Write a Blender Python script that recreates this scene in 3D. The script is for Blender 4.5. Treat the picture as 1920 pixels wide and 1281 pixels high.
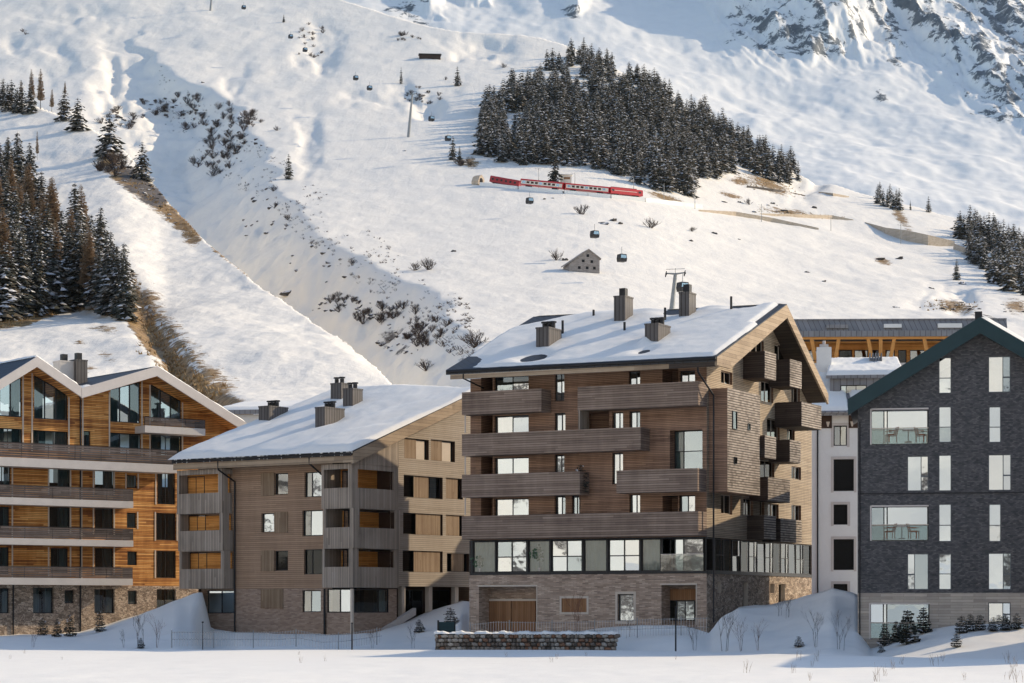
import bpy, bmesh, math, random
import numpy as np
from mathutils import Vector
random.seed(7)
for o in list(bpy.data.objects):
    bpy.data.objects.remove(o)
SC = bpy.context.scene
COL = SC.collection
R = math.radians
# ------------------------------------------------------------------ camera, sky, sun, exposure
F = 4200.0          # focal length in pixels of the 1920 px wide photograph
HOR = 1140.0        # image row of the horizon
CH = 2.4            # eye height over the snow field
cam_d = bpy.data.cameras.new('camera')
cam_d.sensor_width = 36.0
cam_d.lens = F / 1920 * 36.0
cam_d.shift_y = (HOR - 640.5) / 1920
cam_d.clip_start = 0.5
cam_d.clip_end = 20000
cam = bpy.data.objects.new('camera', cam_d)
COL.objects.link(cam)
cam.location = (0, 0, CH)
cam.rotation_euler = (R(90), 0, 0)
SC.camera = cam
SUN_AZ, SUN_EL = 23.0, 27.0      # azimuth measured from +X (image right) towards +Y (away)
w = bpy.data.worlds.new('World'); SC.world = w; w.use_nodes = True
wn = w.node_tree
for n in list(wn.nodes): wn.nodes.remove(n)
sky = wn.nodes.new('ShaderNodeTexSky'); sky.sky_type = 'NISHITA'; sky.sun_disc = False
sky.sun_elevation = R(SUN_EL); sky.sun_rotation = R(90 - SUN_AZ)
sky.altitude = 1400; sky.air_density = 1.0; sky.dust_density = 1.6; sky.ozone_density = 0.0
bg = wn.nodes.new('ShaderNodeBackground'); bg.inputs[1].default_value = 0.15
wo = wn.nodes.new('ShaderNodeOutputWorld')
wn.links.new(sky.outputs[0], bg.inputs[0]); wn.links.new(bg.outputs[0], wo.inputs[0])
sun_d = bpy.data.lights.new('sun', 'SUN'); sun_d.energy = 3.3; sun_d.angle = R(0.53); sun_d.color = (1.0, 0.81, 0.57)
sun = bpy.data.objects.new('sun', sun_d); COL.objects.link(sun)
sdir = Vector((math.cos(R(SUN_EL)) * math.cos(R(SUN_AZ)), math.cos(R(SUN_EL)) * math.sin(R(SUN_AZ)), math.sin(R(SUN_EL))))
sun.rotation_euler = sdir.to_track_quat('Z', 'Y').to_euler()
SC.view_settings.view_transform = 'Standard'
SC.view_settings.look = 'None'
SC.view_settings.exposure = 0.60
SC.view_settings.gamma = 1.0
SC.view_settings.use_curve_mapping = False
SC.render.engine = 'CYCLES'
SC.cycles.max_bounces = 7
SC.cycles.diffuse_bounces = 4
SC.cycles.transparent_max_bounces = 16
SC.cycles.caustics_reflective = False
SC.cycles.caustics_refractive = False

# ------------------------------------------------------------------ scene helpers
def tag(o, label=None, cat=None, group=None, kind=None):
    if label: o['label'] = label
    if cat: o['category'] = cat
    if group: o['group'] = group
    if kind: o['kind'] = kind
    return o
def empty(name, loc=(0, 0, 0), rz=0.0):
    o = bpy.data.objects.new(name, None); COL.objects.link(o)
    o.location = loc; o.rotation_euler = (0, 0, rz); o.empty_display_size = 0.5
    return o
def link(name, me, parent=None):
    o = bpy.data.objects.new(name, me); COL.objects.link(o)
    if parent is not None: o.parent = parent
    return o

class MB:
    """collects geometry, builds one mesh object"""
    def __init__(s): s.v = []; s.f = []; s.m = []
    def vert(s, p): s.v.append(tuple(p)); return len(s.v) - 1
    def face(s, pts, m=0):
        b = len(s.v); s.v.extend(tuple(p) for p in pts); s.f.append(tuple(range(b, b + len(pts)))); s.m.append(m); return s
    def box(s, x0, x1, y0, y1, z0, z1, m=0):
        x0, x1 = min(x0, x1), max(x0, x1); y0, y1 = min(y0, y1), max(y0, y1); z0, z1 = min(z0, z1), max(z0, z1)
        b = len(s.v)
        s.v += [(x0, y0, z0), (x1, y0, z0), (x1, y1, z0), (x0, y1, z0), (x0, y0, z1), (x1, y0, z1), (x1, y1, z1), (x0, y1, z1)]
        for q in ((0, 3, 2, 1), (4, 5, 6, 7), (0, 1, 5, 4), (1, 2, 6, 5), (2, 3, 7, 6), (3, 0, 4, 7)):
            s.f.append(tuple(b + i for i in q)); s.m.append(m)
        return s
    def hexa(s, p8, m=0):
        """8 points: bottom loop 0-3, top loop 4-7"""
        b = len(s.v); s.v += [tuple(p) for p in p8]
        for q in ((0, 3, 2, 1), (4, 5, 6, 7), (0, 1, 5, 4), (1, 2, 6, 5), (2, 3, 7, 6), (3, 0, 4, 7)):
            s.f.append(tuple(b + i for i in q)); s.m.append(m)
        return s
    def tube(s, p, q, r0, r1=None, n=6, m=0, cap=True):
        r1 = r0 if r1 is None else r1
        p, q = Vector(p), Vector(q); d = (q - p)
        if d.length < 1e-6: return s
        d.normalize()
        a = d.orthogonal().normalized(); c = d.cross(a)
        b = len(s.v)
        for k in range(n):
            t = 2 * math.pi * k / n; e = a * math.cos(t) + c * math.sin(t)
            s.v.append(tuple(p + e * r0)); s.v.append(tuple(q + e * r1))
        for k in range(n):
            k2 = (k + 1) % n
            s.f.append((b + 2 * k, b + 2 * k2, b + 2 * k2 + 1, b + 2 * k + 1)); s.m.append(m)
        if cap:
            s.f.append(tuple(b + 2 * k + 1 for k in range(n))); s.m.append(m)
            s.f.append(tuple(b + 2 * k for k in reversed(range(n)))); s.m.append(m)
        return s
    def mesh(s, name, mats, smooth=False):
        me = bpy.data.meshes.new(name); me.from_pydata(s.v, [], s.f)
        for mt in (mats if isinstance(mats, (list, tuple)) else [mats]): me.materials.append(mt)
        if any(s.m): me.polygons.foreach_set('material_index', s.m)
        if smooth: me.polygons.foreach_set('use_smooth', [True] * len(me.polygons))
        me.validate(); me.update()
        return me
    def build(s, name, mats, parent=None, smooth=False, fix=True):
        me = s.mesh(name, mats, smooth)
        if fix and len(me.polygons) < 20000:
            bm = bmesh.new(); bm.from_mesh(me)
            bmesh.ops.recalc_face_normals(bm, faces=bm.faces[:]); bm.to_mesh(me); bm.free()
        return link(name, me, parent)

def copy_tree(o, parent=None):
    c = o.copy(); COL.objects.link(c)
    if parent is not None: c.parent = parent
    for ch in list(o.children): copy_tree(ch, c)
    return c

# ------------------------------------------------------------------ numpy noise
def _h(ix, iy, seed):
    a = (ix.astype(np.int64) * 374761393 + iy.astype(np.int64) * 668265263 + seed * 974634777) & 0xffffffff
    a = ((a ^ (a >> 13)) * 1274126177) & 0xffffffff
    a = (a ^ (a >> 16)) & 0xffffffff
    return a / 4294967295.0
def vnoise(x, y, seed=0):
    x = np.asarray(x, float); y = np.asarray(y, float)
    xi = np.floor(x); yi = np.floor(y); fx = x - xi; fy = y - yi
    fx = fx * fx * fx * (fx * (fx * 6 - 15) + 10); fy = fy * fy * fy * (fy * (fy * 6 - 15) + 10)
    a = _h(xi, yi, seed); b = _h(xi + 1, yi, seed); c = _h(xi, yi + 1, seed); d = _h(xi + 1, yi + 1, seed)
    return (a + (b - a) * fx) * (1 - fy) + (c + (d - c) * fx) * fy
def fbm(x, y, octv=4, seed=0, gain=0.5, lac=2.03):
    t = 0; a = 1; n = 0
    for i in range(octv):
        t = t + a * (vnoise(x, y, seed + i * 17) * 2 - 1); n += a; a *= gain
        x, y = x * lac * 0.96 + y * lac * 0.28 + 3.1, y * lac * 0.96 - x * lac * 0.28 + 7.7
    return t / n
def ridged(x, y, octv=4, seed=0):
    t = 0; a = 1; n = 0
    for i in range(octv):
        t = t + a * (1 - np.abs(vnoise(x, y, seed + i * 17) * 2 - 1)); n += a; a *= 0.5
        x, y = x * 2.0 + y * 0.5 + 1.7, y * 2.0 - x * 0.5 + 5.3
    return t / n
def sstep(a, b, x):
    t = np.clip((np.asarray(x, float) - a) / (b - a), 0, 1); return t * t * (3 - 2 * t)

# ------------------------------------------------------------------ node materials
class NT:
    def __init__(s, name):
        s.mat = bpy.data.materials.new(name); s.mat.use_nodes = True
        s.t = s.mat.node_tree
        for n in list(s.t.nodes): s.t.nodes.remove(n)
        s.out = s.n('ShaderNodeOutputMaterial')
    def n(s, typ, ins=None, **props):
        k = s.t.nodes.new(typ)
        for a, b in props.items(): setattr(k, a, b)
        for a, b in (ins or {}).items(): s.set(k.inputs[a], b)
        return k
    def set(s, sock, val):
        if isinstance(val, bpy.types.NodeSocket): s.t.links.new(val, sock)
        else:
            if isinstance(val, (tuple, list)) and len(val) == 3 and sock.type == 'RGBA': val = (*val, 1)
            sock.default_value = val
    def math(s, op, a, b=0.0, c=None):
        k = s.n('ShaderNodeMath', operation=op); s.set(k.inputs[0], a); s.set(k.inputs[1], b)
        if c is not None: s.set(k.inputs[2], c)
        return k.outputs[0]
    def vmath(s, op, a, b):
        k = s.n('ShaderNodeVectorMath', operation=op); s.set(k.inputs[0], a); s.set(k.inputs[1], b); return k.outputs[0]
    def mix(s, fac, a, b, mode='MIX'):
        k = s.n('ShaderNodeMix', data_type='RGBA', blend_type=mode)
        s.set(k.inputs[0], fac); s.set(k.inputs[6], a); s.set(k.inputs[7], b); return k.outputs[2]
    def coord(s, kind='Object'): return s.n('ShaderNodeTexCoord').outputs[kind]
    def geo(s, k='Position'): return s.n('ShaderNodeNewGeometry').outputs[k]
    def sep(s, v): return s.n('ShaderNodeSeparateXYZ', {0: v}).outputs
    def comb(s, x, y, z): return s.n('ShaderNodeCombineXYZ', {0: x, 1: y, 2: z}).outputs[0]
    def noise(s, vec, scale, detail=3, rough=0.55, dist=0.0):
        return s.n('ShaderNodeTexNoise', {'Vector': vec, 'Scale': scale, 'Detail': detail, 'Roughness': rough, 'Distortion': dist}).outputs[0]
    def ramp(s, fac, stops):
        k = s.n('ShaderNodeValToRGB', {0: fac}); e = k.color_ramp.elements
        while len(e) < len(stops): e.new(0.5)
        for i, (p, c) in enumerate(stops):
            e[i].position = p; e[i].color = (*c, 1) if len(c) == 3 else c
        return k.outputs[0]
    def maprange(s, v, a, b, c=0.0, d=1.0, smooth=False):
        k = s.n('ShaderNodeMapRange', {0: v, 1: a, 2: b, 3: c, 4: d})
        if smooth: k.interpolation_type = 'SMOOTHSTEP'
        return k.outputs[0]
    def bump(s, h, strength=0.5, dist=0.05):
        return s.n('ShaderNodeBump', {'Height': h, 'Strength': strength, 'Distance': dist}).outputs[0]
    def principled(s, color, rough=0.7, normal=None, metallic=0.0, spec=0.3, **kw):
        k = s.n('ShaderNodeBsdfPrincipled'); s.set(k.inputs['Base Color'], color); s.set(k.inputs['Roughness'], rough)
        s.set(k.inputs['Metallic'], metallic); s.set(k.inputs['Specular IOR Level'], spec)
        if normal is not None: s.set(k.inputs['Normal'], normal)
        for a, b in kw.items(): s.set(k.inputs[a], b)
        return k.outputs[0]
    def done(s, sh): s.t.links.new(sh, s.out.inputs[0]); return s.mat

def plain(name, col, rough=0.6, var=0.15, scale=3.0, metallic=0.0, spec=0.3, bump=0.0):
    k = NT(name); p = k.coord()
    n = k.noise(p, scale, 4); n2 = k.noise(p, scale * 6.3, 2)
    f = k.math('ADD', k.math('MULTIPLY', n, 0.7), k.math('MULTIPLY', n2, 0.3))
    c = k.mix(k.maprange(f, 0.3, 0.7), tuple(x * (1 - var) for x in col), tuple(min(1, x * (1 + var)) for x in col))
    nm = k.bump(n2, bump, 0.02) if bump else None
    return k.done(k.principled(c, rough, nm, metallic, spec))

def boards(name, c1, c2, pitch=0.145, vertical=False, length=4.0, rough=0.75, groove=0.012, c3=None, knots=False, dark=(0.02, 0.015, 0.012), con=1.0):
    """timber boarding: every board with its own tone, grain along it and a dark recessed joint"""
    k = NT(name); x, y, z = k.sep(k.coord())
    along = k.math('ADD', x, y)
    a, b = (z, along) if vertical else (along, z)
    row = k.math('FLOOR', k.math('DIVIDE', b, pitch))
    fr = k.math('FRACT', k.math('DIVIDE', b, pitch))
    wn_ = k.n('ShaderNodeTexWhiteNoise', noise_dimensions='1D'); k.set(wn_.inputs['W'], row)
    seg = k.math('FLOOR', k.math('ADD', k.math('DIVIDE', a, length), k.math('MULTIPLY', wn_.outputs[0], 7.3)))
    wv = k.n('ShaderNodeTexWhiteNoise', noise_dimensions='2D'); k.set(wv.inputs['Vector'], k.comb(row, seg, 0.0))
    grain = k.noise(k.comb(k.math('MULTIPLY', a, 0.9), k.math('MULTIPLY', b, 16.0), wv.outputs[0]), 1.6, 4, 0.6)
    patch = k.noise(k.comb(a, b, 0.0), 0.35, 3)
    f = k.math('ADD', k.math('MULTIPLY', wv.outputs[0], 0.45), k.math('ADD', k.math('MULTIPLY', grain, 0.55), k.math('MULTIPLY', k.math('SUBTRACT', patch, 0.5), 0.9)))
    if con != 1.0: f = k.math('ADD', k.math('MULTIPLY', f, con), 0.5 - 0.5 * con)
    # weather streaks running down and large sun-bleached patches
    st_ = k.noise(k.comb(k.math('MULTIPLY', along, 1.6), k.math('MULTIPLY', z, 0.16), 0.0), 1.0, 4, 0.6)
    f = k.math('ADD', f, k.math('MULTIPLY', k.math('SUBTRACT', st_, 0.5), 0.45))
    stops = [(0.25, c1), (0.75, c2)] if c3 is None else [(0.2, c1), (0.5, c2), (0.85, c3)]
    c = k.ramp(f, stops)
    gl = groove / pitch
    edge = k.math('MINIMUM', fr, k.math('SUBTRACT', 1.0, fr))
    gm = k.maprange(edge, gl * 0.5, gl * 1.2)
    c = k.mix(gm, dark, c)
    h = k.math('ADD', k.math('MULTIPLY', gm, 0.8), k.math('MULTIPLY', grain, 0.2))
    return k.done(k.principled(c, rough, k.bump(h, 0.7, 0.012), spec=0.25))

def masonry(name, cols, mortar, bw=0.35, bh=0.08, ms=0.012, bump=0.8, squash=1.0):
    k = NT(name); x, y, z = k.sep(k.coord())
    v = k.comb(k.math('ADD', x, y), z, 0.0)
    wob = k.noise(v, 3.0, 2)
    v2 = k.vmath('ADD', v, k.comb(0.0, k.math('MULTIPLY', k.math('SUBTRACT', wob, 0.5), 0.05), 0.0))
    br = k.n('ShaderNodeTexBrick', {'Vector': v2, 'Scale': 1.0, 'Mortar Size': ms, 'Mortar Smooth': 0.2, 'Bias': 0.0, 'Brick Width': bw, 'Row Height': bh,
             'Color1': (0, 0, 0), 'Color2': (1, 1, 1), 'Mortar': (0.5, 0.5, 0.5)})
    rnd = k.sep(br.outputs[0])[0]
    n = k.noise(v, 2.2, 4); n2 = k.noise(v, 30, 3)
    f = k.math('ADD', k.math('MULTIPLY', rnd, 0.65), k.math('ADD', k.math('MULTIPLY', n, 0.5), k.math('MULTIPLY', n2, 0.2)))
    f = k.math('SUBTRACT', f, 0.17)
    c = k.ramp(f, [(i / (len(cols) - 1), q) for i, q in enumerate(cols)])
    c = k.mix(br.outputs[1], c, mortar)
    h = k.math('SUBTRACT', k.math('ADD', k.math('MULTIPLY', rnd, 0.5), k.math('MULTIPLY', n2, 0.3)), br.outputs[1])
    return k.done(k.principled(c, 0.85, k.bump(h, bump, 0.02), spec=0.2))

def rubble(name, cols, mortar, scale=3.2):
    k = NT(name); x, y, z = k.sep(k.coord())
    v = k.comb(k.math('ADD', x, y), k.math('MULTIPLY', z, 1.7), 0.0)
    v = k.vmath('ADD', v, k.n('ShaderNodeTexNoise', {'Vector': v, 'Scale': 2.0}).outputs[1])
    vo = k.n('ShaderNodeTexVoronoi', {'Vector': v, 'Scale': scale}); ve = k.n('ShaderNodeTexVoronoi', {'Vector': v, 'Scale': scale}, feature='DISTANCE_TO_EDGE')
    rnd = k.sep(vo.outputs[1])[0]; n2 = k.noise(v, 14, 3)
    f = k.math('ADD', k.math('MULTIPLY', rnd, 0.8), k.math('MULTIPLY', n2, 0.2))
    c = k.ramp(f, [(i / (len(cols) - 1), q) for i, q in enumerate(cols)])
    m = k.maprange(ve.outputs[0], 0.02, 0.09)
    c = k.mix(m, mortar, c)
    return k.done(k.principled(c, 0.85, k.bump(k.math('ADD', m, k.math('MULTIPLY', n2, 0.3)), 0.8, 0.03), spec=0.2))

def glassmat(name, refl, tint=(0.55, 0.62, 0.62), gcol=(0.86, 0.92, 0.92), wav=0.02):
    k = NT(name); p = k.coord()
    nm = k.bump(k.noise(p, 0.9, 2), wav, 0.05)
    g = k.n('ShaderNodeBsdfGlossy', {'Color': gcol, 'Roughness': 0.015, 'Normal': nm})
    t = k.n('ShaderNodeBsdfTransparent', {'Color': tint})
    fr = k.n('ShaderNodeFresnel', {'IOR': 1.5})
    fac = k.math('MAXIMUM', fr.outputs[0], refl)
    m = k.n('ShaderNodeMixShader', {0: fac, 1: t.outputs[0], 2: g.outputs[0]})
    return k.done(m.outputs[0])

def snowmat(name, base=(0.875, 0.865, 0.82), terrain=False, fine=1.0, rockcol=None):
    k = NT(name); p = k.geo() if terrain else k.coord()
    n1 = k.noise(p, 0.06 if terrain else 0.5, 5, 0.62); n2 = k.noise(p, (0.35 if terrain else 2.5) * fine, 5, 0.65)
    c = k.mix(k.maprange(n1, 0.35, 0.65), tuple(x * 0.965 for x in base), base)
    h = k.math('ADD', k.math('MULTIPLY', n2, 0.7), k.math('MULTIPLY', n1, 0.5))
    rough = 0.65
    if terrain:
        # wind crust and old ski tracks running down the slope
        x, y, z = k.sep(p)
        tr = k.noise(k.comb(k.math('MULTIPLY', x, 0.30), k.math('MULTIPLY', y, 0.035), 0.0), 1.0, 4, 0.6, 1.2)
        wv = k.n('ShaderNodeTexWave', {'Vector': k.comb(x, k.math('MULTIPLY', y, 0.42), 0.0), 'Scale': 0.045, 'Distortion': 16.0, 'Detail': 3.0, 'Detail Scale': 0.35, 'Detail Roughness': 0.6}, wave_type='BANDS', bands_direction='X')
        ski = k.maprange(wv.outputs[1], 0.0, 0.10)
        h = k.math('ADD', h, k.math('ADD', k.math('MULTIPLY', tr, 0.22), k.math('MULTIPLY', ski, 0.035)))
        at = k.n('ShaderNodeAttribute', attribute_name='mask')
        g, rk, tracks = k.sep(at.outputs['Vector'])
        nn = k.noise(p, 0.16, 6, 0.7); nf = k.noise(p, 0.9, 4, 0.7)
        # bare grass
        gth = k.math('ADD', g, k.math('MULTIPLY', k.math('SUBTRACT', k.math('ADD', k.math('MULTIPLY', nn, 0.55), k.math('MULTIPLY', nf, 0.45)), 0.5), 2.0))
        gm = k.maprange(gth, 0.46, 0.56)
        gm = k.math('MULTIPLY', gm, k.math('GREATER_THAN', g, 0.02))
        gc = k.ramp(k.noise(p, 0.7, 5, 0.7), [(0.3, (0.10, 0.062, 0.03)), (0.5, (0.27, 0.175, 0.08)), (0.7, (0.40, 0.28, 0.14))])
        c = k.mix(gm, c, gc)
        # rock
        ns = k.noise(k.vmath('MULTIPLY', p, (0.034, 0.020, 0.028)), 1.0, 9, 0.78, 0.4)
        rth = k.math('ADD', rk, k.math('MULTIPLY', k.math('SUBTRACT', ns, 0.5), 2.6))
        rm = k.math('MULTIPLY', k.maprange(rth, 0.47, 0.57), k.math('GREATER_THAN', rk, 0.02))
        rc = k.ramp(k.noise(p, 0.05, 6, 0.75), [(0.3, rockcol[0]), (0.7, rockcol[1])])
        c = k.mix(rm, c, rc)
        h = k.math('ADD', h, k.math('MULTIPLY', k.math('ADD', k.math('MULTIPLY', k.math('MULTIPLY', gm, nf), 0.4), k.math('MULTIPLY', rm, ns)), 2.0))
    nm = k.bump(h, 0.46 if terrain else 0.25, (0.9 if terrain else 0.08))
    return k.done(k.principled(c, rough, nm, spec=0.15))

M = {}
M['snow'] = snowmat('snow', base=(0.83, 0.825, 0.785))
M['slope'] = snowmat('slope_snow', base=(0.825, 0.795, 0.725), terrain=True, rockcol=((0.05, 0.045, 0.042), (0.17, 0.15, 0.135)))
M['alp'] = snowmat('mountain_snow', base=(0.82, 0.82, 0.79), terrain=True, fine=0.3, rockcol=((0.055, 0.072, 0.088), (0.15, 0.175, 0.195)))  # blue in the rock colour stands in for haze and shade

# ------------------------------------------------------------------ pixel <-> world
def world(px, py, Y): return Vector(((px - 960) * Y / F, Y, CH + (HOR - py) * Y / F))
def pxof(X, Y): return 960 + F * X / Y

# ------------------------------------------------------------------ terrain functions z(X, Y), all arrays
_TAB = {}
def I(x, pts):
    """smooth interpolation through control points"""
    key = tuple(pts)
    if key not in _TAB:
        a, b = pts[0][0], pts[-1][0]
        g = np.linspace(a - 200, b + 200, 1600); v = np.interp(g, [p[0] for p in pts], [p[1] for p in pts])
        st = g[1] - g[0]; sg = min(np.diff([p[0] for p in pts]).mean() * 0.45, 70) / st
        k = np.exp(-0.5 * (np.arange(-int(3 * sg) - 1, int(3 * sg) + 2) / max(sg, .3)) ** 2); k /= k.sum()
        h = len(k) // 2
        v = np.convolve(np.concatenate([np.full(h, v[0]), v, np.full(h, v[-1])]), k, 'valid')
        _TAB[key] = (g, v)
    g, v = _TAB[key]
    return np.interp(x, g, v)
K_ = [(-500, .62), (300, .64), (900, .644), (1100, .64), (1200, .615), (1350, .54), (1500, .487), (1700, .455), (1920, .42), (2300, .36)]
CREST = [(-500, -220), (450, -110), (580, -12), (640, 0), (700, 14), (750, 38), (800, 50), (870, 66), (900, 62), (1000, 60), (1060, 78), (1120, 112),
         (1270, 192), (1400, 272), (1490, 322), (1540, 336), (1600, 350), (1640, 365), (1700, 386), (1750, 394), (1800, 412), (1860, 428), (1920, 450), (2300, 560)]
RIM = [(250, 960), (330, 930), (400, 905), (452, 884), (540, 858), (610, 800), (655, 735), (700, 655), (760, 600), (825, 568), (933, 512), (1040, 492), (1104, 480), (1180, 400), (1260, 300), (1330, 250), (1800, 250)]
RW = [(250, 46), (450, 44), (700, 44), (850, 46), (960, 40), (1100, 26), (1210, 12), (1290, 0), (1800, 0)]
HOLLOWS = [(215, 140, 16, 60, 3), (100, 115, 26, 24, 2.4), (250, 180, 30, 14, 2.6), (445, 165, 24, 26, 2), (20, 85, 40, 18, 2.4), (600, 95, 24, 40, 3.5), (575, 265, 20, 50, 2.5),
           (790, 190, 46, 20, 6), (690, 185, 50, 12, 2.5), (890, 92, 60, 16, 5), (1500, 335, 40, 30, 4), (1790, 560, 50, 18, 3), (150, 30, 60, 14, 2.5), (1850, 340, 60, 16, 4)]
def z_slope(X, Y):
    px = pxof(X, Y)
    k = I(px, K_); pc = I(px, CREST); Yc = 250 + (770 - pc) / k
    Ye = np.minimum(Y, Yc)
    py = 770 - k * (Ye - 250)
    z = CH + (HOR - py) * Ye / F
    over = np.maximum(Y - Yc, 0)
    z = z + 0.30 * over * np.exp(-over / 25.0) - 0.42 * over
    # relief
    amp = 0.25 + 0.75 * sstep(900, 300, px) + 0.4 * sstep(1300, 1700, px)
    n = fbm(X / 85, Y / 130, 4, 3)
    z = z + 3.4 * amp * n * sstep(260, 450, Y) * (1 - sstep(0, 60, over))
    z = z + 1.0 * fbm(X / 16, Y / 24, 5, 9) * (0.4 + 0.6 * amp)
    z = z + 0.22 * fbm(X / 4.5, Y / 7, 3, 14)
    # wind hollows and side gullies
    py0 = 770 - k * (Ye - 250)
    wa = 34 * fbm(px / 45, py0 / 40, 3, 41); wb = 26 * fbm(px / 50, py0 / 40, 3, 43)
    for (hx, hy, rx, ry, dep) in HOLLOWS:
        q = ((px + wa - hx) / rx) ** 2 + ((py0 + wb - hy) / ry) ** 2
        z = z - dep * np.exp(-q)
    # ravine, its right bank turned away from the sun
    rp = I(Y, RIM) + 30 * fbm(Y / 38.0, Y * 0 + 2.2, 3, 5) + 10 * fbm(Y / 11.0, Y * 0 + 1.2, 2, 6)
    wd = I(Y, RW)
    d = (rp - px) * Y / F
    s = 0.80 + 0.16 * sstep(720, 480, Y)
    dn = np.where(d < 0, 0, d)
    dd = np.sqrt(dn * dn + 4.0) - 2.0
    prof = s * np.minimum(dd, wd) - 0.30 * np.clip(d - wd - 14, 0, wd * 2.6)
    prof = np.maximum(prof, 0)
    rough = fbm(X / 12, Y / 18, 4, 21)
    z = z - prof * (1 + 0.10 * rough) + np.clip(prof / 8, 0, 1) * (3.4 * rough + 2.0 * fbm(X / 5.5, Y / 8, 4, 23))
    return z
SPUR = [(-700, 40, 1000), (-200, 150, 860), (0, 190, 800), (80, 212, 770), (150, 240, 735), (220, 283, 690), (280, 335, 645), (350, 418, 575), (430, 490, 510), (500, 545, 458), (580, 598, 415), (650, 642, 378), (745, 722, 315), (800, 780, 270), (900, 860, 250)]
def z_spur(X, Y):
    px = pxof(X, Y)
    pc = I(px, [(p[0], p[1]) for p in SPUR]); Yc = I(px, [(p[0], p[2]) for p in SPUR])
    Ye = np.minimum(Y, Yc)
    t = (Ye - 235) / np.maximum(Yc - 235, 20)
    py = 790 + (pc - 790) * np.clip(t, -0.4, 1)
    z = CH + (HOR - py) * Ye / F
    over = np.maximum(Y - Yc, 0)
    z = z - (0.95 * over - 0.5 * over * np.exp(-over / 6))
    z = z + 2.2 * fbm(X / 40, Y / 60, 4, 31) * sstep(250, 330, Y) * (1 - 0.6 * sstep(-30, 0, Y - Yc)) + 0.5 * fbm(X / 9, Y / 14, 4, 33) + 0.15 * fbm(X / 2.5, Y / 4, 2, 35)
    # shallow gully with grass
    gx = np.interp(py, [480, 545, 600, 650, 700, 745, 800], [215, 245, 272, 305, 350, 405, 470])
    z = z - 2.2 * np.exp(-((px - gx) / 26) ** 2) * sstep(480, 560, py)
    # terrace edge below the trees
    z = z + 2.5 * sstep(-14, 6, Y - (430 + 20 * np.sin(px / 60.0))) * sstep(320, 220, px)
    return z
RIDGES = [  # polyline in base image coords, height m at its upper end and lower end, left fall, right fall
    ([(1330, -260), (1420, -90), (1500, 20), (1570, 75), (1635, 135)], 135, 12, 0.95, 0.24),
    ([(1600, -160), (1690, 10), (1760, 70), (1830, 118), (1900, 190)], 26, 10, 1.1, 0.30),
    ([(1740, -120), (1830, 0), (1900, 70), (1990, 140)], 22, 12, 1.1, 0.34),
    ([(1180, -140), (1290, -60), (1370, -10)], 60, 20, 0.9, 0.2),
    ([(1040, -60), (1075, 5), (1108, 40)], 30, 8, 1.0, 0.5),
    ([(690, -80), (770, -10), (850, 45)], 30, 8, 1.0, 0.4),
    ([(820, -90), (880, -20), (930, 10)], 26, 8, 1.0, 0.4)]
def polyd(px, py, pts):
    """signed distance (left negative) to a polyline, plus position along it 0..1"""
    best = np.full(px.shape, 1e9); sg = np.zeros(px.shape); al = np.zeros(px.shape)
    n = len(pts) - 1
    for i in range(n):
        (x0, y0), (x1, y1) = pts[i], pts[i + 1]
        dx, dy = x1 - x0, y1 - y0; L = dx * dx + dy * dy
        t = np.clip(((px - x0) * dx + (py - y0) * dy) / L, 0, 1)
        ex, ey = px - x0 - t * dx, py - y0 - t * dy
        d = np.hypot(ex, ey); cr = dx * ey - dy * ex
        m = d < best
        best = np.where(m, d, best); sg = np.where(m, np.where(cr > 0, -1, 1), sg); al = np.where(m, (i + t) / n, al)
    return best * sg, al
def alp_base(X, Y):
    px = pxof(X, Y)
    py = 640 - 0.315 * (Y - 1450) + 34 * fbm(X / 420, Y / 700, 3, 50)
    return px, py
def z_alp(X, Y, mask=False):
    px, py = alp_base(X, Y)
    z = CH + (HOR - py) * Y / F
    rock = np.zeros(px.shape)
    wx = px + 26 * fbm(px / 60, py / 45, 4, 61); wy = py + 22 * fbm(px / 55, py / 50, 4, 62)
    for pts, hgt, hg2, sl, sr in RIDGES:
        d, al = polyd(wx, wy, pts)
        h = (hgt + (hg2 - hgt) * al ** 1.1) * sstep(0, 0.22, 1 - al + 0.0001)
        h = h * (0.8 + 0.4 * vnoise(wx / 38, wy / 38, 63))
        dm = np.abs(d) * Y / F
        hh = np.maximum(h - np.where(d < 0, sl, sr) * dm, 0)
        z = z + hh
        if mask: rock = np.maximum(rock, np.where(d < 0, np.clip(hh / hgt * 1.5, 0, 1), 0.45 * np.clip(hh / hgt - .72, 0, 1)))
    up = sstep(350, 60, py) * sstep(1250, 1500, px)
    z = z + up * 12 * (ridged(X / 120, Y / 300, 5, 71) - 0.5)
    al_, ac_ = 0.72 * px + 0.69 * py, -0.69 * px + 0.72 * py          # along / across the ribs that run down to the right
    wob = 14 * fbm(px / 70, py / 70, 3, 64)
    rg = np.maximum(sstep(1300, 1420, px) * sstep(165, 60, py) , sstep(1600, 1680, px) * sstep(-40, 60, (px - 1500) * 0.62 - py))
    rib = ridged((ac_ + wob) / 30, al_ / 120, 4, 65)
    rib2 = ridged((ac_ + wob) / 11, al_ / 34, 3, 66)
    z = z + rg * (18 * rib + 8 * rib2 - 13)
    if mask: rock = np.maximum(rock, rg * np.clip(0.16 + 1.5 * (rib - 0.42) + 0.7 * (rib2 - 0.5) + 0.25 * fbm(px / 22, py / 18, 4, 67), 0, 0.85))
    z = z + 9 * fbm(X / 110, Y / 210, 4, 74) + 2.5 * fbm(X / 30, Y / 60, 3, 76)
    pc = I(px, [(400, -120), (1800, -60), (1862, -10), (1885, 3), (1915, 4), (1960, -20), (2400, -80)])
    if mask: return z, rock, px, py
    return z
GRID = {}
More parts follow.
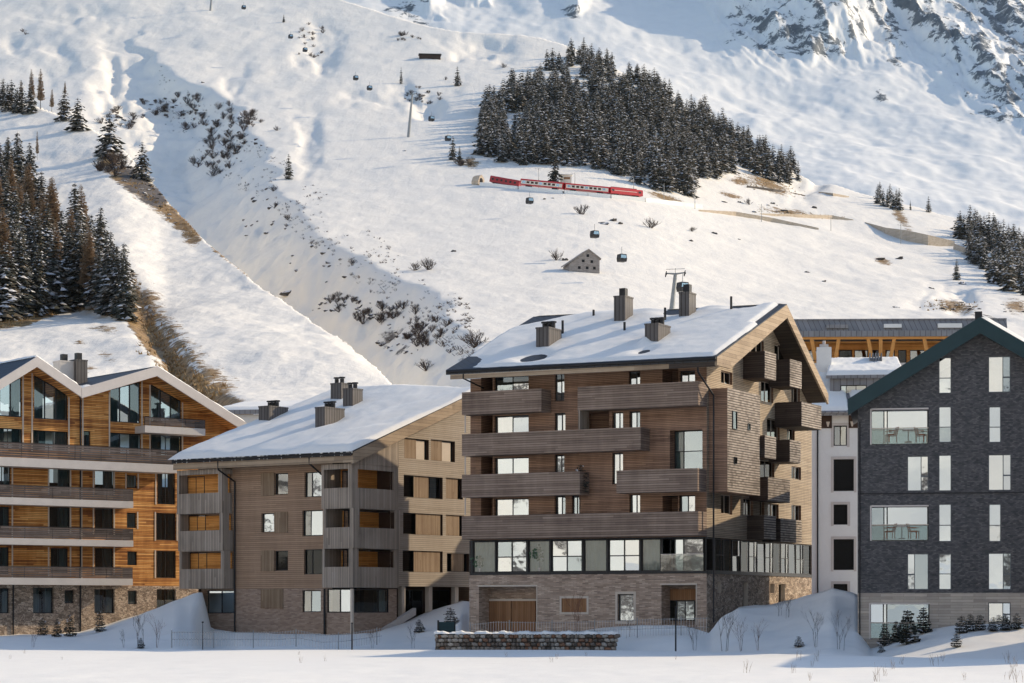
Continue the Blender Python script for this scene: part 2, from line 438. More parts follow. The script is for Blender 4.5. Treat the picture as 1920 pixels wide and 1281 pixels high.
def polar_mesh(name, fn, px0, px1, nc, ys, mat, maskfn=None):
    us = (np.linspace(px0, px1, nc) - 960) / F
    Y, U = np.meshgrid(np.asarray(ys, float), us, indexing='ij')
    X = U * Y
    Z = fn(X, Y)
    GRID[name] = (px0, px1, nc, np.asarray(ys, float), Z)
    nr = len(ys)
    co = np.stack([X, Y, Z], -1).reshape(-1, 3)
    idx = np.arange(nr * nc).reshape(nr, nc)
    q = np.stack([idx[:-1, :-1], idx[:-1, 1:], idx[1:, 1:], idx[1:, :-1]], -1).reshape(-1, 4)
    me = bpy.data.meshes.new(name)
    me.vertices.add(len(co)); me.vertices.foreach_set('co', co.ravel())
    me.loops.add(q.size); me.loops.foreach_set('vertex_index', q.ravel().astype(np.int32))
    me.polygons.add(len(q)); me.polygons.foreach_set('loop_start', np.arange(0, q.size, 4, dtype=np.int32))
    me.update(calc_edges=True)
    me.polygons.foreach_set('use_smooth', np.ones(len(q), bool))
    me.materials.append(mat)
    if maskfn is not None:
        mk = maskfn(X, Y, Z).reshape(-1, 3).astype(np.float32)
        at = me.attributes.new('mask', 'FLOAT_VECTOR', 'POINT'); at.data.foreach_set('vector', mk.ravel())
    o = link(name, me); o['kind'] = 'structure'
    return o

def img(X, Y, Z): return 960 + F * X / Y, HOR - F * (Z - CH) / Y
def blob(px, py, cx, cy, rx, ry, rot=0.0):
    c, s = math.cos(rot), math.sin(rot)
    dx, dy = px - cx, py - cy
    a, b = (dx * c + dy * s) / rx, (-dx * s + dy * c) / ry
    return np.clip(1 - np.sqrt(a * a + b * b), 0, 1)
def band(px, py, pts, w):
    d, al = polyd(px, py, pts); return np.clip(1 - np.abs(d) / w, 0, 1)
def mask_slope(X, Y, Z):
    px, py = img(X, Y, Z)
    g = np.zeros(px.shape); r = np.zeros(px.shape)
    for b in [(1440, 345, 70, 22, .4), (1250, 372, 60, 10, .3), (1480, 398, 80, 9, .15), (1690, 410, 40, 14, .9), (880, 305, 28, 18, 0), (1790, 575, 50, 20, .2), (1905, 575, 36, 20, 0.1),
              (1390, 340, 30, 12, .2), (1560, 330, 24, 8, .4), (1655, 490, 26, 10, .3), (1370, 366, 40, 7, .3)]:
        g = np.maximum(g, 0.72 * np.sqrt(blob(px, py, *b)))
    rb = [(330, 210, 60, 26, .2), (430, 275, 60, 50, .3), (700, 590, 44, 22, 0), (745, 640, 50, 30, 0), (230, 225, 50, 20, 0), (540, 545, 26, 10, .3), (1850, 590, 40, 10, 0)]
    for b in rb: r = np.maximum(r, 0.40 * np.sqrt(blob(px, py, *b)))
    return np.stack([g, r, 0 * g], -1)
def mask_spur(X, Y, Z):
    px, py = img(X, Y, Z)
    g = 0.84 * np.sqrt(band(px, py, [(238, 535), (262, 590), (300, 650), (345, 700), (405, 745), (470, 790)], 34))
    g = np.maximum(g, 0.60 * np.sqrt(band(px, py, [(270, 560), (330, 640), (420, 730)], 40)))
    g = np.maximum(g, 0.9 * np.sqrt(band(px, py, [(-60, 612), (40, 603), (110, 578), (170, 572), (240, 592), (290, 660)], 15)))
    g = np.maximum(g, 0.8 * np.sqrt(band(px, py, [(200, 305), (250, 345), (300, 385), (340, 415), (362, 445)], 24)))
    g = np.maximum(g, 0.62 * np.sqrt(band(px, py, [(400, 465), (460, 510), (520, 552)], 9)))
    g = np.maximum(g, 0.60 * np.sqrt(band(px, py, [(640, 632), (700, 680)], 8)))
    for b in [(195, 615, 50, 14, .2), (200, 665, 34, 20, .5), (170, 690, 20, 16, 0), (150, 640, 30, 10, 0)]: g = np.maximum(g, 0.55 * np.sqrt(blob(px, py, *b)))
    r = 0.55 * np.sqrt(band(px, py, [(190, 290), (240, 330), (300, 372)], 30))
    return np.stack([g, r, 0 * g], -1)
def mask_alp(X, Y, Z):
    z, rock, px, py = z_alp(X, Y, True)
    r = rock * 0.72
    for b in [(1450, 75, 90, 36, .1), (1530, 80, 90, 55, .5), (1655, 180, 34, 14, .4), (1870, 215, 56, 30, .5), (760, 25, 70, 30, .4), (1075, 20, 26, 26, 0), (1680, 115, 30, 14, .3)]:
        pxi, pyi = img(X, Y, Z)
        r = np.maximum(r, 0.60 * np.sqrt(blob(pxi, pyi, *b)))
    return np.stack([0 * r, r, 0 * r], -1)

slope_o = polar_mesh('mountain_slope', z_slope, -420, 2340, 560, np.concatenate([np.linspace(225, 460, 110), np.linspace(462.5, 1750, 420)]), M['slope'], mask_slope)
tag(slope_o, 'wide sunlit snow slope with a ravine behind the lodges', 'slope')
spur_o = polar_mesh('mountain_spur', z_spur, -720, 900, 420, np.concatenate([np.linspace(222, 700, 300), np.linspace(703, 1000, 80)]), M['slope'], mask_spur)
tag(spur_o, 'nearer snowy spur with brown grass gully on the left', 'slope')
alp_o = polar_mesh('mountain_range', z_alp, 300, 2400, 640, np.linspace(1450, 4200, 560), M['alp'], mask_alp)
tag(alp_o, 'distant snow mountain with dark rock ribs', 'mountain')

def column(name, px):
    x0, x1, nc, ys_, Z = GRID[name]; f = min(max((px - x0) / (x1 - x0) * (nc - 1), 0), nc - 1.001); i = int(f)
    return ys_, Z[:, i] * (1 - (f - i)) + Z[:, i + 1] * (f - i)
def hit(px, py, which='main'):
    """first point where the ray through a pixel meets the terrain sheets"""
    best = None
    for nm in {'main': ('mountain_slope', 'mountain_spur'), 'slope': ('mountain_slope',), 'spur': ('mountain_spur',)}[which]:
        if nm == 'mountain_spur' and px > 890: continue
        Y, Z = column(nm, px); d = Z - (CH + (HOR - py) / F * Y)
        i = np.nonzero(d >= 0)[0]
        if not len(i): continue
        i = int(i[0])
        if i: t = d[i - 1] / (d[i - 1] - d[i]); yy, zz = Y[i - 1] + t * (Y[i] - Y[i - 1]), Z[i - 1] + t * (Z[i] - Z[i - 1])
        else: yy, zz = Y[0], Z[0]
        if best is None or yy < best.y: best = Vector(((px - 960) / F * yy, float(yy), float(zz)))
    return best if best is not None else Vector(((px - 960) / F * 1700, 1700.0, 0.0))
# ================================================================== the ground
EDGE = [(-3000, 128), (0, 129), (1100, 128), (1250, 125), (1500, 115), (1700, 109), (1920, 103), (4000, 95)]     # px -> distance of the lit field's edge
CONT = [(-3000, 0.5, 150, 1.4), (-600, 0.5, 150, 1.4), (0, 0.35, 154, 1.4), (60, 0.40, 157, 1.4), (150, 0.50, 160, 1.6), (200, 0.95, 160, 2), (260, 1.75, 158, 2.2), (330, 2.85, 160, 2.4), (366, 3.3, 163, 4), (380, 3.3, 166, 9), (396, 0.8, 166, 9), (450, 0.6, 156, 1.5), (520, 0.55, 152, 1.4), (640, 0.55, 150, 1.4), (700, 0.6, 152, 1.4),
        (760, 1.3, 158, 2.0), (820, 2.2, 161, 2.2), (866, 2.9, 163, 2.6), (885, 2.8, 166, 8), (905, 1.0, 150, 3), (940, 0.75, 143, 1.4), (1100, 0.9, 140, 1.4), (1200, 1.3, 137, 1.4), (1280, 1.25, 134, 1.4), (1330, 0.75, 135, 1.4), (1350, 1.6, 137, 1.4), (1385, 2.3, 138, 1.4), (1450, 2.5, 139, 1.4), (1500, 2.9, 139, 1.4), (1560, 3.5, 139, 1.4), (1608, 3.0, 138, 2),
        (1632, 0.65, 131, 2), (1680, 0.75, 128, 1.4), (1740, 1.1, 127, 1.4), (1790, 1.3, 126, 1.4), (1920, 1.35, 124, 1.4), (2300, 1.2, 120, 1.4), (4000, 1.2, 120, 1.4)]
def z_ground(X, Y):
    px = pxof(X, Y)
    e = I(px, EDGE)
    lv = np.interp(px, [c[0] for c in CONT], [c[1] for c in CONT]); yc = I(px, [(c[0], c[2]) for c in CONT]); ex = np.interp(px, [c[0] for c in CONT], [c[3] for c in CONT])
    b = e + 3.5
    t = np.clip((Y - b) / np.maximum(yc - b, 3), 0, 1)
    n = 0.16 * fbm(X / 3.1, Y / 3.1, 4, 81) + 0.10 * fbm(X / 9, Y / 9, 2, 82)
    z = np.where(Y < b, -0.55 * sstep(e, b, Y), -0.55 + (lv + 0.55) * (t ** ex))
    z = z + n * sstep(e + 1, e + 8, Y) * (0.6 + 0.5 * np.clip(lv - 0.6, 0, 2)) + 0.05 * fbm(X / 1.6, Y / 3, 4, 84) * sstep(140, 60, Y) + 0.13 * fbm(X / 14, Y / 30, 3, 86) * (1 - sstep(e - 4, e, Y))
    far = np.maximum(Y - 178, 0)
    z = np.where(Y > 168, z * (1 - sstep(168, 184, Y)) + 2.5 * sstep(168, 184, Y), z) + 0.36 * far
    return z
ys = np.concatenate([np.linspace(3, 60, 40), np.linspace(61, 100, 50), np.linspace(100.4, 150, 190), np.linspace(151, 231, 50)])
gr = polar_mesh('snow_ground', z_ground, -1600, 3500, 640, ys, M['snow'])
tag(gr, 'flat sunlit snow field with shaded banks in front of the lodges', 'snow')
# the rest of the valley floor and the valley side behind the viewer (it shows in the window panes)
m = MB(); N = 40
def floorz(x, y): return -0.12
for i in range(N):
    for j in range(N):
        x0, x1 = -900 + 1800 * i / N, -900 + 1800 * (i + 1) / N; y0, y1 = -900 + 1000 * j / N, -900 + 1000 * (j + 1) / N
        m.face([(x0, y0, -0.12), (x1, y0, -0.12), (x1, y1, -0.12), (x0, y1, -0.12)])
o = m.build('valley_floor', M['snow'], fix=False); o['kind'] = 'structure'
nth, nr = 200, 60
th = np.linspace(R(150), R(318), nth); rr = np.linspace(330, 1500, nr)
RR, TH = np.meshgrid(rr, th, indexing='ij')
Xh, Yh = RR * np.cos(TH), RR * np.sin(TH)
Zh = 0.30 * (RR - 380) + 0.00010 * (RR - 380) ** 2 + 26 * fbm(Xh / 170, Yh / 170, 5, 91) * sstep(330, 600, RR) - 4
idx = np.arange(nth * nr).reshape(nr, nth)
q = np.stack([idx[:-1, :-1], idx[:-1, 1:], idx[1:, 1:], idx[1:, :-1]], -1).reshape(-1, 4)
me = bpy.data.meshes.new('opposite_hillside'); me.from_pydata(np.stack([Xh, Yh, Zh], -1).reshape(-1, 3).tolist(), [], q.tolist())
me.materials.append(M['slope'])
at = me.attributes.new('mask', 'FLOAT_VECTOR', 'POINT')
rk = 0.45 * (fbm(Xh / 90, Yh / 90, 4, 95) > 0.12)
at.data.foreach_set('vector', np.stack([0 * rk, rk, 0 * rk], -1).astype(np.float32).ravel())
me.polygons.foreach_set('use_smooth', [True] * len(me.polygons))
o = link('opposite_hillside', me); o['kind'] = 'structure'

# ================================================================== building materials
M['wood_grey'] = boards('wood_weathered_parapet', (0.132, 0.093, 0.073), (0.239, 0.177, 0.137), 0.15, c3=(0.353, 0.271, 0.216), length=5, con=0.6)
M['wood_brown'] = boards('wood_brown_cladding', (0.156, 0.090, 0.060), (0.291, 0.176, 0.115), 0.11, c3=(0.415, 0.260, 0.170), length=6, con=0.6)
M['wood_side'] = boards('wood_pale_cladding', (0.204, 0.160, 0.112), (0.347, 0.275, 0.196), 0.11, c3=(0.444, 0.370, 0.275), length=6, con=0.6)
M['shingle'] = boards('wood_shingles', (0.149, 0.122, 0.101), (0.286, 0.243, 0.206), 0.16, c3=(0.381, 0.333, 0.286), length=0.35, groove=0.03)
M['wood_shade'] = boards('wood_shade_darkened', (0.040, 0.028, 0.021), (0.068, 0.050, 0.039), 0.14, c3=(0.095, 0.072, 0.058), length=5)  # shade put into the colour of the side balconies' camera-facing boards
M['wood_rail'] = boards('wood_railing', (0.060, 0.048, 0.044), (0.105, 0.086, 0.080), 0.15, c3=(0.17, 0.145, 0.135), length=3)
M['wood_fascia'] = boards('wood_fascia', (0.248, 0.184, 0.124), (0.340, 0.258, 0.175), 0.25, c3=(0.405, 0.313, 0.221), length=9, groove=0.006)
M['wood_grey_v'] = boards('wood_grey_vertical', (0.222, 0.184, 0.146), (0.317, 0.264, 0.212), 0.16, vertical=True, c3=(0.392, 0.333, 0.274), length=9)
M['wood_lodge'] = boards('wood_taupe_cladding', (0.243, 0.159, 0.102), (0.325, 0.216, 0.142), 0.14, c3=(0.406, 0.275, 0.178), length=7, groove=0.008, con=0.6)
M['wood_wing'] = boards('wood_pale_wing', (0.257, 0.216, 0.173), (0.325, 0.276, 0.222), 0.14, c3=(0.384, 0.336, 0.281), length=7, groove=0.008, con=0.6)
M['wood_orange'] = boards('wood_orange_cladding', (0.213, 0.073, 0.020), (0.526, 0.224, 0.055), 0.13, c3=(0.806, 0.448, 0.154), length=5, groove=0.014)
M['wood_amber'] = boards('wood_amber_panel', (0.462, 0.187, 0.044), (0.638, 0.275, 0.066), 0.12, c3=(0.726, 0.352, 0.099), length=4, groove=0.006)
M['wood_shutter'] = boards('wood_shutter', (0.20, 0.13, 0.08), (0.27, 0.19, 0.12), 0.11, vertical=True, c3=(0.34, 0.25, 0.165), length=5)
M['wood_door'] = boards('wood_door', (0.21, 0.10, 0.045), (0.27, 0.14, 0.065), 0.13, vertical=True, c3=(0.31, 0.17, 0.085), length=5, groove=0.005)
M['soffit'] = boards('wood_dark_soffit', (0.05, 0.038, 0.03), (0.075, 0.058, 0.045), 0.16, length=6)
M['brick'] = masonry('brick_grey_red', [(0.179, 0.122, 0.092), (0.341, 0.244, 0.185), (0.484, 0.357, 0.274), (0.645, 0.505, 0.392)], (0.286, 0.252, 0.200), 0.42, 0.085, 0.012)
M['brick_tan'] = masonry('brick_tan', [(0.218, 0.143, 0.105), (0.341, 0.240, 0.176), (0.464, 0.351, 0.269)], (0.273, 0.221, 0.176), 0.36, 0.085, 0.010)
M['rubble'] = rubble('rubble_masonry', [(0.128, 0.091, 0.068), (0.318, 0.244, 0.185), (0.459, 0.365, 0.281), (0.586, 0.487, 0.383)], (0.153, 0.122, 0.095), 3.6)
M['slate'] = masonry('slate_shingles', [(0.043, 0.044, 0.049), (0.076, 0.075, 0.078), (0.110, 0.107, 0.109), (0.176, 0.167, 0.161)], (0.041, 0.042, 0.043), 0.17, 0.075, 0.005, 0.3)
M['stone'] = masonry('stone_courses', [(0.300, 0.259, 0.220), (0.431, 0.380, 0.318), (0.562, 0.491, 0.409)], (0.263, 0.224, 0.190), 1.3, 0.16, 0.008, 0.6)
M['concrete'] = plain('concrete', (0.50, 0.47, 0.44), 0.8, 0.08, 1.2, bump=0.1)
M['plaster'] = plain('white_plaster', (0.68, 0.69, 0.67), 0.85, 0.05, 0.8, bump=0.08)
M['trim'] = plain('pale_trim', (0.52, 0.45, 0.37), 0.7, 0.08, 2.0)
M['verge'] = plain('grey_white_verge', (0.56, 0.51, 0.47), 0.7, 0.06, 1.0)
M['metal_dark'] = plain('dark_metal', (0.022, 0.022, 0.024), 0.5, 0.15, 2.0, 0.3)
M['frame_dark'] = plain('dark_window_frame', (0.018, 0.019, 0.020), 0.45, 0.1, 2.0)
M['frame_grey'] = plain('grey_window_frame', (0.11, 0.12, 0.125), 0.5, 0.1, 2.0)
M['roof_dark'] = boards('standing_seam_roof', (0.030, 0.034, 0.040), (0.042, 0.047, 0.054), 0.55, True, 50, 0.5, 0.03)
M['roof_blue'] = boards('slate_blue_roof', (0.020, 0.030, 0.045), (0.030, 0.043, 0.062), 0.30, False, 0.6, 0.55, 0.02)
M['teal'] = plain('teal_metal_verge', (0.018, 0.043, 0.048), 0.5, 0.12, 1.2, 0.2)
M['zinc'] = boards('zinc_panels', (0.17, 0.175, 0.185), (0.23, 0.235, 0.245), 0.5, True, 60, 0.5, 0.02)
M['zinc_dark'] = boards('zinc_chimney', (0.085, 0.078, 0.075), (0.12, 0.11, 0.105), 0.28, True, 60, 0.55, 0.03)
M['timber'] = plain('glulam_timber', (0.55, 0.26, 0.07), 0.6, 0.15, 1.5)
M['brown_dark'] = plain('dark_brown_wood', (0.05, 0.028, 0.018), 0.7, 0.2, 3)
M['glass_bright'] = glassmat('glass_mirror_coated', 0.74, gcol=(0.76, 0.86, 0.92), wav=0.06)
M['glass_bright_b'] = glassmat('glass_mirror_coated_dim', 0.55, gcol=(0.66, 0.79, 0.86), wav=0.08)
M['glass_bright_c'] = glassmat('glass_mirror_coated_warm', 0.72, gcol=(0.82, 0.89, 0.92), wav=0.08)
M['glass_mid'] = glassmat('glass_part_reflective', 0.34)
M['glass'] = glassmat('glass_clear', 0.12, (0.50, 0.60, 0.61))
M['glass_dark'] = glassmat('glass_dark', 0.05, (0.25, 0.30, 0.31))
M['glass_black'] = plain('unlit_black_pane', (0.006, 0.007, 0.008), 0.25, 0.1, 2, spec=0.12)
M['curtain'] = plain('curtain_grey_green', (0.42, 0.46, 0.43), 0.9, 0.1, 2)
M['curtain_dim'] = plain('curtain_teal', (0.132, 0.165, 0.160), 0.9, 0.1, 2)
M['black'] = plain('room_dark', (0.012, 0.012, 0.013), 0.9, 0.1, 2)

# ================================================================== building helpers
class Frame_:
    """a building's own axes: u to the right along the front, v into the depth"""
    def __init__(s, name, px, Y, deg):
        a = R(deg); s.a = a
        s.O = Vector(((px - 960) * Y / F, Y)); s.U = Vector((math.cos(a), -math.sin(a))); s.V = Vector((math.sin(a), math.cos(a)))
        s.root = empty(name, (s.O.x, s.O.y, 0), -a)
    def front(s, px, py, v=0.0):
        k = (px - 960) / F; t = (v + s.O.dot(s.V)) / (k * s.V.x + s.V.y)
        P = Vector((k * t, t)) - s.O
        return P.dot(s.U), CH + (HOR - py) / F * t
    def side(s, px, py, u=0.0):
        k = (px - 960) / F; t = (u + s.O.dot(s.U)) / (k * s.U.x + s.U.y)
        P = Vector((k * t, t)) - s.O
        return P.dot(s.V), CH + (HOR - py) / F * t
    def frect(s, x0, y0, x1, y1, v=0.0):
        a, b = s.front(x0, (y0 + y1) / 2, v)[0], s.front(x1, (y0 + y1) / 2, v)[0]
        xm = (x0 + x1) / 2
        return a, b, s.front(xm, y1, v)[1], s.front(xm, y0, v)[1]
    def srect(s, x0, y0, x1, y1, u=0.0):
        a, b = s.side(x0, (y0 + y1) / 2, u)[0], s.side(x1, (y0 + y1) / 2, u)[0]
        xm = (x0 + x1) / 2
        return a, b, s.side(xm, y1, u)[1], s.side(xm, y0, u)[1]

class Face:
    """local (a along, b up, c outwards) -> building coordinates"""
    def __init__(s, kind, off): s.kind = kind; s.off = off
    def p(s, a, b, c=0.0):
        return (a, s.off - c, b) if s.kind == 'f' else (s.off + c, a, b)
    def box(s, mb, a0, a1, b0, b1, c0, c1, m=0):
        p, q = s.p(a0, b0, c0), s.p(a1, b1, c1)
        mb.box(p[0], q[0], p[1], q[1], p[2], q[2], m)

def wall(name, parent, face, a0, a1, b0, b1, holes, mat, clips=(), reveal=0.25, rmat=None):
    """wall sheet with real openings (each with reveals), cut under the roof planes"""
    As = sorted({a0, a1, *[min(max(h[i], a0), a1) for h in holes for i in (0, 1)]})
    Bs = sorted({b0, b1, *[min(max(h[i], b0), b1) for h in holes for i in (2, 3)]})
    mb = MB()
    for i in range(len(As) - 1):
        for j in range(len(Bs) - 1):
            ca, cb = (As[i] + As[i + 1]) / 2, (Bs[j] + Bs[j + 1]) / 2
            if any(h[0] < ca < h[1] and h[2] < cb < h[3] for h in holes): continue
            if As[i + 1] - As[i] < 1e-5 or Bs[j + 1] - Bs[j] < 1e-5: continue
            mb.face([face.p(As[i], Bs[j]), face.p(As[i + 1], Bs[j]), face.p(As[i + 1], Bs[j + 1]), face.p(As[i], Bs[j + 1])])
    for h in holes:
        d = h[4] if len(h) > 4 else reveal
        x0, x1, y0, y1 = h[:4]
        for (p, q) in (((x0, y0), (x1, y0)), ((x1, y0), (x1, y1)), ((x1, y1), (x0, y1)), ((x0, y1), (x0, y0))):
            mb.face([face.p(*p), face.p(*q), face.p(*q, -d), face.p(*p, -d)], 1 if rmat else 0)
    me = mb.mesh(name, [mat] + ([rmat] if rmat else []))
    bm = bmesh.new(); bm.from_mesh(me)
    bmesh.ops.remove_doubles(bm, verts=bm.verts[:], dist=1e-5)
    for co, no in clips:
        g = bm.verts[:] + bm.edges[:] + bm.faces[:]
        bmesh.ops.bisect_plane(bm, geom=g, plane_co=co, plane_no=no, clear_outer=True)
    bm.to_mesh(me); bm.free()
    return link(name, me, parent)

def window(parent, face, r, cols=(1.0,), rows=(1.0,), glass='glass_bright', frame='frame_dark', inset=0.16, fw=0.06, depth=0.07, curtain=None, name='window', skip=()):
    """frame and mullions as the part, every pane a sub-part; cols / rows are relative widths (left to right) and heights (top to bottom)"""
    a0, a1, b0, b1 = r[:4]
    fm = MB(); c1 = -inset; c0 = -inset - depth
    face.box(fm, a0, a0 + fw, b0, b1, c0, c1); face.box(fm, a1 - fw, a1, b0, b1, c0, c1)
    face.box(fm, a0 + fw, a1 - fw, b0, b0 + fw, c0, c1); face.box(fm, a0 + fw, a1 - fw, b1 - fw, b1, c0, c1)
    ax = [a0 + fw]; tot = sum(cols); wtot = a1 - a0 - 2 * fw
    for cw in cols: ax.append(ax[-1] + cw / tot * wtot)
    bx = [b1 - fw]; htot = b1 - b0 - 2 * fw; tot = sum(rows)
    for rh in rows: bx.append(bx[-1] - rh / tot * htot)
    hw = fw * 0.45
    for a in ax[1:-1]: face.box(fm, a - hw, a + hw, b0 + fw, b1 - fw, c0 + 0.003, c1 - 0.004)
    for b in bx[1:-1]: face.box(fm, a0 + fw, a1 - fw, b - hw, b + hw, c0 + 0.006, c1 - 0.008)
    w_ = fm.build(name, M[frame], parent)
    cc = -inset - depth * 0.6
    for i in range(len(cols)):
        for j in range(len(rows)):
            g = glass[(i + j * len(cols)) % len(glass)] if isinstance(glass, (list, tuple)) else glass
            if g == 'glass_bright': g = random.choice(('glass_bright', 'glass_bright', 'glass_bright_b', 'glass_bright_c'))
            pa, pb = ax[i] + (hw if i else 0), ax[i + 1] - (hw if i < len(cols) - 1 else 0)
            pt, pbm = bx[j] - (hw if j else 0), bx[j + 1] + (hw if j < len(rows) - 1 else 0)
            tw = 0.02 * random.uniform(-1, 1)
            pm = MB(); pm.face([face.p(pa, pbm, cc + tw), face.p(pb, pbm, cc), face.p(pb, pt, cc - tw), face.p(pa, pt, cc)])
            pm.build('pane', M[g], w_, fix=False)
    if curtain:
        for (f0, f1, mt) in curtain:
            cm = MB(); n = max(6, int((f1 - f0) * (a1 - a0) / 0.07))
            for i in range(n):
                t0, t1 = f0 + (f1 - f0) * i / n, f0 + (f1 - f0) * (i + 1) / n
                d0, d1 = 0.035 * math.sin(i * 1.3), 0.035 * math.sin((i + 1) * 1.3)
                x0, x1 = a0 + t0 * (a1 - a0), a0 + t1 * (a1 - a0)
                cm.face([face.p(x0, b0, cc - 0.16 + d0), face.p(x1, b0, cc - 0.16 + d1), face.p(x1, b1, cc - 0.16 + d1), face.p(x0, b1, cc - 0.16 + d0)])
            cm.build('curtain', M[mt], w_, fix=False)
    return w_

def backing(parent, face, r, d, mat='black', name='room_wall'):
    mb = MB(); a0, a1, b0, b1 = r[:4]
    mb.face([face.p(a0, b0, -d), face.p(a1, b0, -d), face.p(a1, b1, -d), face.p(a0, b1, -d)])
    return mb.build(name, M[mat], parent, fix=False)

def boardbox(parent, name, u0, u1, v0, v1, z0, z1, mat, sides='fblr', th=0.06, pitch=0.15, rnd=random.Random(3), bottom=True):
    """a boarded parapet: closed core plus separate boards with open joints on the shown sides"""
    mb = MB(); c = 0.03
    mb.box(u0 + c, u1 - c, v0 + c, v0 + th, z0 + .02, z1 - .02)
    if 'l' in sides: mb.box(u0 + c, u0 + th, v0 + th, v1, z0 + .02, z1 - .02)
    if 'r' in sides: mb.box(u1 - th, u1 - c, v0 + th, v1, z0 + .02, z1 - .02)
    if bottom: mb.box(u0 + th + .01, u1 - th - .01, v0 + th + .01, v1, z0 + .03, z0 + .2)
    n = max(2, int(round((z1 - z0) / pitch))); h = (z1 - z0) / n
    for i in range(n):
        b0, b1 = z0 + i * h + .006, z0 + (i + 1) * h - .006
        j = rnd.uniform(0, .012)
        mb.box(u0, u1, v0 - j, v0 + c - .002, b0, b1)
        if 'l' in sides: mb.box(u0 - j, u0 + c - .002, v0 + c, v1, b0, b1)
        if 'r' in sides: mb.box(u1 - c + .002, u1 + j, v0 + c, v1, b0, b1)
    o = mb.build(name, mat, parent)
    return o

def roof_plane(p_e0, p_e1, p_r1, p_r0):
    """four corners: eave left, eave right, ridge right, ridge left -> callable (s,t)->point and normal"""
    A, B, C_, D_ = map(Vector, (p_e0, p_e1, p_r1, p_r0))
    def q(s, t): return (A * (1 - s) + B * s) * (1 - t) + (D_ * (1 - s) + C_ * s) * t
    n = (B - A).cross(D_ - A).normalized()
    if n.z < 0: n = -n
    return q, n
def roof_slab(name, parent, corners, th, mat):
    q, n = roof_plane(*corners)
    mb = MB(); top = [Vector(c) for c in corners]; bot = [c - Vector((0, 0, th)) for c in top]
    mb.hexa(bot + top)
    return mb.build(name, mat, parent)
def roof_snow(name, parent, corners, fn, ns=70, nt=40, seed=0, edge=0.9):
    """snow blanket; fn(s,t)-> thickness in metres (negative = bare)"""
    q, n = roof_plane(*corners)
    S, T = np.meshgrid(np.linspace(0, 1, ns), np.linspace(0, 1, nt))
    P = np.array([[tuple(q(s, t)) for s in np.linspace(0, 1, ns)] for t in np.linspace(0, 1, nt)])
    th = fn(S, T) + 0.05 * fbm(S * 14, T * 10, 4, seed) + 0.02 * fbm(S * 50, T * 40, 2, seed + 3)
    th[0, :] = np.minimum(th[0, :], -0.02); th[-1, :] = np.minimum(th[-1, :], 0.05); th[:, 0] = np.minimum(th[:, 0], -0.02); th[:, -1] = np.minimum(th[:, -1], -0.02)
    th = np.clip(th, -0.06, 3)
    Z = P + th[..., None] * np.array((n.x * .3, n.y * .3, 1.0))
    idx = np.arange(ns * nt).reshape(nt, ns)
    qd = np.stack([idx[:-1, :-1], idx[:-1, 1:], idx[1:, 1:], idx[1:, :-1]], -1).reshape(-1, 4)
    me = bpy.data.meshes.new(name); me.from_pydata(Z.reshape(-1, 3).tolist(), [], qd.tolist()); me.materials.append(M['snow'])
    me.polygons.foreach_set('use_smooth', [True] * len(me.polygons))
    return link(name, me, parent)
def chimney(parent, u0, u1, v0, v1, z0, z1, mat='zinc_dark', pots=2, name='chimney', snow=True):
    mb = MB(); mb.box(u0, u1, v0, v1, z0, z1 - .10)
    mb.box(u0 - .03, u1 + .03, v0 - .03, v1 + .03, z1 - .10, z1)
    n = 5
    c = mb.build(name, M[mat], parent)
    cm = MB(); um, vm = (u0 + u1) / 2, (v0 + v1) / 2
    if pots == 1:
        cm.box(um - .22, um + .22, vm - .22, vm + .22, z1, z1 + .55)
    else:
        for i in range(pots):
            uu = u0 + (i + .5) / pots * (u1 - u0)
            cm.tube((uu, vm, z1), (uu, vm, z1 + .32), .16, .16, 8); cm.tube((uu, vm, z1 + .36), (uu, vm, z1 + .46), .24, .24, 8)
            for s in (-1, 1): cm.tube((uu + s * .13, vm, z1 + .3), (uu + s * .13, vm, z1 + .4), .02, n=4)
    cm.build('chimney_cap', M['metal_dark'], c)
    return c
def pipe(parent, pts, r=0.06, name='downpipe', mat='metal_dark'):
    mb = MB()
    for p, q in zip(pts, pts[1:]): mb.tube(p, q, r, r, 6)
    return mb.build(name, M[mat], parent)
def body(name, parent, u0, u1, v0, v1, z0, z1, mat):
    return MB().box(u0, u1, v0, v1, z0, z1).build(name, mat, parent)
# ================================================================== main lodge (centre)
C = Frame_('grey_brown_lodge', 1325, 140.0, 27.5)
tag(C.root, 'tall grey-brown timber apartment lodge with long boarded balconies and brick base', 'building')
cr = C.root
uL = C.front(882, 1000)[0]                       # left wall corner
vB = C.side(1522, 1000)[0]                       # rear wall
# roof corners in building coordinates
OVu = 1.5
OVv = C.side(1344, 670, OVu)[0]
def cpt(px, py, v): u, z = C.front(px, py, v); return (u, v, z)
vr = C.side(1475, 572, OVu)[0]
Rr = (OVu, vr, C.side(1475, 570, OVu)[1])
Er = (OVu, OVv, cpt(1345, 668, OVv)[2])
El = cpt(836, 694, OVv)
Rl = cpt(1000, 594, vr)
vB2, zB2 = C.side(1553, 738, OVu)
Br = (OVu, vB2, zB2); Bl = (El[0], vB2, zB2 + .3)
th = 0.32
roof = roof_slab('roof', cr, (El, Er, Rr, Rl), th, M['roof_dark'])
roof2 = roof_slab('roof', cr, (Br, Bl, (Rl[0], Rl[1] + .004, Rl[2]), (Rr[0], Rr[1] + .004, Rr[2])), th, M['roof_dark'])
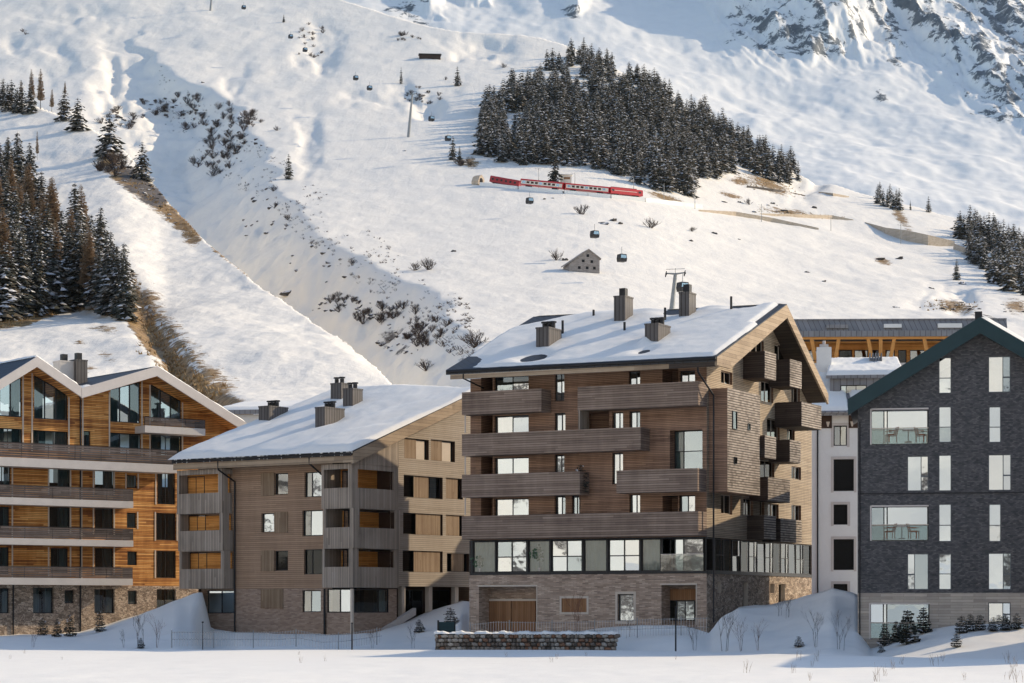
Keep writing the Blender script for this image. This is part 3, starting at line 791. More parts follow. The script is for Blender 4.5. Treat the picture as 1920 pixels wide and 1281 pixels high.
# soffit / fascia / verge boards
mb = MB()
def off(p, du=0, dv=0, dz=0): return (p[0] + du, p[1] + dv, p[2] + dz)
mb.hexa([off(El, .3, .05, -th - .30), off(Er, -.06, .05, -th - .30), off(Er, -.06, .15, -th - .30), off(El, .3, .15, -th - .30), off(El, .3, .05, -th - .003), off(Er, -.06, .05, -th - .003), off(Er, -.06, .15, -th - .003), off(El, .3, .15, -th - .003)])
mb.build('eave_fascia', M['wood_fascia'], roof)
gut = MB(); gut.tube(off(El, .1, -.08, -.12), off(Er, -.02, -.08, -.12), .10, .10, 6); gut.build('gutter', M['metal_dark'], roof)
zlo = C.side(1344, 685, OVu)[1]; vlo = C.side(1369, 690, OVu)[0]
mb = MB(); prof = [(Er[1], Er[2] - .06), (Er[1], zlo), (vlo, zlo), (vr, Rr[2] - .95), (vr, Rr[2] - .06)]
a_ = [(OVu + .02, v, z) for v, z in prof]; b_ = [(OVu - .13, v, z) for v, z in prof]
mb.face(a_); mb.face(b_[::-1])
for i in range(5): mb.face([a_[i], b_[i], b_[(i + 1) % 5], a_[(i + 1) % 5]])
mb.build('verge_board', M['wood_fascia'], roof)
for (p, q, rf) in ((Br, Rr, roof2),):
    mb = MB()
    h0, h1 = (.75, .85)
    mb.hexa([off(p, -.12, 0, -h0), off(p, .02, 0, -h0), off(q, .02, 0, -h1), off(q, -.12, 0, -h1), off(p, -.12, 0, -.06), off(p, .02, 0, -.06), off(q, .02, 0, -.06), off(q, -.12, 0, -.06)])
    mb.build('verge_board', M['wood_fascia'], rf)
mb = MB()   # boarded soffit behind the verge
for (p, q) in ((Er, Rr), (Br, Rr)):
    mb.hexa([off(p, -3.2, 0, -.62), off(p, -.13, 0, -.62), off(q, -.13, 0, -.62), off(q, -3.2, 0, -.62), off(p, -3.2, 0, -th - .01), off(p, -.13, 0, -th - .01), off(q, -.13, 0, -th - .01), off(q, -3.2, 0, -th - .01)])
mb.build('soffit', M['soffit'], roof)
# walls
ff, fs = Face('f', 0.0), Face('s', 0.0)
z_gl0 = C.front(1100, 1073)[1]; z_gl1 = C.front(1100, 1011)[1]
z_top = Er[2] - 0.35
def wrow(specs, ybot):
    out = []
    for s in specs:
        x0, x1, y0 = s[0], s[1], s[2]
        a, b, c_, d = C.frect(x0, y0, x1, ybot); out.append(((a, b, c_, d), s[3:]))
    return out
holes = []; wins = []
rows = [([(927, 991, 705, 'W'), (1040, 1058, 700, 'w'), (1179, 1200, 696, 'w'), (1274, 1303, 695, 'W')], 752),
        ([(927, 991, 779, 'W'), (1040, 1060, 774, 'w'), (1148, 1168, 773, 'w'), (1180, 1200, 771, 'w')], 832),
        ([(927, 991, 858, 'W'), (1040, 1058, 853, 'w'), (1148, 1168, 849, 'w')], 908),
        ([(927, 991, 935, 'W'), (1040, 1060, 930, 'w'), (1072, 1086, 929, 'w'), (1180, 1200, 927, 'w'), (1273, 1303, 929, 'W')], 986)]
for specs, yb in rows:
    for r, (kd,) in wrow(specs, yb):
        wins.append((r, kd)); holes.append(r)
big = C.frect(1256, 806, 1317, 880); holes.append((*big, 0.9)); 
# dark loggia recesses beside the wide windows
recs = []
for (x0, x1, y0, yb) in ((902, 924, 703, 752), (902, 924, 777, 832), (902, 924, 856, 908), (902, 924, 933, 986), (1242, 1272, 692, 752), (1242, 1271, 930, 986), (1089, 1142, 772, 832)):
    r = C.frect(x0, y0, x1, yb); holes.append((*r, 1.5)); recs.append(r)
wl = wall('wall', cr, ff, uL, 0.0, z_gl1, z_top, holes, M['wood_brown'])
for r in recs: backing(cr, ff, r, 1.5, 'wood_brown', 'loggia_wall')
for r, kd in wins:
    window(cr, ff, r, (1, 1) if kd == 'W' else (1, .7), (1.0,), 'glass_bright', inset=0.20)
window(cr, Face('f', 0.62), big, (.34, .9), (1, .9), ['glass', 'glass_bright', 'glass', 'glass_bright'], inset=0.12, curtain=[(0, .3, 'curtain')])
# side wall
zs1 = z_gl1
sholes = []; swins = []
for (x0, y0, x1, y1, c_, r_) in ((1352, 697, 1373, 720, 2, 1), (1402, 636, 1432, 690, 3, 1), (1452, 648, 1476, 700, 2, 1), (1427, 716, 1450, 754, 2, 1), (1484, 727, 1500, 762, 2, 1), (1438, 786, 1462, 842, 2, 1), (1476, 790, 1490, 845, 2, 1),
                              (1425, 864, 1452, 900, 2, 1), (1484, 875, 1502, 899, 2, 1), (1352, 928, 1373, 964, 2, 1), (1394, 935, 1412, 967, 2, 1), (1425, 938, 1433, 967, 1, 1), (1484, 947, 1502, 976, 2, 1), (1440, 945, 1460, 985, 2, 1)):
    r = C.srect(x0, y0, x1, y1); sholes.append(r); swins.append((r, c_, r_))
zr_in = lambda v: (Er[2] + (Rr[2] - Er[2]) * (v - OVv) / (vr - OVv)) - .4 if v < vr else (Rr[2] + (Br[2] - Rr[2]) * (v - vr) / (vB2 - vr)) - .4
def clipplane(p, q):   # plane through two points (v,z), facing up
    d = Vector((0, q[1] - p[1], q[2] - p[2])); n = Vector((0, -d.z, d.y)); n = n if n.z > 0 else -n
    return (off(p, 0, 0, -.4), n.normalized())
cl = [clipplane(Er, Rr), clipplane(Br, Rr)]
wall('wall', cr, fs, 0.0, vB, z_gl1, Rr[2], sholes, M['wood_side'], cl, rmat=M['wood_brown'])
for r, c_, r_ in swins: window(cr, fs, r, (1,) * c_, (1,) * r_, 'glass_dark', 'trim', inset=.16, fw=.045)
# hidden rear / left walls so that the house is closed
mb = MB(); mb.face([(uL, 0, 0), (uL, vB, 0), (uL, vB, z_top), (uL, 0, z_top)]); mb.face([(uL, vB, 0), (0, vB, 0), (0, vB, zB2 - .3), (uL, vB, zB2 - .3)])
mb.build('wall', M['wood_brown'], cr, fix=False)
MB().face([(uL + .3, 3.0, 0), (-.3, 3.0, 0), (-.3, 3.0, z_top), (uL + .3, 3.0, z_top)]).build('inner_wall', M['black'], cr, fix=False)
# projecting shingled bay on the side
bv0, bv1 = 0.35, C.side(1425, 850, 1.25)[0]; bz0 = C.front(1340, 922)[1]; bz1 = C.front(1345, 727)[1]
bay = MB(); bay.box(0.004, 1.25, bv0, bv1, bz0, bz1); bay_o = bay.build('bay', [M['wood_brown'], M['shingle']], cr)
for p in bay_o.data.polygons:
    if p.normal.x > .8: p.material_index = 1
fb = Face('s', 1.25)
for (x0, y0, x1, y1) in ((1373, 771, 1381, 805), (1402, 794, 1406, 807), (1376, 857, 1381, 870)):
    r = C.srect(x0, y0, x1, y1, 1.25); window(cr, fb, r, glass='glass_dark', inset=-0.06, fw=.03)
# front parapets (boarded balconies)
VP = -1.4
def parapet(x0, x1, yt0, yb0, yt1, yb1, sides='lr', v1=-0.01):
    u0, u1 = C.front(x0, 900, VP)[0], C.front(x1, 900, VP)[0]
    zt = (C.front(x0, yt0, VP)[1] + C.front(x1, yt1, VP)[1]) / 2; zb = (C.front(x0, yb0, VP)[1] + C.front(x1, yb1, VP)[1]) / 2
    o = boardbox(cr, 'balcony', u0, u1, VP, v1, zb, zt, M['wood_grey'], sides)
    return u0, u1, zb, zt
parapet(866, 1015, 735, 778, 729, 772)
P2 = parapet(1083, 1309, 722, 769, 718, 761)
parapet(866, 1201, 812, 854, 803, 845)
P4 = parapet(866, 1087, 890, 933, 884, 928)
parapet(1156, 1308, 882, 925, 878, 921)
P5 = parapet(866, 1309, 966, 1012, 960, 1004)
# fin wall at the end of the third balcony and dividing posts at the left
for (x, y0, y1) in ((872, 778, 812), (872, 854, 890), (872, 933, 966)):
    u, z1 = C.front(x, y0, VP + .1); z0 = C.front(x, y1, VP + .1)[1]
    MB().tube((u, VP + .12, z0), (u, VP + .12, z1), .035, n=6).build('post', M['concrete'], cr)
u, z1 = C.front(1084, 768, VP); z0 = C.front(1084, 812, VP)[1]
MB().box(u, u + .12, VP + .02, -.01, z0, z1).build('screen_panel', M['wood_grey_v'], cr)
# side balconies
def sbalc(x0, x1, y0, y1, u=1.5, mat='wood_grey'):
    v0, v1 = C.side(x0, 800, u)[0], C.side(x1, 800, u)[0]; xm = (x0 + x1) / 2
    z1, z0 = C.side(xm, y0, u)[1], C.side(xm, y1, u)[1]
    mb = MB(); n = max(3, int(round((z1 - z0) / .15))); h = (z1 - z0) / n
    mb.box(.004, u - .03, v0 + .03, v1 - .03, z0 + .02, z0 + .18)
    rnd = random.Random(int(x0))
    mb.box(u - .06, u - .03, v0 + .03, v1 - .03, z0, z1 - .02); mb.box(.004, u - .06, v0 + .03, v0 + .06, z0, z1 - .02); mb.box(.004, u - .06, v1 - .06, v1 - .03, z0, z1 - .02)
    for i in range(n):
        b0, b1 = z0 + i * h + .007, z0 + (i + 1) * h - .007; j = rnd.uniform(0, .015)
        mb.box(u - .028, u + j, v0, v1, b0, b1, 1); mb.box(.004, u - .03, v0 - j, v0 + .028, b0, b1); mb.box(.004, u - .03, v1 - .028, v1 + j, b0, b1)
    mb.build('balcony', [M['wood_shade'], M['shingle']], cr)
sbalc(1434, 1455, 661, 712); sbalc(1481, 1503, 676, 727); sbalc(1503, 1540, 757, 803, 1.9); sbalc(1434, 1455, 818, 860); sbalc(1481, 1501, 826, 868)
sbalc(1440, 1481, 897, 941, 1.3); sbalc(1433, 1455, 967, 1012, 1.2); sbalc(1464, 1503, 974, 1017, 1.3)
# glazed storey
def czf(y): return C.front(1100, y)[1]
gw = [(886, 928, 'c'), (930, 987, 'w'), (990, 1030, 'p'), (1033, 1091, 'w'), (1094, 1137, 'c'), (1140, 1199, 'w'), (1202, 1238, 'c')]
for (x0, x1, kd) in gw:
    r = C.frect(x0, 1012, x1, 1072); r = (r[0], r[1], z_gl0 + .02, z_gl1 - .03)
    if kd == 'w': window(cr, ff, r, (1, 1), (1, .95), 'glass_bright', inset=.10, fw=.08)
    else: window(cr, ff, r, (1,), (1,), 'glass', inset=.10, fw=.07, curtain=[(0, 1, 'curtain')])
mb = MB()
for (x0, x1) in ((880, 886), (928, 930), (987, 990), (1030, 1033), (1091, 1094), (1137, 1140), (1199, 1202), (1238, 1240)):
    a, b = C.front(x0, 1040)[0], C.front(x1, 1040)[0]; mb.box(a, b, .02, .25, z_gl0, z_gl1)
mb.box(uL, .0, -.03, .3, z_gl0 - .14, z_gl0 + .015); mb.box(uL, 0, -.02, .3, z_gl1 - .03, z_gl1 + .04)
mb.build('glazing_frame', M['frame_dark'], cr)
r = C.frect(1240, 1012, 1320, 1072, 1.2); r = (r[0], r[1], z_gl0, z_gl1)
window(cr, Face('f', 1.1), r, (.4, .7, 1), (1,), ['glass_mid', 'glass_bright', 'glass_bright'], inset=.1, fw=.08)
a, b, c_, d = C.frect(1239, 1040, 1319, 1068)
rail = MB(); rail.face([(a, -.02, z_gl0 + .02), (b, -.02, z_gl0 + .02), (b, -.02, d), (a, -.02, d)]); ro = rail.build('glass_railing', M['glass_mid'], cr, fix=False)
MB().box(a, b, -.05, .01, d, d + .05).build('handrail', M['concrete'], ro)
# glazed storey on the side
vs = [0.05 + (vB - .1) * i / 13 for i in range(14)]
zg0, zg1 = C.side(1430, 1074)[1], C.side(1430, 1014)[1]
for i in range(13):
    cur = [(0.1, .9, 'curtain_dim')] if i % 3 else None
    window(cr, fs, (vs[i], vs[i + 1], z_gl0 + .03, z_gl1 - .03), (1, .5) if i % 2 else (1,), (1, 1) if i % 2 else (1,), 'glass_mid' if i % 4 else 'glass', inset=.06, fw=.05, curtain=cur)
MB().box(-.3, .05, .0, vB, z_gl0 - .16, z_gl0 + .02).build('glazing_frame', M['frame_dark'], cr)
# brick base
zb0 = -0.4
bh = []
gar = C.frect(898, 1100, 1006, 1192); bh.append((*gar, 1.6))
sh = C.frect(1053, 1122, 1100, 1148); bh.append((*sh, .2))
wd_ = C.frect(1158, 1114, 1188, 1165); bh.append((*wd_, .3))
ent = C.frect(1240, 1097, 1305, 1172); bh.append((*ent, 1.5))
wall('base_wall', cr, ff, C.front(880, 1120)[0], 0.0, zb0, z_gl0 - .14, bh, M['brick'])
for (x, r_, d_) in ((gar, gar, 1.6), (ent, ent, 1.5)): backing(cr, ff, r_, d_, 'brick', 'recess_wall')
dr = C.frect(916, 1127, 1004, 1172, 1.5); dm = (dr[0] + dr[1]) / 2
for (a, b) in ((dr[0], dm - .03), (dm + .03, dr[1])): MB().box(a, b, 1.42, 1.55, dr[2] - 1.0, dr[3]).build('garage_door', M['wood_door'], cr)
MB().box(dr[0] - .12, dr[1] + .12, 1.40, 1.57, dr[3], dr[3] + .14).build('door_lintel', M['trim'], cr)
def surround(r, w_=.14, c0=.02):
    mb = MB(); a, b, z0, z1 = r[:4]
    for q in ((a - w_, a, z0 - w_, z1 + w_), (b, b + w_, z0 - w_, z1 + w_), (a, b, z1, z1 + w_), (a, b, z0 - w_, z0)):
        mb.box(q[0], q[1], -c0, .12, q[2], q[3])
    return mb.build('stone_surround', M['trim'], cr)
surround(sh); surround(wd_, .16)
MB().box(sh[0], sh[1], .04, .10, sh[2], sh[3]).build('shutter', M['wood_door'], cr)
for r_ in (gar, ent):
    mb = MB(); mb.box(r_[0] - .06, r_[1] + .06, -.03, .06, r_[3], r_[3] + .10); mb.box(r_[1], r_[1] + .06, -.03, .06, r_[2], r_[3]); mb.build('stone_surround', M['trim'], cr)
window(cr, ff, wd_, glass='glass_bright', inset=.2)
e2 = C.frect(1256, 1126, 1303, 1164, 1.4); window(cr, Face('f', 1.3), e2, (.5, .8, .8), (1,), ['glass_dark', 'glass_bright', 'glass_bright'], inset=.1)
MB().box(e2[0] - .2, e2[1] + .4, 1.36, 1.48, e2[3] + .02, ent[3] - .25).build('door_panel', M['wood_door'], cr)
sb = []
for (x0, y0, x1, y1) in ((1393, 1092, 1402, 1140), (1444, 1095, 1452, 1112), (1460, 1095, 1472, 1140), (1345, 1090, 1352, 1112)): sb.append(C.srect(x0, y0, x1, y1))
wall('base_wall', cr, fs, 0.0, vB, zb0, z_gl0 - .16, sb, M['rubble'], reveal=.35, rmat=M['trim'])
for r in sb: window(cr, fs, r, glass='glass_dark', frame='trim', inset=.25, fw=.05)
mb = MB(); mb.face([(C.front(880, 1120)[0], .004, zb0), (C.front(880, 1120)[0], vB, zb0), (C.front(880, 1120)[0], vB, z_gl0), (C.front(880, 1120)[0], .004, z_gl0)]); mb.build('base_wall', M['brick'], cr, fix=False)
# chimneys, vents, pipes
q1, n1 = roof_plane(El, Er, Rr, Rl)
def roofz(u, v): t = (v - OVv) / (vr - OVv); return Er[2] + (Rr[2] - Er[2]) * t
def cchim(x0, x1, xs, yb, yt, v, pots=3):
    u0 = C.front(x0, 700, v)[0]; u1 = C.front(x1, 700, v)[0]; zt = C.front(x0, yt, v)[1]
    d = C.side(xs, 700, u1)[0] - v
    chimney(cr, u0, u1, v, v + max(d, .7), roofz(u0, v) - .6, zt, pots=pots)
cchim(1005, 1029, 1053, 664, 614, 1.6); cchim(1209, 1234, 1257, 662, 607, 1.4); cchim(1151, 1172, 1187, 597, 555, 7.0, 1); cchim(1273, 1292, 1305, 588, 548, 7.4, 1)
for (x, yt, v) in ((1055, 601, 4.6), (1171, 604, 4.6), (1247, 577, 6.6), (1113, 581, 8.6), (1371, 556, 8.6)):
    u, zt = C.front(x, yt, v); MB().tube((u, v, roofz(u, v) - .1), (u, v, zt), .085, n=8).build('vent_pipe', M['metal_dark'], cr)
pu = C.front(1338, 800, -.12)[0]
pipe(cr, [(pu - .35, OVv + .1, Er[2] - .2), (pu - .3, OVv + .1, Er[2] - .9), (pu, -.12, Er[2] - 2.2), (pu, -.12, z_gl0 - 3.2)], .06)
pl = C.front(868, 706, OVv)[0]
pipe(cr, [(pl, OVv + .05, El[2] - .2), (pl, OVv + .05, El[2] - .6), (pl + .5, -.1, El[2] - 1.1)], .05)
def snowC(s, t):
    th_ = 0.16 + 0.10 * t
    # bare metal near the left end, along the verge and round the chimneys
    th_ = th_ - 0.5 * sstep(.11, .02, s) * sstep(.55, .2, np.abs(t - .05) * 0 + t) * .35
    th_ = th_ - 0.6 * sstep(.30, .0, s + (1 - t) * .9) - .55 * sstep(.985, 1.0, s + .02 * (t > .6)) - .4 * sstep(.95, 1.0, s) * sstep(.55, .95, t)
    th_ = th_ - 0.55 * np.exp(-((s - .60) / .07) ** 2 - ((t - .97) / .10) ** 2) - .5 * np.exp(-((s - .84) / .06) ** 2 - ((t - .98) / .06) ** 2)
    th_ = th_ - 0.5 * np.exp(-((s - .29) / .05) ** 2 - ((t - .15) / .07) ** 2) - .3 * np.exp(-((s - .70) / .03) ** 2 - ((t - .16) / .06) ** 2) - .25 * np.exp(-((s - .06) / .06) ** 2 - ((t - .08) / .12) ** 2)
    th_ = th_ + .42 * np.exp(-((s - .665) / .018) ** 2 - ((t - .30) / .06) ** 2)
    th_ = th_ - .3 * sstep(.03, 0, t)
    return th_
roof_snow('roof_snow', roof, (El, Er, Rr, Rl), snowC, 110, 60, 5)
roof_snow('roof_snow', roof2, (Br, Bl, Rl, Rr), lambda s, t: 0.12 + 0 * s, 40, 30, 6)

# ================================================================== taupe lodge (middle)
B = Frame_('taupe_lodge', 612, 156.0, 36.0)
tag(B.root, 'taupe timber lodge with stacked corner bays, thick roof snow and sliding shutters', 'building')
br_ = B.root
# front wall plane v=0 holds the windows; the bays stand proud of it
bo = 1.1
uBr = 0.55                                                        # wing wall plane u
uBl = B.front(372, 1000)[0]
zc0 = B.front(520, 1104)[1]                                       # underside of the timber storeys
fB = Face('f', 0.0)
ev = -1.5
def bpt(px, py, v): u, z = B.front(px, py, v); return (u, v, z)
ovu = 2.4
bEr0 = B.front(662, 846, ev); bEr = (bEr0[0], ev, bEr0[1])
bEl0 = B.front(322, 862, ev); bEl = (bEl0[0], ev, bEl0[1])
uo = bEr[0]
vrg, zrg = B.side(905, 728, uo); vrg = min(vrg, 16)
bRr = (uo, vrg, zrg)
bRl_ = B.front(640, 727, vrg); bRl = (bRl_[0], vrg, bRl_[1])
rB = roof_slab('roof', br_, (bEl, bEr, bRr, bRl), .3, M['roof_dark'])
rB2 = roof_slab('roof', br_, ((uo, vrg + 9, zrg - 4), (bRl[0], vrg + 9, zrg - 4), (bRl[0], vrg + .005, bRl[2]), (uo, vrg + .005, bRr[2])), .3, M['roof_dark'])
mb = MB(); mb.hexa([off(bEl, .1, .05, -.75), off(bEr, -.02, .05, -.75), off(bEr, -.02, .2, -.75), off(bEl, .1, .2, -.75), off(bEl, .1, .05, -.303), off(bEr, -.02, .05, -.303), off(bEr, -.02, .2, -.303), off(bEl, .1, .2, -.303)])
mb.build('eave_fascia', M['wood_fascia'], rB)
mb = MB(); mb.hexa([off(bEr, -.14, 0, -.85), off(bEr, .02, 0, -.85), off(bRr, .02, 0, -.85), off(bRr, -.14, 0, -.85), off(bEr, -.14, 0, -.05), off(bEr, .02, 0, -.05), off(bRr, .02, 0, -.05), off(bRr, -.14, 0, -.05)])
mb.build('verge_board', M['wood_fascia'], rB)
mb = MB(); mb.hexa([off(bEr, -2.6, .1, -.5), off(bEr, -.15, .1, -.5), off(bRr, -.15, 0, -.5), off(bRr, -2.6, 0, -.5), off(bEr, -2.6, .1, -.31), off(bEr, -.15, .1, -.31), off(bRr, -.15, 0, -.31), off(bRr, -2.6, 0, -.31)])
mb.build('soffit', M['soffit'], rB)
mb = MB(); mb.tube(off(bEl, .2, -.06, -.14), off(bEr, -.05, -.06, -.14), .11, n=6); mb.build('gutter', M['metal_dark'], rB)
mb = MB(); rnd = random.Random(8)
for i in range(70):
    s = rnd.random(); p = Vector(bEl).lerp(Vector(bEr), s); l = rnd.uniform(.06, .28)
    mb.tube((p.x, p.y - .1, p.z - .02), (p.x, p.y - .1, p.z - .05 - l), rnd.uniform(.03, .07), .008, 5)
io = mb.build('icicles', M['snow'], rB); io['kind'] = 'stuff'
cut = M['glass_mid']
# front wall
hB = []; wB = []; shB = []
for (x0, y0, x1, y1, side, g) in ((490, 888, 540, 928, 'l', 'glass_mid'), (490, 962, 540, 998, 'r', 'glass_bright'), (490, 1033, 540, 1070, 'l', 'glass_dark')):
    r = B.frect(x0, y0, x1, y1); m_ = (r[0] + r[1]) / 2
    sh_ = (r[0], m_, r[2], r[3]) if side == 'l' else (m_, r[1], r[2], r[3]); wi = (m_, r[1], r[2], r[3]) if side == 'l' else (r[0], m_, r[2], r[3])
    hB.append(wi); wB.append((wi, g, (1,))); shB.append(sh_)
for (x0, y0, x1, y1, g) in ((571, 885, 604, 932, 'glass_mid'), (567, 957, 605, 1005, 'glass_mid'), (570, 1030, 607, 1077, 'glass_dark')):
    r = B.frect(x0, y0, x1, y1); hB.append(r); wB.append((r, [g, 'glass_bright'] if g == 'glass_mid' else g, (.35, .65)))
wall('wall', br_, fB, uBl, uBr, zc0, bEr[2] - .3, hB, M['wood_lodge'])
for r, g, c_ in wB: window(br_, fB, r, c_, (1,), g, inset=.14, curtain=None)
for r in shB:
    MB().box(r[0], r[1], -.06, -.01, r[2] - .05, r[3] + .05).build('shutter', M['wood_shutter'], br_)
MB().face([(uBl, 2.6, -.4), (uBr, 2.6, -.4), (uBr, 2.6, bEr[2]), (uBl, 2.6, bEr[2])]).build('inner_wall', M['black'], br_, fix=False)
# stone base
gB = [B.frect(388, 1107, 440, 1150), B.frect(567, 1107, 604, 1148)]
wall('base_wall', br_, fB, uBl + .3, uBr, -.6, zc0, gB, M['brick_tan'])
window(br_, fB, gB[0], (1, 1), (1,), 'glass_bright', inset=.1); window(br_, fB, gB[1], (.4, .6), (1,), ['glass_mid', 'glass_bright'], inset=.1)
r = B.frect(490, 1105, 531, 1141); MB().box(r[0], r[1], -.07, -.01, r[2], r[3]).build('shutter', M['wood_shutter'], br_)
# bays: stacked loggia boxes
def loggia(u0, u1, v0, v1, rows_, z_top_, side_open, jog):
    """rows_: list of (z0 parapet bottom, z1 parapet top, z2 opening top)"""
    for i, (z0, z1, z2) in enumerate(rows_):
        j = jog[i]
        a0, a1, b0, b1 = u0 + j, u1 + j, v0, v1
        zt = rows_[i - 1][0] if i else z_top_
        mb = MB(); t_ = .12
        mb.box(a0, a1, b0, b0 + t_, z0, z1)                                     # front parapet
        mb.box(a1 - t_, a1, b0 + t_, b1, z0, z1)                                # right parapet
        mb.box(a0, a0 + t_, b0 + t_, b1, z0, zt - .01)                          # left wall
        mb.box(a0, a1, b0, b0 + t_, z2, zt - .01); mb.box(a1 - t_, a1, b0 + t_, b1, z2, zt - .01)
        pw = .34
        mb.box(a0, a0 + pw * .6, b0, b0 + t_, z1, z2); mb.box(a1 - pw, a1, b0, b0 + t_, z1, z2)
        mb.box(a1 - t_, a1, b0 + t_, b0 + pw + .3, z1, z2); mb.box(a1 - t_, a1, b1 - .5, b1, z1, z2)
        mb.box(a0 + t_, a1 - t_, b0 + t_, b1, z0, z0 + .15)
        bo_ = mb.build('bay', M['wood_grey_v'], br_)
        pd = b0 + 1.0 if side_open else b1 - .2
        MB().box(a0 + t_ + .01, a1 - t_ - .05, pd - .05, pd, z0 + .16, zt - .15).build('inner_panel', M['wood_amber'] if side_open else M['brown_dark'], bo_)
        if side_open:
            fw_ = Face('f', pd - .08); um = a0 + (a1 - a0) * .42
            window(br_, fw_, (a0 + t_ + .05, um, z1 - .9, z2 - .05), (1, 1), (1,), ['glass_dark', 'glass_mid'], inset=0, fw=.05)
        else:
            mw = a1 - t_ - 1.6
            MB().box(mw - .03, mw, b0 + .9, b1 - .1, z0 + .16, zt - .15).build('inner_panel', M['wood_amber'], bo_)
            fz = Face('s', mw + .01)
            window(br_, fz, (b0 + 1.0, b0 + 2.0, z1 - .9, z2 - .02), (1, 1), (1,), ['glass_bright', 'glass_mid'], inset=-.06, fw=.05)
def zB(px, py, v): return B.front(px, py, v)[1]
VL = -1.1
lu0, lu1 = B.front(334, 1000, VL)[0], B.front(418, 1000, VL)[0]
loggia(lu0, lu1, VL, 1.2, [(zB(375, 963, VL), zB(375, 925, VL), zB(375, 890, VL)), (zB(375, 1033, VL), zB(375, 995, VL), zB(375, 963, VL) - .02), (zB(375, 1104, VL), zB(375, 1067, VL), zB(375, 1034, VL))], bEl[2] - .78, True, (-.12, 0, .12))
ru0, ru1 = B.front(604, 1000, VL)[0], B.front(661, 1000, VL)[0]
rv1 = B.side(748, 1000, ru1)[0]
loggia(ru0, ru1, VL, rv1, [(zB(632, 953, VL), zB(632, 915, VL), zB(632, 880, VL)), (zB(632, 1028, VL), zB(632, 989, VL), zB(632, 954, VL)), (zB(632, 1102, VL), zB(632, 1063, VL), zB(632, 1029, VL))], bEr[2] - .78, False, (-.06, .10, 0))
# gable infill over the right bay
MB().hexa([(ru1 - .16, VL, bEr[2] - .8), (ru1 - .02, VL, bEr[2] - .8), (ru1 - .02, rv1, bEr[2] - .8), (ru1 - .16, rv1, bEr[2] - .8), (ru1 - .16, VL, bEr[2] - .25), (ru1 - .02, VL, bEr[2] - .25), (ru1 - .02, rv1, bEr[2] + (bRr[2] - bEr[2]) * (rv1 - ev) / (vrg - ev) - .55), (ru1 - .16, rv1, bEr[2] + (bRr[2] - bEr[2]) * (rv1 - ev) / (vrg - ev) - .55)]).build('gable_panel', M['wood_grey_v'], br_)
# corner base with big glazing
bz = zB(632, 1104, VL); gz = zB(632, 1149, VL)
f2 = Face('f', VL + .25); s2 = Face('s', ru1 - .25)
window(br_, f2, (ru0 + .25, ru1 - .3, gz, bz), (1, .9), (1,), ['glass_mid', 'glass_bright'], inset=.02, fw=.08)
window(br_, s2, (VL + .3, VL + 4.2, gz, bz), (1, .35), (1,), ['glass_dark', 'glass'], inset=.02, fw=.08, curtain=[(.74, .95, 'curtain')])
mb = MB(); mb.box(ru0, ru1 - .2, VL + .2, VL + .5, -.6, gz); mb.box(ru1 - .5, ru1 - .2, VL + .5, rv1, -.6, gz); mb.box(ru1 - .5, ru1 - .2, VL + 4.2, rv1, gz, bz); mb.box(ru0 - .3, ru0 + .25, VL + .2, VL + .5, -.6, bz)
mb.build('base_wall', M['brick_tan'], br_)
mb = MB(); mb.box(ru1 - .34, ru1 - .16, VL + .16, VL + .34, -.5, bz); mb.build('corner_post', M['trim'], br_)
# pale wing behind the right bay
uw = ru1 - .55
fW = Face('s', uw); vW1 = B.side(896, 1000, uw)[0] + 2
hW = []; sW = []
for (x0, y0, x1, y1, a_, b_, g) in ((758, 823, 804, 861, 0, .52, 'k'), (808, 826, 853, 865, 0, .5, 'k'), (757, 893, 830, 934, .28, .66, 'd'), (836, 897, 868, 936, 0, .75, 'd'), (756, 963, 830, 1003, .34, .98, 'd'), (836, 966, 870, 1005, 0, .8, 'd'), (755, 1033, 830, 1073, .3, .96, 'd'), (838, 1038, 880, 1072, .25, .8, 'd')):
    r = B.srect(x0, y0, x1, y1, uw); hW.append((*r, .35)); sW.append((r, a_, b_, g))
zw0 = B.side(800, 1100, uw)[1]
clB = [(off(bEr, 0, 0, -.5), Vector((0, -(bRr[2] - bEr[2]), bRr[1] - bEr[1])).normalized())]
wall('wing_wall', br_, fW, rv1 - .3, vW1, zw0, bRr[2], hW, M['wood_wing'], clB, rmat=M['brown_dark'])
for r, a_, b_, g in sW:
    w_ = r[1] - r[0]
    window(br_, fW, r, (1, 1), (1,), 'glass_dark', inset=.28, fw=.05)
    x0, x1 = r[0] + a_ * w_, r[0] + b_ * w_
    mb = MB(); fW.box(mb, x0, x1, r[2] + .02, r[3] - .02, -.16, -.10); mb.build('shutter', M['wood_shutter'], br_)
    if g == 'k':
        mb = MB(); fW.box(mb, x1, r[1] - .12 * w_, r[2] + .02, r[3] - .1, -.20, -.15); mb.build('shutter', M['trim'], br_)
# dark entrance level under the wing
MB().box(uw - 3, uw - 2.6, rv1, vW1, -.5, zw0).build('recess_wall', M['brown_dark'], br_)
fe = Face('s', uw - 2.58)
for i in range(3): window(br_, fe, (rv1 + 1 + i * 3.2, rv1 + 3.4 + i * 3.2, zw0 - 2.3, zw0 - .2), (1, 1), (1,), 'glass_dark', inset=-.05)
for i in range(4): MB().box(uw - .5, uw - .15, rv1 + 1.2 + i * 3.1, rv1 + 1.6 + i * 3.1, -.2, zw0).build('pillar', M['trim'], br_)
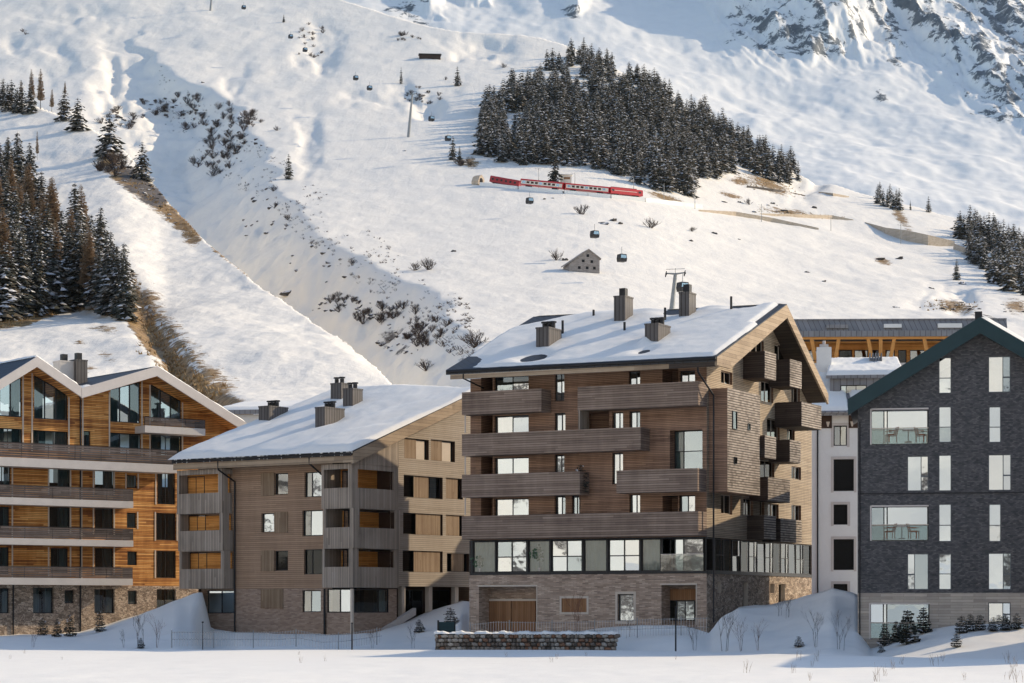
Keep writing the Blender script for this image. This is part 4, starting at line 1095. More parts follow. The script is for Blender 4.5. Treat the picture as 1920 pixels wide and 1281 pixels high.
# stair cheek
p0 = B.side(716, 1178, uw + .4); p1 = B.side(778, 1140, uw + .4)
MB().hexa([(uw + .2, p0[0], p0[1] - .5), (uw + .5, p0[0], p0[1] - .5), (uw + .5, p1[0], p1[1] - .5), (uw + .2, p1[0], p1[1] - .5), (uw + .2, p0[0], p0[1]), (uw + .5, p0[0], p0[1]), (uw + .5, p1[0], p1[1]), (uw + .2, p1[0], p1[1])]).build('stair_cheek', M['concrete'], br_)
# closing walls left and back
MB().face([(uBl, 0, -.5), (uBl, 14, -.5), (uBl, 14, bEl[2] + 1.5), (uBl, 0, bEl[2] - .3)]).face([(uBl, 14, -.5), (uw, 14, -.5), (uw, 14, bEl[2]), (uBl, 14, bEl[2])]).build('wall', M['wood_lodge'], br_, fix=False)
def roofzB(v): return bEr[2] + (bRr[2] - bEr[2]) * (v - ev) / (vrg - ev)
def bchim(x0, x1, xs, yt, v, pots=3, mat='zinc_dark', dmin=.8):
    u0, u1 = B.front(x0, 780, v)[0], B.front(x1, 780, v)[0]; zt = B.front(x0, yt, v)[1] + .25
    d = B.side(xs, 780, u1)[0] - v
    chimney(br_, u0, u1, v, v + max(dmin, min(d, 3)), roofzB(v) - .8, zt, mat, pots)
bchim(485, 505, 540, 768, 5.2); bchim(591, 609, 646, 770, 3.6); bchim(620, 640, 652, 725, 10.0, 2); bchim(643, 661, 680, 735, 8.0, 2)
pipe(br_, [(B.front(413, 862, ev + .3)[0], ev + .05, bEl[2] - .2), (B.front(413, 862, ev + .3)[0], ev + .1, bEl[2] - .9), (B.front(440, 900, -.1)[0], -.1, bEl[2] - 1.7), (B.front(440, 900, -.1)[0], -.1, .4)], .06)
pipe(br_, [(B.front(584, 850, ev + .3)[0], ev + .05, bEl[2] - .2), (B.front(584, 850, ev + .3)[0], ev + .1, bEl[2] - .8), (B.front(604, 900, -.1)[0], -.1, bEl[2] - 1.5)], .06)
pipe(br_, [(ru0 + .1, VL + .12, bz), (ru0 + .1, VL + .12, 0)], .07)
def snowB(s, t):
    th_ = .26 + 0 * s + .05 * np.sin(s * 9 + t * 4)
    th_ = th_ + .22 * np.exp(-((s - .40 - .5 * t) / .06) ** 2) * sstep(0, .1, t) * sstep(.5, .2, t) + .18 * np.exp(-((s - .72 - .4 * t) / .07) ** 2) * sstep(0, .1, t) * sstep(.45, .2, t)
    th_ = th_ - .14 * np.exp(-((s - .30 - .6 * t) / .07) ** 2) - .12 * np.exp(-((s - .62 - .5 * t) / .07) ** 2)
    return th_ * sstep(-.01, .04, t) * sstep(-.01, .03, s) * sstep(1.0, .985, s) + .03
roof_snow('roof_snow', rB, (off(bEl, -.25, -.2, 0), off(bEr, 0, -.2, 0), bRr, off(bRl, -.2, 0, 0)), snowB, 110, 60, 9)
# ================================================================== orange larch lodge (left)
A = Frame_('orange_lodge', 345, 176.0, -38.5)
tag(A.root, 'orange larch-clad lodge with twin gables, pale balcony slabs and rubble base', 'building')
ar = A.root
fA = Face('f', 0.0)
uA0 = A.front(-160, 1000)[0]; uA1 = A.front(440, 1000)[0]
VA = -1.6
# gable roofs: ridge lines run into the depth
vE = -2.0
def apt(px, py, v=vE): u, z = A.front(px, py, v); return (u, v, z)
def groof(L, T, Rg, dep=11.0):
    """roof pair over one gable: L left eave, T apex, Rg right eave (front points)"""
    out = []
    for (e, t) in ((L, T), (Rg, T)):
        e2, t2 = (e[0], dep, e[2]), (t[0], dep, t[2])
        o = roof_slab('roof', ar, (e, e2, t2, t), .28, M['roof_blue'])
        out.append(o)
        mb = MB(); d = 0.02
        mb.hexa([(e[0], vE - d - .16, e[2] - .72), (e[0], vE - d, e[2] - .72), (t[0], vE - d, t[2] - .72), (t[0], vE - d - .16, t[2] - .72), (e[0], vE - d - .16, e[2] + .04), (e[0], vE - d, e[2] + .04), (t[0], vE - d, t[2] + .04), (t[0], vE - d - .16, t[2] + .04)])
        mb.build('verge_board', M['verge'], o)
        mb = MB(); mb.hexa([(e[0], vE, e[2] - .5), (e[0], -.01, e[2] - .5), (t[0], -.01, t[2] - .5), (t[0], vE, t[2] - .5), (e[0], vE, e[2] - .29), (e[0], -.01, e[2] - .29), (t[0], -.01, t[2] - .29), (t[0], vE, t[2] - .29)])
        mb.build('soffit', M['wood_orange'], o)
        roof_snow('roof_snow', o, (e, e2, t2, t), (lambda s, t_: .16 - .5 * sstep(.10, .28, t_) + .3 * sstep(.75, .95, s)) if e is L else (lambda s, t_: .28 + 0 * s), 40, 30, 12)
    return out
L1, T1, R1 = apt(-70, 755), apt(68, 670), apt(152, 727)
L2, T2, R2 = apt(150, 729), apt(293, 688), apt(466, 798)
g1 = groof(L1, T1, (R1[0] - .06, R1[1], R1[2])); g2 = groof((L2[0] + .06, L2[1], L2[2]), T2, R2)
def under(u):
    """height of the soffit over the front wall"""
    pts = sorted([(L1[0], L1[2]), (T1[0], T1[2]), (R1[0], R1[2]), (T2[0], T2[2]), (R2[0], R2[2])])
    return float(np.interp(u, [p[0] for p in pts], [p[1] for p in pts])) - .45
zst = A.front(150, 1098)[1]                       # top of the rubble base
hA = []; wA = []
def aw(x0, y0, x1, y1, cols=(1, 1), g='glass', cur=None, inset=.14, lst=None):
    r = A.frect(x0, y0, x1, y1); (hA if lst is None else lst).append((*r, .22)); wA.append((r, cols, g, cur, inset))
CU = [(0.02, .4, 'curtain_dim'), (.68, .98, 'curtain_dim')]
# row under the gables
for (x0, x1, y0, y1, c_) in ((-10, 42, 803, 842, (1, 1)), (62, 128, 808, 846, (.35, 1, .9)), (157, 170, 808, 846, (1,)), (206, 265, 813, 852, (1, 1, 1)), (283, 341, 815, 856, (1, 1))):
    aw(x0, y0, x1, y1, c_, 'glass', CU)
for (x0, x1, y0, y1) in ((-10, 20, 872, 922), (92, 132, 878, 928), (178, 215, 880, 930), (295, 329, 884, 946), (-10, 18, 950, 1000), (92, 132, 951, 1000), (178, 213, 952, 1002), (293, 330, 962, 1013),
                         (-10, 17, 1026, 1076), (95, 128, 1028, 1076), (178, 213, 1028, 1078), (293, 330, 1033, 1084)):
    aw(x0, y0, x1, y1, (1, 1), 'glass', CU if x0 > 200 or x0 < 0 else [(0.5, .98, 'curtain_dim')])
for (x0, x1, y0, y1) in ((238, 257, 891, 915), (238, 256, 962, 990), (239, 257, 1034, 1060)): aw(x0, y0, x1, y1, (1,), 'glass', [(0, 1, 'curtain')])
# gable glazing with sloped heads
def trap(parent, pts, cols, name='gable_window'):
    """pts: left-bottom, right-bottom, right-top, left-top as (u,z)"""
    mb = MB(); d0, d1 = .10, .18
    (a0, zb0_), (a1, zb1_), (a2, zt1), (a3, zt0) = pts
    fw = .08
    def ztop(u): return zt0 + (zt1 - zt0) * (u - a0) / (a1 - a0)
    for u in [a0 + (a1 - a0) * i / cols for i in range(cols + 1)]:
        x0, x1 = max(a0, u - fw / 2), min(a1, u + fw / 2)
        mb.hexa([(x0, d0, zb0_), (x1, d0, zb0_), (x1, d1, zb0_), (x0, d1, zb0_), (x0, d0, ztop(x0)), (x1, d0, ztop(x1)), (x1, d1, ztop(x1)), (x0, d1, ztop(x0))])
    mb.box(a0, a1, d0 + .004, d1, zb0_, zb0_ + fw)
    mb.hexa([(a0, d0 - .004, zt0 - fw), (a1, d0 - .004, zt1 - fw), (a1, d1, zt1 - fw), (a0, d1, zt0 - fw), (a0, d0 - .004, zt0), (a1, d0 - .004, zt1), (a1, d1, zt1), (a0, d1, zt0)])
    w_ = mb.build(name, M['frame_dark'], parent)
    for i in range(cols):
        x0, x1 = a0 + (a1 - a0) * i / cols, a0 + (a1 - a0) * (i + 1) / cols
        MB().face([(x0, .15, zb0_), (x1, .15, zb0_), (x1, .152, ztop(x1)), (x0, .15, ztop(x0))]).build('pane', M['glass_mid'] if i % 2 else M['glass'], w_, fix=False)
        if i != 1:
            cm = MB(); n = 10
            for j in range(n):
                y0_, y1_ = x0 + (x1 - x0) * j / n, x0 + (x1 - x0) * (j + 1) / n
                e0, e1 = .42 + .04 * math.sin(j * 1.4), .42 + .04 * math.sin(j * 1.4 + 1.4)
                cm.face([(y0_, e0, zb0_), (y1_, e1, zb0_), (y1_, e1, ztop(y1_)), (y0_, e0, ztop(y0_))])
            cm.build('curtain', M['curtain_dim'], w_, fix=False)
    return w_
traps = []
def tr4(x0, x1, yb, yt0, yt1, cols):
    a0, zb_ = A.front(x0, yb); a1, _ = A.front(x1, yb); zt0 = A.front(x0, yt0)[1]; zt1 = A.front(x1, yt1)[1]
    traps.append((a0, a1, zb_, zt0, zt1)); trap(ar, [(a0, zb_), (a1, zb_), (a1, zt1), (a0, zt0)], cols)
tr4(-20, 41, 779, 738, 707, 3); tr4(64, 127, 785, 703, 738, 3); tr4(207, 263, 791, 730, 716, 3); tr4(283, 340, 790, 720, 752, 3)
# front wall: columns of quads that follow the roof line, openings left free
def awall(name, holes, tr, z0, mat, z1=None):
    mb = MB()
    us = sorted({uA0, uA1, T1[0], R1[0], T2[0], *[q for h in holes for q in h[:2]], *[q for t in tr for q in t[:2]]})
    us = [u for u in us if uA0 <= u <= uA1]
    for a, b in zip(us, us[1:]):
        if b - a < 1e-4: continue
        c = (a + b) / 2
        t0, t1 = (under(a), under(b)) if z1 is None else (z1, z1)
        cuts = sorted([(h[2], h[3], h[2], h[3]) for h in holes if h[0] < c < h[1]])
        lo_a = lo_b = z0
        for (x, y, _, _) in cuts:
            if y <= z0: continue
            mb.face([(a, 0, lo_a), (b, 0, lo_b), (b, 0, max(x, z0)), (a, 0, max(x, z0))]); lo_a = lo_b = y
        tt = [t for t in tr if t[0] < c < t[1]]
        if tt:
            q0, q1, zb_, y0, y1 = tt[0]
            f = lambda u: y0 + (y1 - y0) * (u - q0) / (q1 - q0)
            mb.face([(a, 0, lo_a), (b, 0, lo_b), (b, 0, zb_), (a, 0, zb_)]); lo_a, lo_b = f(a), f(b)
        if t0 > lo_a or t1 > lo_b: mb.face([(a, 0, lo_a), (b, 0, lo_b), (b, 0, max(t1, lo_b)), (a, 0, max(t0, lo_a))])
    for h in holes:
        x0, x1, y0, y1 = h[:4]
        for (p, q) in (((x0, y0), (x1, y0)), ((x1, y0), (x1, y1)), ((x1, y1), (x0, y1)), ((x0, y1), (x0, y0))):
            mb.face([(p[0], 0, p[1]), (q[0], 0, q[1]), (q[0], .25, q[1]), (p[0], .25, p[1])])
    for (q0, q1, zb_, y0, y1) in tr:
        for (p, q) in (((q0, zb_), (q1, zb_)), ((q1, zb_), (q1, y1)), ((q1, y1), (q0, y0)), ((q0, y0), (q0, zb_))):
            mb.face([(p[0], 0, p[1]), (q[0], 0, q[1]), (q[0], .25, q[1]), (p[0], .25, p[1])])
    return mb.build(name, mat, ar, fix=False)
awall('wall', hA, traps, zst, M['wood_orange'])
hS = []; nW = len(wA)
for (x0, x1, y0, y1, cur) in ((-10, 18, 1103, 1150, CU), (62, 101, 1102, 1150, CU), (121, 139, 1107, 1131, [(0, 1, 'curtain_dim')]), (177, 215, 1105, 1150, CU), (240, 257, 1108, 1133, [(0, 1, 'curtain')]), (294, 330, 1105, 1152, CU)):
    aw(x0, y0, x1, y1, (1, 1) if x1 - x0 > 25 else (1,), 'glass', cur, .2, hS)
awall('base_wall', hS, [], -.5, M['rubble'], zst)
for r, c_, g, cur, ins in wA: window(ar, fA, r, c_, (1,), g, inset=ins, curtain=cur)
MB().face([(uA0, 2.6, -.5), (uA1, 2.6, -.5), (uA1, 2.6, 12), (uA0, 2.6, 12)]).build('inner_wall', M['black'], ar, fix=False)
MB().face([(uA1, 0, -.5), (uA1, 10, -.5), (uA1, 10, under(uA1)), (uA1, 0, under(uA1))]).build('wall', M['wood_orange'], ar, fix=False)
# pale vertical trims beside the doors
for (x, y0, y1) in ((23, 870, 1098), (91, 875, 930), (132, 878, 930), (153, 870, 1090), (175, 878, 930), (214, 880, 930), (91, 950, 1000), (132, 950, 1000), (175, 952, 1004), (214, 952, 1004), (91, 1026, 1080), (132, 1026, 1080), (175, 1026, 1080), (214, 1026, 1080), (292, 884, 946), (60, 700, 846), (129, 735, 850), (155, 735, 846), (205, 735, 852), (266, 715, 856), (281, 722, 858), (342, 755, 858), (43, 705, 842), (236, 888, 916), (259, 888, 916), (258, 960, 992), (291, 960, 1014), (332, 962, 1014), (291, 1032, 1084)):
    u, z1 = A.front(x, y0); z0 = A.front(x, y1)[1]
    MB().box(u - .055, u + .055, -.035, .03, z0, z1).build('trim_board', M['trim'], ar)
# balconies
def abalc(x0, x1, xr, yt, yb, yrail, v=VA):
    """slab rows measured at pixel column xr"""
    u0, u1 = A.front(x0, 900, v)[0], A.front(x1, 900, v)[0]
    zt, zb, zr_ = A.front(xr, yt, v)[1], A.front(xr, yb, v)[1], A.front(xr, yrail, v)[1]
    s = MB().box(u0, u1, v, -.01, zb, zt).build('balcony_slab', M['concrete'], ar)
    mb = MB(); n = 6; h = (zr_ - zt - .06) / n; rnd = random.Random(int(x1))
    L = 2.4; k = int((u1 - u0) / L) + 1
    for i in range(n):
        for j in range(k):
            a, b = u0 + (u1 - u0) * j / k + .01, u0 + (u1 - u0) * (j + 1) / k - .01
            mb.box(a, b, v + .02 - rnd.uniform(0, .02), v + .05, zt + .04 + i * h + .012, zt + .04 + (i + 1) * h - .012)
    mb.box(u1 - .03, u1, v + .06, -.02, zt + .04, zr_ - .04)
    ro = mb.build('railing', M['wood_rail'], ar); ro['kind'] = 'stuff'
    tp = MB(); tp.tube((u0, v + .03, zr_), (u1, v + .03, zr_), .025, n=6)
    for j in range(k + 1):
        a = u0 + (u1 - u0) * j / k; tp.box(a - .02, a + .02, v + .055, v + .09, zt, zr_)
    tp.build('handrail', M['metal_dark'], ro)
abalc(-170, 332, 160, 864, 880, 836); abalc(-170, 250, 125, 936, 949, 913); abalc(-170, 250, 125, 1011, 1023, 989); abalc(-170, 249, 125, 1084, 1097, 1063)
abalc(272, 385, 330, 801, 814, 785)
# small balcony left of the step is a little further out
chimney(ar, *(lambda a, b: (a, b))(A.front(113, 700, 5.0)[0], A.front(140, 700, 5.0)[0]), 5.0, 6.2, 9, A.front(120, 676, 5.0)[1], 'concrete', 1)
chimney(ar, *(lambda a, b: (a, b))(A.front(143, 700, 4.6)[0], A.front(164, 700, 4.6)[0]), 4.6, 5.8, 9, A.front(150, 674, 4.6)[1], 'zinc_dark', 1)
pipe(ar, [(A.front(150, 735, vE)[0], vE + .2, A.front(150, 735, vE)[1]), (A.front(150, 745, 0)[0], -.08, A.front(150, 750, 0)[1]), (A.front(150, 745, 0)[0], -.08, 1.0)], .06)
pipe(ar, [(A.front(24, 1100, 0)[0], -.08, zst), (A.front(24, 1100, 0)[0], -.08, .3)], .06)
pipe(ar, [(A.front(150, 1100, 0)[0], -.06, zst), (A.front(150, 1100, 0)[0], -.06, .3)], .06)

# ================================================================== slate house (right)
D = Frame_('slate_house', 1608, 128.0, 10.0)
tag(D.root, 'dark slate-shingled gabled apartment house with pale stone ground floor', 'building')
dr_ = D.root
fD = Face('f', 0.0)
uD1 = D.front(2085, 900)[0]
vD = -.75
def dpt(px, py, v=vD): u, z = D.front(px, py, v); return (u, v, z)
DL, DT = dpt(1590, 750), dpt(1838, 596)
DR = (2 * DT[0] - DL[0], vD, DL[2])
for (e, t) in ((DL, DT), (DR, DT)):
    e2, t2 = (e[0], 13, e[2]), (t[0], 13, t[2])
    o = roof_slab('roof', dr_, (e, e2, t2, t), .3, M['roof_dark'])
    h = .88
    MB().hexa([(e[0], vD - .14, e[2] - h), (e[0], vD - .01, e[2] - h), (t[0], vD - .01, t[2] - h), (t[0], vD - .14, t[2] - h), (e[0], vD - .14, e[2] + .04), (e[0], vD - .01, e[2] + .04), (t[0], vD - .01, t[2] + .04), (t[0], vD - .14, t[2] + .04)]).build('verge_board', M['teal'], o)
    MB().hexa([(e[0], vD, e[2] - .6), (e[0], .2, e[2] - .6), (t[0], .2, t[2] - .6), (t[0], vD, t[2] - .6), (e[0], vD, e[2] - .31), (e[0], .2, e[2] - .31), (t[0], .2, t[2] - .31), (t[0], vD, t[2] - .31)]).build('soffit', M['teal'], o)
    if e is DR: roof_snow('roof_snow', o, (e, e2, t2, t), lambda s, t_: .30 + 0 * s, 40, 30, 15)
    else: roof_snow('roof_snow', o, (e, e2, t2, t), lambda s, t_: .03 + 0 * s, 40, 30, 16)
zsb = D.front(1750, 1112)[1]
hD = []; wD = []
def dw(x0, y0, x1, y1, cols=(1,), rows=(1,), g='glass_bright', big=False):
    r = D.frect(x0, y0, x1, y1); hD.append((*r, .9 if big else .16)); wD.append((r, cols, rows, g, big))
for (y0, y1) in ((766, 833), (948, 1014)): dw(1632, y0, 1741, y1, (.22, .06, .72), (1,), 'glass_bright', True)
dw(1760, 670, 1784, 738, (1,), (1.35, 1)); dw(1853, 668, 1895, 736, (1, .5)); dw(1760, 762, 1784, 830, (1,), (1.35, 1)); dw(1854, 762, 1877, 830, (1,), (1.35, 1))
dw(1701, 855, 1741, 921, (1, .5)); dw(1760, 853, 1784, 921); dw(1853, 852, 1896, 920, (1, .5)); dw(1760, 945, 1784, 1016, (1,), (1.3, 1)); dw(1854, 945, 1877, 1016, (1,), (1.3, 1))
dw(1701, 1038, 1741, 1106, (.5, 1)); dw(1760, 1038, 1784, 1106, (1,), (1.3, 1)); dw(1853, 1037, 1896, 1106, (1, .5))
sl = DT[2] - DL[2]
nl = Vector((-(DT[2] - DL[2]), 0, DT[0] - DL[0])).normalized(); nr_ = Vector(((DT[2] - DL[2]), 0, DT[0] - DL[0])).normalized()
wall('wall', dr_, fD, 0.0, uD1, zsb, DT[2], hD, M['slate'], [(off(DL, 0, 0, -.5), nl), (off(DR, 0, 0, -.5), nr_)])
nb = len(wD)
hb = []
for (x0, y0, x1, y1, c_, bg_) in ((1630, 1131, 1743, 1199, (.22, .06, .72), True), (1853, 1130, 1895, 1168, (1, .5), False)):
    r = D.frect(x0, y0, x1, y1); hb.append((*r, .6 if bg_ else .2)); wD.append((r, c_, (1,), 'glass_bright', bg_))
wall('base_wall', dr_, fD, 0.0, uD1, -.8, zsb, hb, M['stone'])
for r, c_, rw, g, bg_ in wD:
    if bg_:
        window(dr_, Face('f', .55), r, c_, rw, g, inset=0, fw=.07)
        mb = MB(); zr_ = r[2] + (r[3] - r[2]) * .44
        gl = MB().face([(r[0] + .03, .06, r[2] + .02), (r[1] - .03, .06, r[2] + .02), (r[1] - .03, .06, zr_), (r[0] + .03, .06, zr_)]).build('glass_railing', M['glass'], dr_, fix=False)
        MB().box(r[0], r[1], .04, .09, zr_, zr_ + .05).build('handrail', M['trim'], gl)
        MB().box(r[0] - .02, r[0] + .06, -.04, .52, r[2], r[3]).build('reveal_board', M['verge'], dr_)
        MB().box(r[0] + .06, r[1], -.04, .52, r[3] - .06, r[3] + .02).build('reveal_board', M['verge'], dr_)
    else:
        two = len(c_) == 2 and len(rw) == 1
        w_ = window(dr_, fD, r, c_, rw, g, 'frame_grey', inset=.05, fw=.05)
        if two:   # split of the narrow casement
            a0, a1 = r[0], r[1]; wf = c_[0] / sum(c_); a = a0 + (a1 - a0) * wf
            (x0, x1) = (a, a1) if c_[0] > c_[1] else (a0, a)
            zz = r[2] + (r[3] - r[2]) * .42
            MB().box(x0, x1, .045, .115, zz - .04, zz + .04).build('transom', M['frame_grey'], w_)
MB().face([(0, 3, -.5), (uD1, 3, -.5), (uD1, 3, zsb + 9), (0, 3, zsb + 9)]).build('inner_wall', M['black'], dr_, fix=False)
MB().face([(0, 0, -.8), (0, 12.6, -.8), (0, 12.6, DL[2]), (0, 0, DL[2])]).face([(uD1, 0, -.8), (uD1, 12.6, -.8), (uD1, 12.6, DL[2]), (uD1, 0, DL[2])]).face([(0, 12.6, -.8), (uD1, 12.6, -.8), (uD1, 12.6, DL[2]), (DT[0], 12.6, DT[2] - .4), (0, 12.6, DL[2])]).build('wall', M['slate'], dr_, fix=False)
zrw = DL[2] - 1.6
MB().box(.05, uD1 - .05, 12.7, 25.0, -.8, zrw).build('unseen_rear_wing', M['slate'], dr_)  # unseen wing, added and sized for its shadow on the brown lodge's side
MB().box(-.15, uD1 + .15, 12.65, 25.2, zrw, zrw + .3).build('unseen_rear_wing_roof', M['zinc'], dr_)
MB().box(0, uD1, 12.8, 25.0, zrw + .3, zrw + .55).build('roof_snow', M['snow'], dr_)
for y in (925,):
    z = D.front(1750, y)[1]; MB().box(0, uD1, -.03, .0, z - .03, z + .03).build('drip_strip', M['metal_dark'], dr_)
MB().box(DT[0] - .2, DT[0] + .2, 2.2, 2.7, DT[2] - .5, D.front(1838, 584, 2.2)[1]).build('chimney', M['metal_dark'], dr_)
pipe(dr_, [(.12, -.08, DL[2] - 1.2), (.12, -.08, .2)], .04)

# chairs and tables on the slate house's balconies
def chair(frame, px, py, v, rot, label):
    u, z = frame.front(px, py, v)
    e = empty('wooden_chair', (0, 0, 0)); P = frame.O + frame.U * u + frame.V * v
    e.location = (P.x, P.y, z); e.rotation_euler = (0, 0, -frame.a + rot); tag(e, label, 'chair', 'balcony chairs')
    w_ = M['wood_chair']
    MB().box(-.28, .28, -.26, .26, .38, .44).build('seat', w_, e)
    MB().hexa([(-.28, .2, .44), (.28, .2, .44), (.28, .26, .44), (-.28, .26, .44), (-.28, .32, .85), (.28, .32, .85), (.28, .37, .85), (-.28, .37, .85)]).build('backrest', w_, e)
    for sx in (-1, 1):
        for sy in (-1, 1): MB().box(sx * .25 - .025, sx * .25 + .025, sy * .23 - .025, sy * .23 + .025, 0, .38).build('leg', w_, e)
        MB().box(sx * .29 - .03, sx * .29 + .03, -.24, .28, .6, .64).build('armrest', w_, e)
M['wood_chair'] = plain('teak_chair', (0.20, 0.085, 0.045), .6, .15, 4)
def table(frame, px, py, v, label):
    u, z = frame.front(px, py, v); P = frame.O + frame.U * u + frame.V * v
    e = empty('balcony_table', (P.x, P.y, z), -frame.a); tag(e, label, 'table')
    MB().tube((0, 0, .68), (0, 0, .72), .35, n=14).build('table_top', M['concrete'], e)
    MB().tube((0, 0, .02), (0, 0, .68), .03, n=8).build('table_leg', M['metal_dark'], e)
    MB().tube((0, 0, 0), (0, 0, .03), .2, n=10).build('table_base', M['metal_dark'], e)
for (px_, r_, lb) in ((1671, -1.2, 'brown chair on the upper slate-house balcony, left of its table'), (1728, 1.2, 'brown chair on the upper slate-house balcony, right of its table')):
    chair(D, px_, 829, .30, r_, lb)
for (px_, r_, lb) in ((1668, -1.3, 'brown chair on the lower slate-house balcony, left of its table'), (1713, 1.3, 'brown chair on the lower slate-house balcony, right of its table')):
    chair(D, px_, 1010, .30, r_, lb)
table(D, 1703, 829, .32, 'small round table between chairs on the upper slate-house balcony'); table(D, 1691, 1010, .32, 'small round table between chairs on the lower slate-house balcony')

# ================================================================== white house between the brown lodge and the slate house
E = Frame_('white_house', 1524, 172.0, 8.0)
tag(E.root, 'white rendered house with carved brown frieze and snowy dormer roof', 'building')
er = E.root
fE = Face('f', 0.0); uE1 = E.front(1700, 900)[0]; uE0 = E.front(1500, 900)[0]
zE = E.front(1570, 776)[1]
hE = [E.frect(*q) for q in ((1563, 798, 1588, 836), (1563, 861, 1601, 921), (1563, 946, 1589, 984), (1563, 1011, 1601, 1069), (1563, 1095, 1589, 1122))]
wall('wall', er, fE, uE0, uE1, -.2, zE, hE, M['plaster'], reveal=.3)
for i, r in enumerate(hE):
    window(er, fE, r, (1, 1) if i == 0 else (1,), (1,), 'glass_mid' if i == 0 else 'glass_black', inset=.2, fw=.08 if i == 0 else .04)
    mb = MB(); a, b, z0, z1 = r; w_ = .2
    for q in ((a - w_, a, z0 - .1, z1 + w_), (b, b + w_, z0 - .1, z1 + w_), (a, b, z1, z1 + w_)): mb.box(q[0], q[1], -.03, .05, q[2], q[3])
    mb.build('window_surround', M['concrete'], er)
backing(er, fE, (uE0, uE1, 0, zE), 2.5)
z0 = E.front(1570, 803)[1]; 
for (x0_, x1_) in ((1500, 1560), (1591, 1700)):
    a, b = E.front(x0_, 790)[0], E.front(x1_, 790)[0]
    MB().box(a, b, -.05, .0, z0, zE).build('frieze', M['brown_dark'], er)
    n = int((b - a) / .5)
    for i in range(n):
        u = a + (i + .5) * (b - a) / n
        MB().hexa([(u - .05, -.09, z0 + .12), (u + .05, -.09, z0 + .12), (u + .05, -.05, z0 + .12), (u - .05, -.05, z0 + .12), (u - .14, -.09, z0 + .5), (u + .14, -.09, z0 + .5), (u + .14, -.05, z0 + .5), (u - .14, -.05, z0 + .5)]).build('carved_ornament', M['trim'], er)
def ept(px, py, v): u, z = E.front(px, py, v); return (u, v, z)
e0, e1 = (uE0, -.8, zE + .15), (uE1, -.8, zE + .15)
r0, r1 = (uE0, 5.0, E.front(1560, 690, 5)[1]), (uE1, 5.0, E.front(1560, 690, 5)[1])
ro = roof_slab('roof', er, (e0, e1, r1, r0), .35, M['zinc'])
ea, eb = E.front(1556, 760, .8)[0], uE1
roof_snow('roof_snow', ro, (e0, e1, r1, r0), lambda s, t: .22 - .5 * np.exp(-((s - .47 + .05 * t) / .02) ** 2), 90, 30, 20)
MB().tube((uE0, -.85, zE + .05), (uE1, -.85, zE + .05), .12, n=6).build('gutter', M['zinc'], ro)
# dormer
dv = 1.4; dz0 = E.front(1600, 760, dv)[1]; dz1 = E.front(1600, 704, dv)[1]
ua, ub = E.front(1556, 730, dv)[0], uE1 - .4
dh = [E.frect(1576, 722, 1625, 756, dv)]
fdm = Face('f', dv)
wall('dormer_wall', er, fdm, ua, ub, dz0 - 1, dz1, dh, M['zinc'], reveal=.2)
window(er, fdm, dh[0], (.25, .5, .5), (1,), ['glass_bright', 'glass_mid', 'glass_mid'], inset=.12, fw=.06)
MB().face([(ua, dv, dz0 - 1), (ua, dv + 6, dz0 - 1), (ua, dv + 6, dz1), (ua, dv, dz1)]).build('dormer_wall', M['zinc'], er, fix=False)
d0 = (ua - .3, dv - .3, dz1); d1 = (ub + .3, dv - .3, dz1); dt = E.front(1600, 676, 7.5)[1]
dro = roof_slab('dormer_roof', er, (d0, d1, (ub, 7.5, dt), (ua, 7.5, dt)), .25, M['zinc'])
roof_snow('roof_snow', dro, (d0, d1, (ub, 7.5, dt), (ua, 7.5, dt)), lambda s, t: .30 + 0 * s, 50, 24, 22)
sk0 = E.front(1630, 690, 6)[0]
for i in range(5): MB().box(sk0 + i * .22, sk0 + i * .22 + .1, 5.2, 7.0, dt - .45, dt + .32).build('snow_guard', M['zinc'], dro)
cu0, cu1 = E.front(1531, 670, 4)[0], E.front(1559, 670, 4)[0]
MB().box(cu0, cu1, 4.0, 5.1, zE, E.front(1540, 651, 4)[1]).build('chimney', M['plaster'], er)
cm = MB(); um = (cu0 + cu1) / 2; zt = E.front(1540, 651, 4)[1]
cm.box(um - .35, um + .35, 4.2, 4.9, zt, zt + .25); cm.tube((um, 4.5, zt + .25), (um, 4.5, zt + .55), .12, n=8); cm.build('chimney_cap', M['concrete'], er)
pipe(er, [(E.front(1533, 900, -.1)[0], -.1, zE), (E.front(1533, 900, -.1)[0], -.1, 1)], .06)

# ================================================================== timber station building behind
S = Frame_('timber_station', 1490, 215.0, 2.0)
tag(S.root, 'long flat-roofed building with slanted orange timber posts behind the white house', 'building')
sr = S.root; fS = Face('f', 0.0)
uS0, uS1 = S.front(1420, 640)[0], S.front(1880, 640)[0]
z = lambda y, v=0: S.front(1650, y, v)[1]
hS_ = [S.frect(x0, 656, x1, 683) for (x0, x1) in ((1508, 1560), (1573, 1598), (1602, 1628), (1634, 1652), (1660, 1678), (1684, 1700), (1706, 1740), (1746, 1790))]
wall('wall', sr, fS, uS0, uS1, 5, z(640), hS_, M['wood_amber'], reveal=.3)
for i, r in enumerate(hS_): window(sr, fS, r, (1,), (1,), 'glass_mid' if i % 2 == 0 else 'glass_dark', 'brown_dark', inset=.15, fw=.08)
backing(sr, fS, (uS0, uS1, 5, z(640)), 2)
MB().box(uS0, uS1, -2.6, 0, z(700), z(686)).build('terrace_slab', M['concrete'], sr)
MB().box(uS0, uS1, -2.6, 8, z(631, -2.6), z(620, -2.6)).build('eave_beam', M['zinc'], sr)
MB().hexa([(uS0, -2.5, z(624, -2.6)), (uS1, -2.5, z(624, -2.6)), (uS1, -2.0, z(624, -2.6)), (uS0, -2.0, z(624, -2.6)), (uS0, -2.0, z(600, -2)), (uS1, -2.0, z(600, -2)), (uS1, -1.6, z(600, -2)), (uS0, -1.6, z(600, -2))]).build('roof_panel', M['zinc'], sr)
